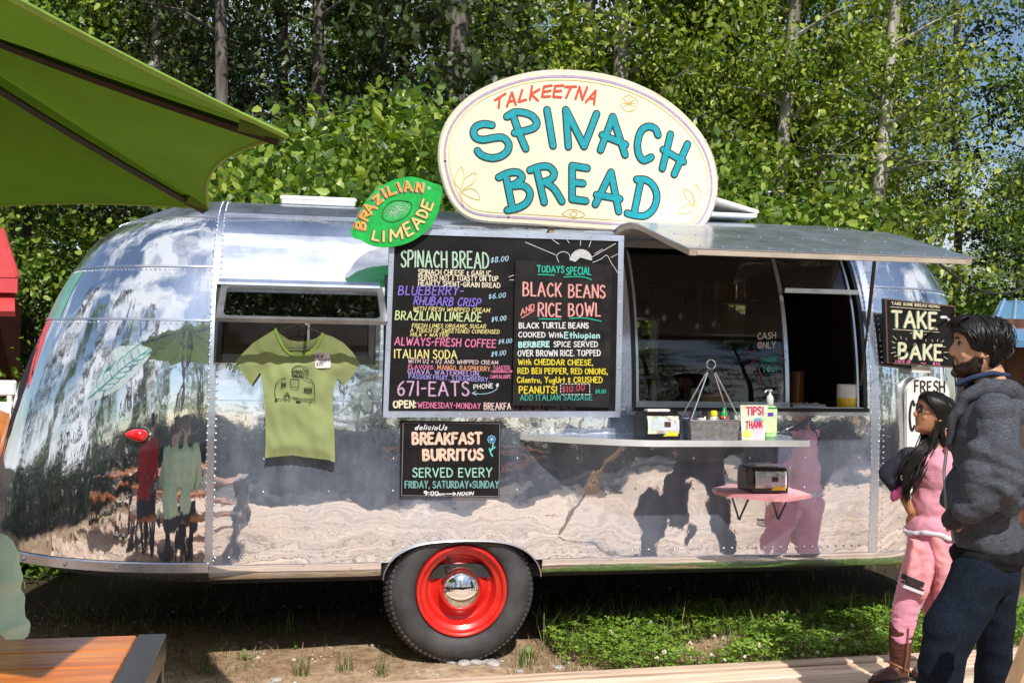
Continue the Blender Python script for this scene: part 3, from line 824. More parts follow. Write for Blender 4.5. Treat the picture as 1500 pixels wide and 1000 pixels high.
# sash
A = Vector((0, inset(1.85) - .02, 1.855)); Bt = Vector((0, -.255, 1.685)); ev = (A - Bt).normalized(); sl_ = (A - Bt).length
nn = Vector((1, 0, 0)).cross(ev)
def sfr(u, v_, w_): return tuple(Vector((u, 0, 0)) + Bt + ev * v_ + nn * (w_))
mb = MB(); ringframe(mb, rrect(.03, .815, 0, sl_, .012, 5), rrect(.060, .785, .028, sl_ - .022, .035, 5), sfr, -.010, .010)
sash = part('window_sash', mb, mat('aged_sash_aluminium', (.20, .20, .205), .4, .5, .25), trailer, smooth=30)
mb = MB(); mb.prism(rrect(.058, .787, .026, sl_ - .020, .035, 5), sfr, -.002, .002); part('pane', mb, GLASS, sash)
mb = MB(); mb.tube([sfr(.44, .02, -.02), sfr(.46, sl_ - .04, -.02)], .008, 8); part('sash_stay', mb, TRIMM, sash, smooth=60)

# ------------------------------------------------ serving hatch
hx0, hx1, hz0, hz1 = HAT
fr = MB()
def jamb(mbx, x, w_, y_out, y_in, z0=hz0, z1=hz1, ex=0):
    n = 14; V = []
    for i in range(n + 1):
        z = z0 + (z1 - z0) * i / n; d = inset(z)
        V += [(x, d - y_out, z), (x + w_, d - y_out, z), (x + w_, d + y_in, z), (x, d + y_in, z)]
    mbx.add(V, [(i * 4 + j, i * 4 + (j + 1) % 4, (i + 1) * 4 + (j + 1) % 4, (i + 1) * 4 + j) for i in range(n) for j in range(4)])
jamb(fr, hx0 - .002, .022, .006, .06); jamb(fr, hx1 - .020, .022, .006, .06)
fr.box(hx0, hx1, inset(hz0) - .03, .08, hz0 - .02, hz0)
hf = part('hatch_frame', fr, BLACKM, trailer, smooth=30)
mb = MB(); jamb(mb, 2.965, .022, -.02, .045); jamb(mb, hx0 + .03, .014, -.02, .045); mb.box(hx0, 2.975, .02, .05, hz0 + .0, hz0 + .028)
mb.box(2.975, hx1 - .02, .085, .12, 1.90, 1.925); jamb(mb, hx1 - .045, .012, -.02, .045)
part('sliding_sash', mb, TRIMM, hf, smooth=30)
V = []; n = 14
for i in range(n + 1):
    z = hz0 + .02 + (hz1 - hz0 - .02) * i / n; V += [(hx0 + .04, inset(z) + .034, z), (2.97, inset(z) + .034, z)]
mb = MB(); mb.add(V, [(2 * i, 2 * i + 1, 2 * i + 3, 2 * i + 2) for i in range(n)]); part('pane', mb, glass_mat('hatch_glass', (.75, .74, .7), 1.0), hf, smooth=180)
V = []
for i in range(5):
    z = 1.925 + (hz1 - 1.925) * i / 4; V += [(2.987, inset(z) + .034, z), (hx1 - .045, inset(z) + .034, z)]
mb = MB(); mb.add(V, [(2 * i, 2 * i + 1, 2 * i + 3, 2 * i + 2) for i in range(4)]); part('pane', mb, glass_mat('upper_glass', (.6, .6, .6), 1.2), hf, smooth=180)
# hatch door swung up as an awning
AP = catmull([(.33, 2.215), (.20, 2.235), (.0, 2.232), (-.20, 2.195), (-.50, 2.118), (-.86, 2.03)], 5)
def awn(mbx, xa, xb, lo, hi, pr=AP):
    V = []; n = len(pr)
    for i, (y_, z) in enumerate(pr):
        a = pr[max(0, i - 1)]; b = pr[min(n - 1, i + 1)]; t = Vector((b[0] - a[0], b[1] - a[1])).normalized(); nr = Vector((t.y, -t.x))
        if nr.y < 0: nr = -nr
        for x in (xa, xb):
            for o_ in (lo, hi): V.append((x, y_ + nr.x * o_, z + nr.y * o_))
    F = []
    for i in range(n - 1):
        a, b = 4 * i, 4 * (i + 1)
        F += [(a + 1, a + 3, b + 3, b + 1), (a, b, b + 2, a + 2), (a, a + 1, b + 1, b), (a + 2, b + 2, b + 3, a + 3)]
    F += [(0, 2, 3, 1), (4 * n - 4, 4 * n - 3, 4 * n - 1, 4 * n - 2)]
    mbx.add(V, F)
mb = MB(); awn(mb, hx0 - .03, hx1 + .05, 0, .006)
aw = part('hatch_door', mb, ROOFM, trailer, smooth=50)
mb = MB(); awn(mb, hx0 - .02, hx0 + .015, -.028, -.001); awn(mb, hx1 + .0, hx1 + .035, -.028, -.001)
yy, zz = AP[-1]; mb.box(hx0 + .016, hx1 - .001, yy, yy + .03, zz - .024, zz - .002)
part('door_edge_frame', mb, mat('tan_frame', (.42, .36, .29), .5, .2), aw)
mb = MB(); awn(mb, hx0 + .016, hx1 - .001, -.027, -.02, AP[1:-2]); part('door_inner_skin', mb, mat('inner_skin', (.30, .27, .24), .6), aw)
mb = MB()
for x in np.arange(hx0 + .05, hx1, .11):
    for yy in (-.80, -.45): 
        zz = float(np.interp(-yy, [-p[0] for p in AP], [p[1] for p in AP])); mb.ball((float(x), yy, zz + .006), .005, 6, 3)
part('door_rivets', mb, RIVM, aw, kind='stuff')
mb = MB(); mb.tube([(3.29, -.30, 2.14), (3.335, -.15, 1.73)], .010, 8); mb.tube([(3.335, -.15, 1.73), (3.37, -.02, 1.41)], .006, 8); part('gas_strut', mb, BLACKM, aw, smooth=60)

# ------------------------------------------------ wheel
wheel = bpy.data.objects.new('wheel', None); wheel.parent = trailer; wheel.scale = (1.03,) * 3; wheel.location = Vector((1.237, .02, .346)) - trailer.location; COL.objects.link(wheel)
def rot_y(prof_, n=72):  # lathe about the Y axis; prof (r, y)
    return MB().lathe([(r, h) for r, h in prof_], ax='y', n=n)
tp = catmull([(.225, .035), (.235, .015), (.262, .002), (.295, .0), (.322, .012), (.340, .030)], 4) + [(.343, .034), (.356, .050), (.362, .075), (.365, .11), (.362, .15), (.352, .18), (.33, .20), (.25, .21), (.22, .19)]
mb = rot_y(tp, 96); part('tyre', mb, RUBBER, wheel, smooth=35, local=True)
tr = MB()
for k in range(84):
    a = 2 * math.pi * k / 84
    for (ya, yb, r0, off, wd) in ((.034, .062, .346, 0, .62), (.070, .100, .360, .5, .6), (.108, .138, .362, 0, .6)):
        a0 = a + off * 2 * math.pi / 84; hw = wd * math.pi / 84; V = []
        for (aa, yy_, rr_) in ((a0 - hw, ya, r0), (a0 + hw, ya, r0), (a0 + hw + .01, yb, r0 + .010), (a0 - hw + .01, yb, r0 + .010)):
            for dr in (-.006, .007): V.append(((rr_ + dr) * math.cos(aa), yy_, (rr_ + dr) * math.sin(aa)))
        tr.add(V, [(1, 3, 5, 7), (0, 1, 7, 6), (2, 3, 1, 0), (4, 5, 3, 2), (6, 7, 5, 4)])
part('tread_blocks', tr, RUBBER, wheel, kind='stuff', local=True)
rp_ = [(.228, .055), (.226, .022), (.222, .012), (.214, .010), (.206, .016), (.203, .030), (.196, .040), (.186, .044), (.176, .050), (.170, .075), (.160, .098), (.145, .104), (.128, .098), (.112, .084), (.100, .074), (.09, .07), (.0, .07)]
mb = rot_y(rp_, 72); part('rim', mb, REDP, wheel, smooth=40, local=True)
mb = rot_y([(.104, .074), (.103, .056)] + [(.102 * math.cos(a), .054 - .060 * math.sin(a)) for a in [math.pi / 2 * k / 10 for k in range(11)]], 48)
part('hub_cap', mb, CHROME, wheel, smooth=60, local=True)
mb = MB().tube([(-.055, .03, .155), (-.075, .02, .17), (-.062, .01, .135)], .005, 8); part('valve_stem', mb, BLACKP, wheel, local=True)
# far wheel, same axle
fw = wheel.copy(); COL.objects.link(fw); fw.location = wheel.location + Vector((0, 2 * TW - .04, 0)); fw.rotation_euler.z = math.pi
for ch in list(wheel.children):
    c = ch.copy(); COL.objects.link(c); c.parent = fw

# tail lamp on the rear cap
def capframe(ph, z):
    t = t_of_z(z); c = Vector(shell_pos(-1.1 * ph, t)); n_ = (Vector(shell_pos(-1.1 * ph, t, .05)) - c).normalized()
    eu = Vector((0, 0, 1)).cross(n_).normalized(); ev_ = n_.cross(eu); return c, eu, ev_, n_
# px 205,637
best = None
for k in range(5, 90):
    ph = k * math.pi / 180
    c, eu, ev_, n_ = capframe(ph, 1.15); r_ = (c - CAM); d = r_.dot(_F); px = 750 + FPX * r_.dot(_RT) / d
    if best is None or abs(px - 205) < best[0]: best = (abs(px - 205), ph)
c, eu, ev_, n_ = capframe(best[1], 1.13)
def lfr(u, v_, w_): return tuple(c + eu * u + ev_ * v_ + n_ * w_)
tear = [(a * s_, b * s_) for s_ in (.84,) for a, b in catmull([(-.078, .004), (-.03, .032), (.03, .036), (.055, .02), (.06, -.005), (.04, -.032), (0, -.034), (-.04, -.02)], 4, True)]
lamp = part('tail_lamp', MB().prism([(u * 1.14, v_ * 1.2) for u, v_ in tear], lfr, 0, .012), CHROME, trailer)
mb = MB(); rings = []
for (s_, h) in ((1, .010), (.95, .024), (.75, .038), (.4, .046), (.05, .048)): rings.append([lfr(u * s_, v_ * s_, h) for u, v_ in tear])
n = len(tear); mb.add([p for r_ in rings for p in r_], [(i * n + k, i * n + (k + 1) % n, (i + 1) * n + (k + 1) % n, (i + 1) * n + k) for i in range(4) for k in range(n)] + [tuple(4 * n + k for k in range(n))])
part('lens', mb, mat('red_lens', (.65, .005, .012), .12, 0, .1, coat=1), lamp, smooth=60)

# sticker of teal and white leaf lines on the rear cap
stk = MB(); stw = MB()
def cap_uv(px, py):
    d = ray(px, py); lo, hi = 3.0, 8.0
    # march until the ray meets the cap surface
    prev = None
    for i in range(900):
        q = CAM + d * (4.4 + i * .003)
        z = q.z
        if not (.45 < z < 2.38): continue
        dd = inset(z); rho = 1 - dd / TW
        f = (min(0, q.x) / (TA * kz(z) * rho)) ** 2 + ((TW - q.y) / (TW * rho)) ** 2 - 1
        if f < 0: return q
    return None
def cap_lift(q, l):
    g_ = Vector((min(0, q.x) / TA ** 2, (q.y - TW) / TW ** 2, .16)).normalized(); return q + g_ * l
outl = catmull([(128, 586), (140, 560), (155, 530), (170, 510), (190, 506), (215, 508), (222, 516), (205, 540), (180, 565), (150, 583)], 4, True)
cen = (178, 542); V = []; ok = True
for s_ in (1, .66, .33, .02):
    for (u, v_) in outl:
        q = cap_uv(cen[0] + (u - cen[0]) * s_, cen[1] + (v_ - cen[1]) * s_); V.append(cap_lift(q, .002))
n = len(outl); stk.add(V, [(i * n + k, (i + 1) * n + k, (i + 1) * n + (k + 1) % n, i * n + (k + 1) % n) for i in range(3) for k in range(n)] + [tuple(3 * n + k for k in range(n))])
stick = part('leaf_sticker', stk, mat('sticker_white', (.34, .42, .43), .3, 0, .2, 20), trailer)
sl1 = MB()
def cap_line(mbx, P, wpx):
    P = catmull(P, 4); V = []
    for i, p in enumerate(P):
        a = P[max(0, i - 1)]; b = P[min(len(P) - 1, i + 1)]; t = Vector((b[0] - a[0], b[1] - a[1])); t = t.normalized() if t.length else Vector((1, 0)); nr = Vector((-t.y, t.x)) * wpx / 2
        for s_ in (1, -1): V.append(cap_lift(cap_uv(p[0] + nr.x * s_, p[1] + nr.y * s_), .0032))
    mbx.add(V, [(2 * i, 2 * i + 1, 2 * i + 3, 2 * i + 2) for i in range(len(P) - 1)])
cap_line(sl1, [(130, 584), (155, 562), (185, 535), (216, 514)], 1.3)
for k in range(7):
    x = 145 + k * 10; yb = 572 - k * 8.6
    cap_line(sl1, [(x, yb), (x - 3, yb - 14), (x + 6, yb - 30 + k * 1.5)], 1.0); cap_line(sl1, [(x, yb), (x + 16, yb - 2 - k * .5), (x + 24 - k * 2, yb - 10)], 1.0)
part('leaf_lines', sl1, mat('teal_ink', (.02, .22, .26), .3), stick)
sl2 = MB(); 0 and cap_line(sl2, [(128, 586), (140, 560), (155, 530), (170, 510), (190, 506), (215, 508), (222, 516), (205, 540), (180, 565), (150, 583), (128, 586)], 1.6)


# roof vents
def vent(cx, cy, w_, d_, z, lab, tilt=0):
    t = thing('roof_vent', (cx, cy, z), lab, 'roof vent')
    mb = MB().bbox(-w_ / 2, w_ / 2, -d_ / 2, d_ / 2, 0, .022, .005); part('vent_base', mb, WHITEP, t, local=True)
    M_ = Matrix.Translation((w_ / 2 if tilt else 0, 0, .024)) @ Matrix.Rotation(tilt, 4, 'Y') @ Matrix.Translation((-w_ / 2 if tilt else 0, 0, 0))
    mb = MB().bbox(-w_ / 2 - .01, w_ / 2 + .01, -d_ / 2, d_ / 2, 0, .022, .007, M=M_); part('vent_lid', mb, WHITEP, t, local=True)
vent(.50, TW - .15, .40, .4, 2.352, 'low white roof vent with closed lid on the trailer left of the green lime sign')
vent(2.83, TW - .25, .46, .42, 2.37, 'white roof vent with propped lid half hidden behind the large oval sign', R(14))
# =================================================================== SIGNS AND LETTERING
def ink(name, r, g, b, rough=.55): return mat('paint_' + name, tuple(c * .64 for c in srgb(r, g, b)), rough, 0, .16, 45)
def frame_of(pl): return lambda u, v_, w_: tuple(pl.at(u, v_, w_))
def board(pl, px, t0, t1, name, m_, parent, dark=None):
    poly = [pl.uv(*p) for p in px]
    a = sum(poly[i][0] * poly[(i + 1) % len(poly)][1] - poly[(i + 1) % len(poly)][0] * poly[i][1] for i in range(len(poly)))
    if a < 0: poly = poly[::-1]
    return part(name, MB().prism(poly, frame_of(pl), t0, t1), m_, parent, smooth=25)
def strokes(name, pl, st, w_, off, m_, parent): 
    return part(name, ribbons(MB(), pl, st, w_, off), m_, parent, kind='stuff')
def offset_in(poly, d):
    n = len(poly); o = []
    cx = sum(p[0] for p in poly) / n; cy = sum(p[1] for p in poly) / n
    for i in range(n):
        a, b = poly[i - 1], poly[(i + 1) % n]; t = Vector((b[0] - a[0], b[1] - a[1])).normalized(); nr = Vector((-t.y, t.x))
        if nr.dot(Vector((cx - poly[i][0], cy - poly[i][1]))) < 0: nr = -nr
        o.append((poly[i][0] + nr.x * d, poly[i][1] + nr.y * d))
    return o

# ---- big oval sign on the roof
SP = Plane((0, .30, 0), (1, 0, 0), (0, 0, 1))
Za = zm(640, 100, 4); Zb = zm(840, 100, 4); Z3 = zm(500, 90, 2.586)
outline = [Z3(*p) for p in [(374, 380), (376, 310), (398, 240), (440, 180), (500, 128), (570, 91), (650, 62), (740, 43), (830, 37), (930, 43), (1030, 61), (1120, 91), (1200, 130), (1270, 180), (1330, 238), (1375, 298), (1405, 362), (1420, 430), (1421, 500), (1405, 560), (1378, 612), (1340, 640), (1270, 648), (1150, 643), (950, 629), (700, 612), (560, 604), (490, 590), (445, 560), (412, 513), (388, 450)]]
outline = catmull(outline, 3, True)
c0 = SP.at(*SP.uv(846, 345)); 
big = thing('oval_sign', c0, 'large cream oval sign with teal hand-painted lettering standing on the trailer roof', 'sign')
CREAM = mat('sign_cream', tuple(c * .72 for c in srgb(250, 243, 214)), .4, 0, .045, 5)
board(SP, outline, -.022, -.001, 'sign_panel', CREAM, big)
edge = [SP.uv(*p) for p in outline]; mb = MB(); mb.tube([SP.at(u, v_, -.011) for u, v_ in edge + edge[:1]], .011, 6, cap=False)
part('sign_edge', mb, mat('raw_edge', (.55, .5, .42), .6), big, smooth=60)
cl = lambda P: P + P[:1]
strokes('purple_border', SP, [cl(offset_in(outline, 7.5))], .012, .0012, ink('lilac', 205, 178, 214), big)
strokes('yellow_border', SP, [cl(offset_in(outline, 13))], .003, .0012, ink('yellow', 250, 222, 130), big)
talk = [[Za(*p) for p in s] for s in ([(340, 188), (402, 150)], [(368, 172), (362, 232)], [(410, 225), (440, 142), (462, 215)], [(418, 198), (455, 190)], [(500, 128), (478, 198)], [(478, 198), (522, 185)],
    [(557, 105), (545, 185)], [(600, 125), (552, 152), (592, 190)], [(672, 102), (628, 108)], [(628, 108), (616, 168)], [(616, 168), (662, 166)], [(622, 140), (665, 132)], [(740, 102), (692, 105)], [(692, 105), (682, 168)], [(682, 168), (728, 170)], [(688, 136), (728, 133)],
    [(752, 110), (815, 108)], [(785, 112), (757, 174)], [(812, 180), (835, 110), (852, 185), (880, 112)])] + [[Zb(*p) for p in s] for s in ([(72, 200), (130, 132), (120, 212)], [(92, 180), (124, 178)])]
strokes('red_lettering', SP, talk, .0125, .0012, ink('red_orange', 240, 78, 48), big)
TEAL = [[Za(*p) for p in s] for s in (catmull([(322, 334), (275, 328), (232, 342), (214, 375), (228, 408), (270, 420), (330, 410), (385, 408), (418, 440), (415, 482), (380, 514), (330, 527), (285, 520), (255, 505), (238, 485)], 4),
    catmull([(410, 285), (455, 260), (510, 262), (560, 282), (585, 320), (568, 350), (520, 366), (455, 380)], 4), [(450, 290), (485, 390), (520, 472)],
    [(645, 245), (680, 455)], [(755, 245), (770, 460)],
    catmull([(362, 640), (420, 614), (475, 612), (498, 640), (470, 672), (430, 690)], 4), catmull([(450, 690), (510, 690), (545, 730), (528, 785), (475, 818), (412, 832)], 4), [(405, 640), (440, 810)],
    catmull([(545, 598), (600, 578), (655, 578), (686, 612), (672, 648), (625, 668)], 4), [(585, 600), (628, 785)], catmull([(630, 668), (685, 705), (732, 780)], 4),
    [(792, 572), (792, 768)], [(792, 572), (880, 586)], [(800, 670), (855, 675)], [(792, 768), (872, 778)])]
TEAL += [[Zb(*p) for p in s] for s in ([(-45, 245), (62, 458)], [(62, 458), (135, 268)], [(158, 480), (230, 285), (302, 508)], [(168, 392), (305, 448)],
    catmull([(495, 392), (478, 355), (435, 343), (395, 370), (375, 440), (382, 505), (410, 540), (455, 522)], 4),
    [(568, 388), (520, 588)], [(668, 445), (590, 622)], [(525, 478), (645, 548)],
    [(128, 798), (220, 610), (265, 840)], [(135, 742), (272, 766)],
    catmull([(370, 652), (425, 655), (468, 690), (488, 750), (470, 820), (420, 864), (360, 862), (315, 850)], 4), [(393, 665), (355, 850)])]
W_ = SP.uv(*Za(36, 0))[0] - SP.uv(*Za(0, 0))[0]
strokes('letter_outline', SP, TEAL, W_ * 1.36, .0012, ink('outline', 22, 26, 32), big)
strokes('teal_lettering', SP, TEAL, W_ * .96, .0034, ink('teal', 12, 176, 190, .4), big)
Y1 = [[Za(*p) for p in s] for s in (catmull([(155, 815), (140, 760), (138, 710)], 4), catmull([(138, 710), (105, 670), (115, 620), (145, 580), (160, 640), (145, 700)], 4), catmull([(145, 705), (160, 650), (225, 612), (215, 670), (150, 710)], 4), catmull([(140, 722), (200, 705), (235, 725), (250, 770), (190, 755), (140, 725)], 4),
    catmull([(730, 855), (790, 825), (868, 858), (800, 880), (730, 855)], 4), catmull([(775, 853), (800, 838), (825, 853), (800, 868), (775, 853)], 4))]
Y1 += [[Zb(*p) for p in s] for s in (catmull([(690, 910), (722, 860), (722, 810)], 4), catmull([(720, 800), (750, 740), (715, 682), (695, 740), (715, 800)], 4), catmull([(712, 800), (700, 740), (645, 705), (660, 760), (710, 805)], 4), catmull([(705, 808), (660, 800), (615, 848), (680, 845), (708, 812)], 4),
    catmull([(325, 155), (370, 185), (370, 225), (325, 255), (280, 225), (285, 180), (325, 155)], 4), [(325, 170), (325, 240)], [(295, 185), (355, 225)], [(355, 185), (295, 225)], [(288, 205), (362, 205)])]
strokes('yellow_ornament', SP, Y1, .0032, .0012, ink('ornament', 246, 214, 118), big)
strokes('orange_dot', SP, [[Zb(322, 205), Zb(326, 205)]], .014, .0018, ink('orange_dot', 250, 196, 90), big)
for p in (Za(418, 872), Zb(480, 932)):
    q = SP.at(*SP.uv(*p), .0); M_ = MB().ball(q, (.007, .005, .007), 10, 6); part('screw', M_, mat('rusty_screw', (.22, .10, .05), .6, .4), big, smooth=60)
mb = MB()
for x in (1.75, 2.5): part('support_post', MB().box(x - .03, x, .325, .36, 2.15, 2.8), mat('support_wood', (.3, .24, .18), .8), big)

# ---- green lime sign
LP = Plane((0, -.085, 0), (1, 0, 0), (0, 0, 1)); Zl = zm(500, 250, 8.333)
lime = thing('lime_sign', LP.at(*LP.uv(580, 360)), 'green lime-shaped sign reading BRAZILIAN LIMEADE overlapping the top left corner of the menu board', 'sign')
lo = catmull([Zl(*p) for p in [(112, 720), (128, 790), (170, 828), (235, 842), (310, 885), (400, 920), (520, 935), (640, 925), (760, 900), (880, 850), (980, 785), (1080, 700), (1140, 610), (1190, 480), (1215, 350), (1237, 240), (1215, 180), (1130, 153), (1040, 122), (940, 90), (850, 73), (760, 85), (660, 105), (560, 150), (450, 210), (370, 285), (300, 370), (240, 470), (200, 560), (155, 650)]], 2, True)
board(LP, lo, -.018, -.001, 'sign_panel', mat('lime_green', tuple(c * .8 for c in srgb(8, 178, 72)), .4, 0, .22, 16), lime)
def affine(ch, p0, p1, p2):
    w_, st = G[ch]; o = []
    for s in st: o.append([(p0[0] + (p1[0] - p0[0]) * a / max(w_, .1) + (p2[0] - p0[0]) * b, p0[1] + (p1[1] - p0[1]) * a / max(w_, .1) + (p2[1] - p0[1]) * b) for a, b in s])
    return o
bl = []
for ch, a, b, c in (('B', (282, 722), (298, 645), (172, 690)), ('R', (312, 612), (362, 530), (222, 562)), ('A', (355, 508), (425, 458), (255, 455)), ('Z', (440, 415), (505, 362), (378, 348)), ('I', (545, 325), (552, 320), (490, 238)),
    ('L', (590, 302), (665, 275), (558, 205)), ('I', (722, 252), (730, 250), (685, 160)), ('A', (775, 252), (855, 246), (760, 142)), ('N', (912, 255), (985, 262), (928, 155))):
    bl += affine(ch, Zl(*a), Zl(*b), Zl(*c))
ll = []
for ch, a, b, c in (('L', (380, 840), (450, 855), (402, 738)), ('I', (514, 860), (520, 860), (516, 742)), ('M', (600, 862), (745, 828), (590, 728)), ('E', (812, 800), (880, 762), (750, 662)), ('A', (935, 720), (1012, 632), (828, 628)), ('D', (1035, 578), (1065, 515), (915, 530)), ('E', (1090, 485), (1118, 405), (975, 430))):
    ll += affine(ch, Zl(*a), Zl(*b), Zl(*c))
sh = [[(x - 1.3, y + .3) for x, y in s] for s in bl]; sh2 = [[(x - .9, y + .2) for x, y in s] for s in ll]
strokes('letter_edge', LP, bl + sh, .0165, .0012, ink('pale_edge', 236, 205, 180), lime)
strokes('letter_shadow', LP, sh, .0115, .0030, ink('brown_shadow', 70, 45, 30), lime)
strokes('yellow_lettering', LP, bl, .0098, .0052, ink('amber', 250, 184, 66), lime)
strokes('letter_shadow', LP, ll + sh2, .0145, .0012, ink('brown_shadow', 70, 45, 30), lime)
strokes('cream_lettering', LP, ll, .0115, .0034, ink('straw', 248, 222, 140), lime)
fr_ = catmull([Zl(*p) for p in [(498, 560), (515, 480), (580, 400), (660, 365), (760, 370), (850, 395), (852, 470), (800, 550), (720, 600), (620, 628), (540, 610)]], 4, True)
strokes('fruit_outline', LP, [cl(fr_)], .0035, .0013, ink('dark_green', 10, 60, 30), lime)
rr = random.Random(5); dots = []
while len(dots) < 420:
    x = rr.gauss(680, 85); y = rr.gauss(480, 55) - (x - 680) * .28
    if ((x - 675) / 165) ** 2 + ((y - 490 + (x - 680) * .28) / 108) ** 2 < 1: dots.append([Zl(x, y), Zl(x + 2, y)])
strokes('stipple', LP, dots, .0024, .0013, ink('pale_mint', 205, 238, 214), lime)
strokes('star', LP, [[Zl(1045, 215), Zl(1095, 215)], [Zl(1058, 198), Zl(1085, 235)], [Zl(1082, 195), Zl(1062, 235)]], .0035, .0014, ink('pale_mint', 205, 238, 214), lime)

# ---- black menu board
MP = Plane((0, -.050, 0), (1, 0, 0), (0, 0, 1))
menu = thing('menu_board', MP.at(*MP.uv(738, 610)), 'large black menu board with riveted aluminium frame, headed SPINACH BREAD, on the trailer', 'menu board')
TLc, TRc, BRc, BLc = (571, 334), (914, 345), (909, 611), (561, 611)
board(MP, [TLc, TRc, BRc, BLc], -.03, -.002, 'black_panel', BLACKB, menu)
def strip_px(pl, a, b, wpx, t0, t1, name, m_, parent, inside):
    t = Vector((b[0] - a[0], b[1] - a[1])).normalized(); nr = Vector((-t.y, t.x))
    if nr.dot(Vector(inside) - Vector(a)) < 0: nr = -nr
    return board(pl, [a, b, (b[0] + nr.x * wpx, b[1] + nr.y * wpx), (a[0] + nr.x * wpx, a[1] + nr.y * wpx)], t0, t1, name, m_, parent)
ctr = (738, 475)
FRM = metal_mat('frame_aluminium', (.62, .63, .66), .28, .5, .6, [(30, .0004, (1, 1, 1))])
strip_px(MP, TLc, TRc, 8.5, -.001, .004, 'frame_strip', FRM, menu, ctr); strip_px(MP, (BLc[0], 611), BRc, 9, -.001, .004, 'frame_strip', FRM, menu, ctr)
strip_px(MP, (TLc[0] - .2, 342.8), (BLc[0] + .2, 601.8), 7.5, -.001, .0035, 'frame_strip', FRM, menu, ctr); strip_px(MP, (TRc[0] - .2, 353.8), (BRc[0] + .1, 601.8), 8, -.001, .0035, 'frame_strip', FRM, menu, ctr)
mb = MB()
def lerp(a, b, t): return (a[0] + (b[0] - a[0]) * t, a[1] + (b[1] - a[1]) * t)
for a, b, n in (((575, 338), (910, 349), 11), ((565, 606.5), (905, 606.5), 11), ((574, 345), (565, 600), 10), ((910, 358), (905, 600), 10)):
    for i in range(n): q = lerp(a, b, (i + .5) / n); mb.ball(MP.at(*MP.uv(*q), .004), .0042, 6, 4)
part('rivets', mb, RIVM, menu, kind='stuff', smooth=60)
Zm = zm(550, 320, 3.3333); Zs = zm(740, 370, 4.165)
def write(pl, Z, items, parent, off, scale=1.0, nm='lettering'):
    for it in items:
        s, a, b, h, colr, wd = it[:6]; sl_ = it[6] if len(it) > 6 else 0
        st = textline(s, Z(*a), Z(*b), h * (Z(1, 0)[0] - Z(0, 0)[0]), sl_)
        strokes(nm, pl, st, wd, off, ink(*colr), parent)
MINT = ('mint', 190, 226, 200); CRM = ('chalk_cream', 250, 240, 210); PUR = ('purple', 138, 118, 226); LCR = ('straw_chalk', 240, 226, 150); PNK = ('rose', 236, 128, 176); WHT = ('chalk_white', 244, 246, 248)
LBL = ('ice_blue', 176, 218, 245); LAV = ('lavender', 190, 160, 230); ORG = ('peach_orange', 244, 168, 130); DIM = ('dim_grey', 120, 100, 104); YEL = ('bright_yellow', 240, 222, 46); TEA = ('turquoise', 30, 196, 168); CYA = ('pale_cyan', 186, 240, 240); SAL = ('salmon', 244, 150, 150)
write(MP, Zm, [
    ('SPINACH BREAD', (127, 234), (552, 243), 76, MINT, .0085), ('$8.00', (563, 216), (646, 206), 24, LBL, .0040, .15),
    ('SPINACH CHEESE & GARLIC', (210, 273), (562, 280), 24, CRM, .0042), ('SERVED HOT & TOASTY ON TOP', (210, 300), (598, 306), 23, CRM, .0042), ('HEARTY SPENT-GRAIN BREAD', (210, 326), (608, 338), 22, CRM, .0042),
    ('BLUEBERRY-', (112, 372), (425, 374), 42, PUR, .0060, .15), ('RHUBARB CRISP', (186, 420), (508, 430), 38, PUR, .0060, .25), ('$6.00', (553, 392), (633, 383), 22, LBL, .0038, .15),
    ('WITH FRESH WHIPPED CREAM', (183, 449), (556, 458), 19, LCR, .0032, .25), ('BRAZILIAN LIMEADE', (97, 492), (514, 502), 40, ('pale_lime', 214, 236, 170), .0060, .1), ('$4.00', (566, 504), (636, 496), 22, LBL, .0038, .15),
    ('FRESH LIMES ORGANIC SUGAR', (178, 531), (538, 536), 18, LCR, .0032, .2), ('A TOUCH OF SWEETENED CONDENSED', (170, 553), (603, 562), 18, LCR, .0032, .2), ('MILK + WATER', (170, 574), (354, 578), 17, LCR, .0032, .2),
    ('ALWAYS-FRESH COFFEE', (94, 616), (585, 628), 36, PNK, .0060, .1), ('$4.00', (600, 612), (664, 606), 20, LBL, .0036, .15), ('ITALIAN SODA', (93, 680), (396, 683), 40, ('butter', 246, 232, 150), .0060), ('$4.00', (565, 674), (634, 665), 22, LBL, .0036, .15),
    ('WITH 1/2 + 1/2 AND WHIPPED CREAM', (160, 704), (597, 712), 18, ('pale_pink', 238, 214, 222), .0030, .1), ('FLAVORS:', (160, 731), (285, 735), 18, PNK, .0032, .1), ('MANGO, RASPBERRY,', (303, 737), (566, 745), 22, ORG, .0034), ('TOASTED', (575, 736), (656, 734), 16, PNK, .0030), ('MARSHMALLOW', (573, 753), (668, 751), 13, PNK, .0026), ('CANTALOUPE', (560, 780), (660, 779), 16, PNK, .0028),
    ('GUAVA, WATERMELON,', (158, 757), (510, 769), 24, LAV, .0038), ('PASSION FRUIT, STRAWBERRY,', (163, 780), (556, 796), 20, ('periwinkle', 164, 158, 236), .0034),
    ('671-EATS', (110, 862), (455, 864), 66, ('mauve', 196, 140, 190), .0100), ('PHONE #', (480, 832), (600, 824), 21, WHT, .0036),
    ('OPEN:', (88, 921), (196, 923), 32, CRM, .0078), ('WEDNESDAY-MONDAY', (208, 923), (512, 928), 27, PNK, .0040), ('BREAKFA', (530, 932), (660, 932), 32, ('pink_white', 246, 214, 214), .0046), ('ST: FRI-SAT-SUN-MON', (668, 934), (970, 936), 24, DIM, .0032)], menu, .0012)
strokes('lettering', MP, textline('671-EATS', Zm(110, 862), Zm(455, 864), 19.8), .0036, .0034, ink('lilac_light', 236, 210, 236), menu)
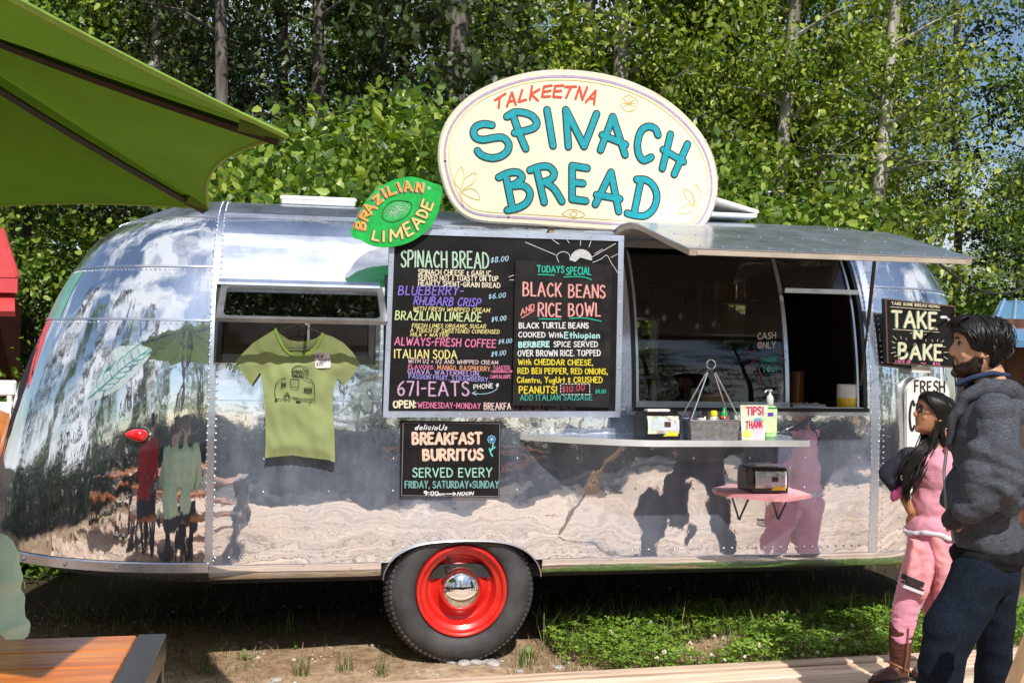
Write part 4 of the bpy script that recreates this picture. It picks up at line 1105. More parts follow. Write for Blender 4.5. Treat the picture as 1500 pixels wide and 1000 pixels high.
strokes('phone_arrow', MP, [[Zm(*p) for p in catmull([(588, 812), (594, 828), (570, 846), (520, 856), (474, 852)], 4)], [Zm(490, 842), Zm(472, 852), Zm(492, 862)]], .0032, .0012, ink(*LBL), menu)
sun_ = [[Zm(*p) for p in s] for s in ([(835, 84), (895, 125)], [(918, 82), (946, 120)], [(1002, 96), (1000, 132)], [(1055, 102), (1042, 140)], [(1172, 122), (1058, 188)], [(732, 116), (880, 178)], [(1108, 150), (1070, 172)], [(1185, 172), (1150, 190)],
    catmull([(895, 215), (885, 180), (915, 162), (945, 175), (950, 205)], 4), catmull([(1060, 215), (1085, 205), (1105, 195), (1130, 180), (1150, 215), (1170, 245), (1185, 270)], 4), [(650, 285), (680, 275)], [(655, 300), (680, 300)])]
strokes('sun_drawing', MP, sun_, .0026, .0012, ink(*WHT), menu)
hs = [(950 + 54 - 54 * math.cos(math.pi * k / 12), 202 - 52 * math.sin(math.pi * k / 12)) for k in range(13)]
board(MP, [Zm(*p) for p in hs + [(1050, 205), (1000, 190), (975, 212)]], .001, .0016, 'sun_disc', ink('chalk_dust', 214, 216, 218), menu)
# today's special board hung over it
DP = Plane((0, -.074, 0), (1, 0, 0), (0, 0, 1))
spec_ = thing('special_board', DP.at(*DP.uv(822, 596)), "smaller black chalkboard headed TODAY'S SPECIAL hung over the right half of the menu board", 'chalkboard')
board(DP, [(755, 381), (897, 388), (893, 597), (751, 593)], -.016, -.002, 'black_panel', mat('chalkboard_grey', (.012, .0115, .0115), .6, 0, .6, 9, spec=.2), spec_)
write(DP, Zs, [
    ('TODAYS', (195, 118), (358, 122), 38, TEA, .0060), ('SPECIAL', (374, 134), (522, 134), 44, TEA, .0058), ('BLACK', (110, 262), (340, 268), 80, SAL, .0098), ('BEANS', (388, 272), (608, 275), 74, SAL, .0098),
    ('AND', (96, 382), (176, 344), 34, SAL, .0058), ('RICE', (202, 388), (338, 390), 78, SAL, .0098), ('BOWL', (388, 390), (578, 385), 76, SAL, .0098),
    ('BLACK TURTLE BEANS', (85, 460), (506, 460), 32, WHT, .0052), ('COOKED With', (82, 514), (348, 516), 30, WHT, .0052), ('Ethiopian', (362, 520), (574, 520), 36, CYA, .0064),
    ('BERBERE', (84, 576), (268, 573), 30, CYA, .0072), ('SPICE SERVED', (297, 574), (564, 573), 31, WHT, .0048), ('OVER BROWN RICE. TOPPED', (78, 630), (580, 628), 34, WHT, .0050),
    ('With CHEDDAR CHEESE,', (80, 682), (534, 686), 32, YEL, .0054), ('RED BEll PEPPER, RED ONIONS,', (78, 736), (624, 740), 33, YEL, .0052), ('Cilantro, YogUrt & CRUSHED', (74, 791), (592, 792), 34, YEL, .0054), ('PEANUTS!', (86, 856), (314, 856), 40, YEL, .0062),
    ('$10.00', (350, 852), (482, 838), 36, ('brick_pink', 190, 80, 92), .0052), ('$4.00', (552, 858), (612, 856), 22, TEA, .0034), ('ADD ITALIAN SAUSAGE', (92, 900), (530, 898), 34, ('sea_green', 60, 166, 150), .0048)], spec_, .0012)
W2 = []
for s, a, b, h in (('BLACK', (110, 262), (340, 268), 80), ('BEANS', (388, 272), (608, 275), 74), ('RICE', (202, 388), (338, 390), 78), ('BOWL', (388, 390), (578, 385), 76)): W2 += textline(s, Zs(*a), Zs(*b), h / 4.165)
strokes('lettering', DP, W2, .0038, .0036, ink('pale_rose', 250, 206, 200), spec_)
strokes('underline', DP, [[Zs(*p) for p in s] for s in ([(200, 133), (300, 137)], catmull([(360, 148), (470, 148), (525, 165)], 4), [(205, 404), (338, 405)], catmull([(392, 401), (480, 398), (585, 418)], 4))], .0052, .0012, ink(*TEA), spec_)
strokes('underline', DP, [[Zs(100, 398), Zs(178, 352)]], .0052, .0012, ink(*SAL), spec_)
strokes('price_outline', DP, [[Zs(a, b), Zs(a + 10, b)] for b in (800, 864) for a in range(345, 510, 20)] + [[Zs(a, b), Zs(a, b + 10)] for a in (338, 515) for b in range(806, 858, 18)], .0034, .0012, ink(*WHT), spec_)

# ---- breakfast burritos board
BP = Plane((0, -.022, 0), (1, 0, 0), (0, 0, 1)); Zq = zm(580, 610, 8)
bur = thing('burrito_board', BP.at(*BP.uv(660, 728)), 'small black board lettered BREAKFAST BURRITOS below the menu board', 'chalkboard')
board(BP, [(587, 616), (734, 618), (732, 728), (586, 727)], -.018, -.002, 'black_panel', BLACKB, bur)
strokes('thin_border', BP, [[Zq(85, 70), Zq(1218, 80), Zq(1205, 932), Zq(65, 922), Zq(85, 70)]], .0022, .0012, ink('grey_line', 168, 166, 170), bur)
PCH = ('peach', 248, 214, 192)
write(BP, Zq, [('delicioUs', (222, 150), (590, 152), 56, WHT, .0050, .35), ('SERVED EVERY', (198, 704), (1120, 702), 100, ('aqua_yellow', 168, 226, 208), .0064), ('FRIDAY, SATURDAY+SUNDAY', (108, 832), (1200, 832), 78, ('dusty_teal', 120, 176, 172), .0062),
    ('9:00', (332, 918), (492, 920), 46, WHT, .0062), ('am', (502, 918), (568, 918), 34, WHT, .0034), ('NOON', (718, 918), (898, 914), 36, WHT, .0048, .4)], bur, .0012)
for s, a, b, h in (('BREAKFAST', (200, 318), (1000, 312), 122), ('BURRITOS', (325, 506), (1015, 500), 118)):
    st = textline(s, Zq(*a), Zq(*b), h / 8, jit=.04); strokes('lettering', BP, st, .0135, .0012, ink(*PCH), bur)
strokes('arrow', BP, [[Zq(585, 903), Zq(700, 903)], [Zq(672, 885), Zq(702, 903), Zq(672, 920)]], .0048, .0012, ink(*WHT), bur)
pet = []
for k in range(8):
    a = k * math.pi / 4; c_ = (1120 + 36 * math.cos(a), 265 + 34 * math.sin(a)); pet.append([Zq(c_[0] + 13 * math.cos(t), c_[1] + 13 * math.sin(t)) for t in np.linspace(0, 2 * math.pi, 9)])
strokes('flower_drawing', BP, pet, .0032, .0012, ink('sky_ink', 120, 190, 240), bur); strokes('flower_centre', BP, [[Zq(1118, 265), Zq(1124, 265)]], .010, .0013, ink(*WHT), bur)
strokes('flower_stem', BP, [[Zq(*p) for p in s] for s in (catmull([(1138, 310), (1130, 370), (1105, 410), (1130, 460)], 4), [(1160, 355), (1118, 385)], [(1095, 375), (1108, 410)])], .0075, .0012, ink('aqua', 110, 220, 210), bur)

# ---- take-n-bake board and coffee sign at the front end of the trailer
TP_ = Plane((0, -.03, 0), (1, 0.0, 0), (0, 0, 1)); Zt = zm(1250, 440, 5)
take = thing('bread_board', TP_.at(*TP_.uv(1350, 535)), 'black hand-lettered TAKE -N- BAKE board on the rounded front end of the trailer', 'sign')
tc_ = [(1296, 437), (1399, 448), (1399, 539), (1299, 532)]
board(TP_, tc_, -.035, -.002, 'black_panel', BLACKB, take)
for i in range(4): strip_px(TP_, tc_[i], tc_[(i + 1) % 4], 2.0, -.001, .003 + i * .0004, 'frame_strip', mat('dark_wood_edge', (.09, .05, .03), .5), take, (1348, 490))
STR = ('straw_white', 240, 234, 196)
write(TP_, Zt, [('TAKE SOME BREAD HOME!', (280, 30), (632, 54), 19, STR, .0034), ('PACK OF', (306, 458), (420, 462), 24, PNK, .0040), ('*'.replace('*', '~'), (495, 470), (530, 470), 24, PNK, .0040), ('$16', (582, 474), (634, 476), 24, PNK, .0040)], take, .0012)
for s, a, b, h in (('TAKE', (285, 190), (606, 206), 112), ('BAKE', (335, 422), (645, 436), 106), ('N', (447, 274), (496, 276), 52)):
    st = textline(s, Zt(*a), Zt(*b), h / 5, jit=.02)
    strokes('letter_shadow', TP_, [[(x - .9, y + .2) for x, y in q] for q in st], .0165, .0012, ink('blue_grey', 96, 150, 140), take); strokes('lettering', TP_, st, .0150, .0034, ink(*STR), take)
strokes('ruled_line', TP_, [[Zt(272, 47), Zt(635, 72)], [Zt(290, 210), Zt(628, 232)], [Zt(415, 240), Zt(430, 240)], [Zt(518, 248), Zt(535, 248)]], .0028, .0012, ink(*STR), take)
strokes('rays', TP_, [[Zt(*a), Zt(*b)] for a, b in (((290, 260), (315, 285)), ((345, 262), (352, 282)), ((385, 275), (388, 290)), ((280, 300), (305, 312)), ((285, 345), (308, 345)), ((275, 385), (308, 378)), ((300, 410), (315, 400)), ((575, 288), (578, 300)), ((620, 282), (612, 300)), ((662, 292), (645, 305)), ((655, 340), (675, 338)), ((662, 378), (690, 380)), ((662, 412), (690, 428)), ((530, 285), (530, 298)))], .0026, .0012, ink(*STR), take)
strokes('curved_arrow', TP_, [[Zt(*p) for p in catmull([(645, 122), (680, 124), (705, 150), (715, 190)], 4)]], .014, .0012, ink(*WHT), take)
CP = Plane((0, -.015, 0), (1, 0, 0), (0, 0, 1))
cof = thing('coffee_sign', CP.at(*CP.uv(1360, 700)), 'white arched sign reading FRESH COFFEE behind the girl on the front end of the trailer', 'sign')
arc_ = [(1329, 720), (1329, 575)] + [(1360 - 31 * math.cos(t), 573 - 25 * math.sin(t) + 3) for t in np.linspace(.15, math.pi - .15, 12)] + [(1391, 578), (1391, 722)]
board(CP, arc_, -.03, -.002, 'sign_panel', mat('sign_white', (.72, .71, .68), .35), cof)
strokes('lettering', CP, textline('FRESH', Zt(450, 668), Zt(668, 668), 16, jit=.05), .0085, .0012, ink('sign_black', 30, 26, 30), cof)
st = []
for i, ch in enumerate('COFFEE'): st += affine(ch, Zt(412 + i * 50, 950), Zt(412 + i * 50 + 34, 950), Zt(414 + i * 50, 735 - (8 * (2.5 - abs(2.5 - i)))))
strokes('lettering', CP, st, .0135, .0012, ink('sign_black', 30, 26, 30), cof)
strokes('lettering', CP, textline('BREWED', Zt(430, 1150), Zt(690, 1150), 24), .0085, .0012, ink('sign_black', 30, 26, 30), cof) if False else None
board(CP, [(1337, 536), (1364, 538), (1364, 546), (1337, 545)], -.012, -.006, 'paper_tag', mat('tag_paper', (.6, .58, .53), .7), cof)

# ---- window lettering on the hatch glass
GP = Plane((0, .018, 0), (1, 0, 0), (0, 0, 1)); Zg = zm(1080, 470, 5.557)
gl_ = thing('window_note', GP.at(*GP.uv(1122, 545)), 'hand-painted CASH ONLY THANK YOU note on the dark sliding glass of the serving hatch', 'window lettering')
write(GP, Zg, [('CASH', (168, 148), (310, 142), 50, ('chalk_grey', 226, 224, 214), .0050), ('ONLY', (168, 222), (310, 218), 50, ('chalk_grey', 226, 224, 214), .0050), ('THANK', (188, 335), (316, 332), 36, ('deep_teal', 40, 190, 166), .0040), ('YOU!', (205, 412), (318, 412), 50, ('deep_teal', 40, 190, 166), .0055)], gl_, .0012)
strokes('pink_fill', GP, [[Zg(185, 182), Zg(186, 208)], [Zg(252, 372), Zg(254, 402)]], .014, .0006, ink('coral', 226, 110, 120), gl_)
strokes('red_marks', GP, [[Zg(*a), Zg(*b)] for a, b in (((150, 240), (75, 258)), ((158, 300), (95, 362)), ((200, 430), (148, 530)), ((300, 450), (330, 545)), ((350, 300), (395, 322)), ((340, 245), (400, 250)))], .0042, .0012, ink('crimson', 170, 30, 44), gl_)
# =================================================================== SHELF AND WHAT STANDS ON IT
SHZ = 1.145
sh_ = [(1.515, -.004), (1.56, -.05), (1.64, -.13), (1.76, -.22), (1.90, -.30), (2.02, -.355), (2.10, -.375), (2.89, -.375), (2.92, -.35), (2.92, -.004)]
shelf = thing('counter_shelf', (2.3, -.1, SHZ), 'long aluminium counter shelf with tapered left end below the serving hatch', 'shelf')
mb = MB(); mb.prism(sh_, lambda u, v_, w_: (u, v_, w_), SHZ - .004, SHZ)
STEEL = metal_mat('shelf_steel', (.55, .56, .58), .10, .38, .3, [(6, .002, (1, 1, 1))])
part('shelf_top', mb, STEEL, shelf)
mb = MB(); fr_ = sh_[:-1]; V = []
for (x, y) in fr_: V += [(x, y - .002, SHZ + .001), (x, y - .004, SHZ - .030), (x, y + .02, SHZ - .032)]
mb.add(V, [(3 * i + j + 1, 3 * i + j, 3 * i + 3 + j, 3 * i + 4 + j) for i in range(len(fr_) - 1) for j in range(2)])
part('shelf_lip', mb, metal_mat('lip_metal', (.85, .85, .86), .36, .65, .6, [(30, .0004, (1, 1, 1))], tint=(.8, .8, .8)), shelf, smooth=40)

def picture_mat():
    m = bpy.data.materials.new('dispenser_card'); m.use_nodes = True; t = m.node_tree; b = t.nodes['Principled BSDF']; b.inputs['Roughness'].default_value = .15; b.inputs['Coat Weight'].default_value = .6
    tcn = t.nodes.new('ShaderNodeTexCoord'); vo = t.nodes.new('ShaderNodeTexVoronoi'); vo.inputs['Scale'].default_value = 38
    nz = t.nodes.new('ShaderNodeTexNoise'); nz.inputs['Scale'].default_value = 22; nz.inputs['Detail'].default_value = 6
    t.links.new(tcn.outputs['Object'], vo.inputs['Vector']); t.links.new(tcn.outputs['Object'], nz.inputs['Vector'])
    rp = t.nodes.new('ShaderNodeValToRGB'); e = rp.color_ramp.elements; e[0].color = (.05, .08, .06, 1); e[1].color = (.7, .68, .6, 1); e[0].position = .36; e[1].position = .6
    t.links.new(nz.outputs[0], rp.inputs[0])
    mx = t.nodes.new('ShaderNodeMixRGB'); mx.inputs[0].default_value = .22; t.links.new(rp.outputs[0], mx.inputs[1]); t.links.new(vo.outputs['Color'], mx.inputs[2])
    t.links.new(mx.outputs[0], b.inputs['Base Color']); MATS['card'] = m; return m
CARD = picture_mat()
def dispenser(loc, rz, lab):
    t = thing('napkin_dispenser', loc, lab, 'napkin dispenser', 'black napkin dispensers', rz)
    w_, d_, h_ = .19, .13, .135
    prof_ = catmull([(-d_ / 2, .0), (-d_ / 2 - .004, .06), (-d_ / 2 + .004, .105), (-d_ / 2 + .03, h_ - .005), (0, h_), (d_ / 2 - .03, h_ - .006), (d_ / 2 - .004, .105), (d_ / 2 + .003, .06), (d_ / 2, 0)], 4)
    V = [(x, y, z) for x in (-w_ / 2, w_ / 2) for y, z in prof_]; n = len(prof_)
    mb = MB(); mb.add(V, [(i, i + 1, n + i + 1, n + i) for i in range(n - 1)] + [tuple(range(n))[::-1], tuple(range(n, 2 * n)), (0, n, 2 * n - 1, n - 1)])
    part('casing', mb, BLACKP, t, smooth=35, local=True)
    mb = MB(); V = []; q = [(y, z) for y, z in prof_ if y < -.0 and z > .012 and z < .118]; m_ = len(q)
    for x in (-w_ / 2 + .012, w_ / 2 - .008): V += [(x, y - .0025, z) for y, z in q]
    mb.add(V, [(i, m_ + i, m_ + i + 1, i + 1) for i in range(m_ - 1)]); part('front_card', mb, CARD, t, smooth=180, local=True)
    V = []
    for (a, b) in ((-.07, -.03), (.015, .045)): pass
    mb = MB(); body = catmull([(-.070, .045), (-.066, .075), (-.040, .090), (.02, .092), (.058, .088), (.068, .06), (.066, .04)], 3)
    yf = lambda z: float(np.interp(z, [p[1] for p in prof_[:len(prof_) // 2]], [p[0] for p in prof_[:len(prof_) // 2]])) - .0036
    mb.add([(x, yf(z), z) for x, z in body], [tuple(range(len(body)))[::-1]]); part('camper_print', mb, mat('print_silver', (.5, .55, .6), .3), t, local=True)
    mb = MB(); mb.add([(x, yf(z) - .0008, z) for x, z in ((.005, .06), (.04, .06), (.04, .086), (.005, .086))], [(0, 1, 2, 3)]); part('window_print', mb, mat('print_dark', (.08, .04, .03), .3), t, local=True)
    mb = MB(); mb.add([(x, yf(z) - .0006, z) for x, z in ((.0, .016), (.08, .016), (.08, .036), (.03, .038))], [(0, 1, 2, 3)]); part('yellow_print', mb, mat('print_yellow', (.75, .55, .04), .3), t, local=True)
    mb = MB().box(-.06, .06, -.02, .02, h_ - .004, h_ + .008); part('napkins', mb, mat('napkin_paper', (.75, .73, .7), .8), t, local=True)
    return t
p = on_z(970, 644, SHZ); dispenser((p.x, p.y + .085, SHZ + .001), R(8), 'black napkin dispenser with printed card at the left on the counter shelf')

# galvanised condiment caddy
p = on_z(1048, 645, SHZ); cx, cy = p.x, p.y + .075
cad = thing('condiment_caddy', (cx, cy, SHZ), 'galvanised metal condiment tray with tall wire carrying handle on the counter shelf', 'caddy')
w1, w2, d1, d2, hh = .118, .128, .062, .072, .095
mb = MB(); V = []
for (w_, d_, z) in ((w1, d1, .002), (w2, d2, hh), (w2 - .003, d2 - .003, hh), (w1 - .003, d1 - .003, .006)):
    V += [(cx - w_, cy - d_, SHZ + z), (cx + w_, cy - d_, SHZ + z), (cx + w_, cy + d_, SHZ + z), (cx - w_, cy + d_, SHZ + z)]
mb.add(V, [(4 * i + j, 4 * i + (j + 1) % 4, 4 * i + 4 + (j + 1) % 4, 4 * i + 4 + j) for i in range(3) for j in range(4)] + [(3, 2, 1, 0), (12, 13, 14, 15)])
part('tray', mb, GALV, cad)
mb = MB(); zt = SHZ + hh; mb.tube([(cx - w2, cy - d2, zt), (cx + w2, cy - d2, zt), (cx + w2, cy + d2, zt), (cx - w2, cy + d2, zt), (cx - w2, cy - d2, zt)], .0055, 6)
part('rolled_rim', mb, CHROME, cad, smooth=60)
ap = Vector((cx + .0, cy, SHZ + .335))
for sx in (-1, 1):
    for sy in (-1, 1): part('handle_wire', MB().tube([(cx + sx * w2, cy + sy * d2, zt), tuple(ap + Vector((sx * .018, sy * .008, 0)))], .004, 8), CHROME, cad, smooth=60)
mb = MB(); mb.bbox(ap.x - .026, ap.x + .026, ap.y - .014, ap.y + .014, ap.z - .008, ap.z + .006, .003); part('handle_plate', mb, CHROME, cad)
mb = MB(); mb.tube([(ap.x + .023 * math.sin(t), ap.y, ap.z + .035 - .023 * math.cos(t)) for t in np.linspace(0, 2 * math.pi, 24)], .0035, 8); part('ring', mb, CHROME, cad, smooth=60)
def bottle(x, y, z, prof_, m_, cap, capm, lab, name='sauce_bottle', cat='bottle', grp='condiment bottles in the galvanised tray', extra=None):
    t = thing(name, (x, y, z), lab, cat, grp)
    part('bottle_body', MB().lathe(prof_, n=20), m_, t, smooth=50, local=True)
    if cap: part('cap', MB().lathe(cap, n=16), capm, t, smooth=50, local=True)
    if extra: part('paper_label', MB().lathe(extra[0], n=20), extra[1], t, smooth=50, local=True)
    return t
zb = SHZ + .008
sq = [(0, 0), (.024, 0), (.026, .01), (.026, .08), (.02, .10), (.012, .112)]
capc = [(.0175, .108), (.0175, .128), (.012, .134), (.0, .134)]
cy_ = mat('yellow_cap', (.78, .52, .01), .3); cg_ = mat('green_cap', (.01, .30, .07), .3); cb_ = mat('black_cap', (.015, .014, .014), .3)
bottle(cx + .015, cy - .01, zb, sq, mat('clear_sauce', (.55, .52, .38), .15, 0, .2), capc, cy_, 'clear condiment bottle with a yellow flip cap in the tray')
bottle(cx + .068, cy - .01, zb, sq, mat('chili_sauce', (.45, .05, .015), .2), [(.015, .108), (.015, .122), (.008, .132), (.004, .15), (0, .15)], cg_, 'red chili sauce bottle with a green nozzle cap in the tray', extra=([(.0265, .02), (.0265, .07)], mat('bottle_label', (.6, .5, .35), .5)))
bottle(cx - .03, cy + .0, zb, sq, mat('dark_sauce', (.05, .02, .01), .15), [(.014, .108), (.014, .128), (0, .13)], cb_, 'dark sauce bottle with black cap beside the yellow-capped bottle')
bottle(cx - .092, cy + .01, zb, [(0, 0), (.018, 0), (.019, .08), (.008, .10), (.007, .13)], mat('brown_hot_sauce', (.16, .04, .015), .15), [(.009, .128), (.009, .15), (0, .15)], cb_, 'slim brown hot sauce bottle at the left end of the tray')
bottle(cx - .055, cy - .03, zb, [(0, 0), (.022, 0), (.022, .085), (.02, .09)], mat('mustard', (.62, .45, .03), .3), [(.021, .09), (.021, .098), (0, .1)], mat('white_lid', (.7, .7, .68), .4), 'squat yellow mustard jar with white lid in the tray', 'mustard_jar', 'jar')
bottle(cx + .042, cy - .038, zb, [(0, 0), (.021, 0), (.021, .088)], GLASSC, [(.022, .086), (.022, .10), (0, .101)], CHROME, 'small glass shaker with a metal top near the green-capped bottle', 'salt_shaker', 'shaker')

# tip jar and sanitizer
p = on_z(1106, 643, SHZ)
tip = thing('tip_card', (p.x, p.y + .05, SHZ), 'collaged tip jar card with pink lettering beside the sanitizer bottle', 'tip jar')
TPp = Plane((0, p.y + .02, 0), (1, 0, 0), (0, 0, 1)); Zc = zm(920, 560, 5)
board(TPp, [Zc(*q) for q in ((822, 165), (1025, 165), (1000, 420), (835, 425))], -.008, -.001, 'card', mat('card_collage', (.42, .5, .33), .5, 0, .7, 30, col2=(.75, .72, .6)), tip)
strokes('lettering', TPp, textline('TIPS!', Zc(868, 235), Zc(990, 235), 11), .0075, .0012, ink('hot_pink', 226, 60, 110), tip)
strokes('lettering', TPp, textline('THANK', Zc(862, 335), Zc(985, 330), 10), .0060, .0012, ink('hot_pink', 226, 60, 110), tip)
board(TPp, [Zc(*q) for q in ((915, 325), (990, 318), (985, 415), (930, 412))], .0006, .001, 'pink_heart', mat('pale_pink_card', (.72, .45, .5), .6), tip)
board(TPp, [Zc(*q) for q in ((840, 385), (868, 345), (900, 372), (890, 405))], .0006, .0012, 'yellow_star', mat('yellow_card', (.75, .68, .08), .6), tip)
board(TPp, [Zc(*q) for q in ((925, 262), (975, 258), (968, 292), (930, 290))], .0006, .0012, 'blue_patch', mat('blue_card', (.08, .35, .55), .6), tip)
part('jar_block', MB().bbox(tip.location.x - .075, tip.location.x + .05, tip.location.y - .02, tip.location.y + .02, SHZ + .002, SHZ + .03, .004), mat('jar_wood', (.12, .07, .04), .5), tip)
p = on_z(1133, 643, SHZ)
san = thing('sanitizer_bottle', (p.x, p.y + .05, SHZ), 'clear pump bottle of green hand sanitizer at the right on the counter shelf', 'bottle')
mb = MB().bbox(-.036, .036, -.022, .022, 0, .165, .012); part('bottle_body', mb, mat('green_gel', (.35, .58, .25), .08, 0, .2, 14, coat=.8), san, smooth=30, local=True)
mb = MB().box(-.037, .028, -.0235, -.0228, .03, .15); part('paper_label', mb, mat('pale_green_label', (.55, .78, .35), .4, 0, .3, 40), san, local=True)
mb = MB().box(-.022, .010, -.0245, -.0238, .112, .132); part('logo_patch', mb, mat('violet_patch', (.12, .04, .35), .4), san, local=True)
mb = MB().box(-.037, .028, -.0245, -.0238, .150, .158); part('label_band', mb, mat('band_green', (.02, .2, .05), .4), san, local=True)
mb = MB().lathe([(.014, .165), (.018, .17), (.018, .20), (.014, .215), (.006, .22), (.005, .235), (.012, .238), (.012, .248), (0, .25)], n=16); mb.tube([(0, 0, .243), (-.025, -.01, .243), (-.032, -.012, .232)], .004, 8); part('pump', mb, mat('clear_pump', (.6, .63, .6), .15), san, smooth=60, local=True)
# brand word on the sanitizer is a tiny mark
strokes('logo_word', Plane((0, san.location.y - .0246, 0), (1, 0, 0), (0, 0, 1)), textline('PUREll', Zc(1060, 257), Zc(1096, 257), 2.6, jit=0), .0014, .0006, ink('label_white', 240, 240, 245), san)

# pink lower shelf and second dispenser
PZ_ = .845
pk = [(2.57, -.004), (2.59, -.10), (2.77, -.27), (2.84, -.28), (3.03, -.16), (3.04, -.004)]
pink = thing('pink_shelf', (2.8, -.1, PZ_), 'small pink painted corner shelf low on the trailer side under the counter', 'shelf')
part('shelf_board', MB().prism(pk, lambda u, v_, w_: (u, v_, w_), PZ_ - .018, PZ_), mat('salmon_pink', (.62, .27, .29), .5), pink)
for x in (2.70, 2.92): part('bracket', MB().tube([(x, -.006, PZ_ - .15), (x, -.02, PZ_ - .13), (x, -.12, PZ_ - .02)], .006, 6), BLACKM, pink)
p = on_z(1128, 722, PZ_); dispenser((p.x, p.y + .055, PZ_ + .001), R(-3), 'black napkin dispenser standing on the low pink shelf')

# inside the hatch: mug, papers, tray, box, bottle
def lathe_thing(name, loc, prof_, m_, lab, cat): 
    t = thing(name, loc, lab, cat); part('body', MB().lathe(prof_, n=28), m_, t, smooth=50, local=True); return t
p = on_y(1240, 594, .06)
mug = thing('coffee_mug', (p.x, .06, hz0), 'white mug with a yellow base on the sill of the serving hatch', 'mug')
sc_ = 1.25
part('mug_body', MB().lathe([(r * sc_, h * sc_) for r, h in [(0, .002), (.041, .0), (.0425, .002), (.0425, .042)]], n=28), mat('mug_yellow', (.72, .50, .03), .15, coat=.5), mug, smooth=40, local=True)
part('mug_rim', MB().lathe([(r * sc_, h * sc_) for r, h in [(.0425, .042), (.0425, .098), (.041, .10), (.039, .098), (.039, .01), (0, .008)]], n=28), mat('mug_white', (.72, .70, .64), .15, coat=.5), mug, smooth=40, local=True)
part('handle', MB().tube([(.038 * sc_ + .0, 0, .085 * sc_)] + [((.05 + .028 * math.sin(t)) * sc_, 0, (.05 + .032 * math.cos(t)) * sc_) for t in np.linspace(.2, math.pi - .2, 10)] + [(.040 * sc_, 0, .018 * sc_)], .0062, 8), MATS['mug_white'], mug, smooth=60, local=True)
p = on_y(1180, 592, .12); mb = MB()
V = []; nx_, ny_ = 14, 5
for j in range(ny_):
    for i in range(nx_): V.append((p.x - .11 + .2 * i / 13, .06 + .1 * j / 4, hz0 + .012 + .018 * abs(noise.noise(Vector((i * .5, j * .7, 2)))) * (1 if 0 < i < 13 else .3)))
mb.add(V, [(j * nx_ + i, j * nx_ + i + 1, (j + 1) * nx_ + i + 1, (j + 1) * nx_ + i) for j in range(ny_ - 1) for i in range(nx_ - 1)]); mb.box(p.x - .10, p.x + .09, .062, .15, hz0, hz0 + .012)
solo('folded_cloth', mb, mat('pale_cloth', (.5, .48, .46), .9), 'crumpled pale cloth lying on the hatch sill left of the mug', 'cloth', smooth=40)
p = on_y(1043, 575, .45); t = thing('wooden_box', (p.x, .45, 1.236), 'plain light wooden box on the counter inside the hatch', 'box')
part('box_front', MB().bbox(-.09, .09, -.05, .05, .0, .10, .004), PINE, t, local=True)
p = on_y(1000, 585, .35); mb = MB().bbox(p.x - .17, p.x + .2, .2, .42, 1.236, 1.256, .005); solo('serving_tray', mb, mat('green_tray', (.01, .16, .08), .3), 'flat green tray on the counter inside the hatch', 'tray')
p = on_y(952, 575, .35); bottle(p.x, .30, 1.236, [(0, 0), (.022, 0), (.022, .13), (.01, .16)], mat('pale_bottle', (.55, .55, .5), .3), [(.012, .158), (.012, .175), (0, .176)], cy_, 'tall pale bottle with yellow cap standing inside the left of the hatch', 'squeeze_bottle', 'bottle', None)

# =================================================================== T-SHIRT ON A HANGER
SH = zm(340, 460, 4.545); SPn = Plane((0, -.048, 0), (1, 0, 0), (0, 0, 1))
shirt = thing('green_shirt', SPn.at(*SPn.uv(437, 672)), 'light green short-sleeved t-shirt with a camper print hanging from the trailer window', 't-shirt')
front = [(290, 100), (240, 128), (190, 160), (135, 195), (80, 250), (25, 310), (60, 385), (100, 440), (130, 472), (165, 420), (188, 385), (192, 420), (200, 470), (215, 560), (222, 700), (222, 850), (220, 955), (320, 945), (400, 938), (480, 950), (560, 958), (640, 968), (685, 985), (682, 800), (668, 640), (672, 520), (690, 440), (705, 430), (745, 472), (800, 410), (852, 330), (800, 250), (740, 190), (670, 150), (600, 128)]
neckf = [(588, 165), (560, 215), (500, 262), (440, 278), (380, 258), (340, 215), (310, 155)]
neckb = [(560, 160), (500, 178), (440, 182), (380, 172), (330, 140)]
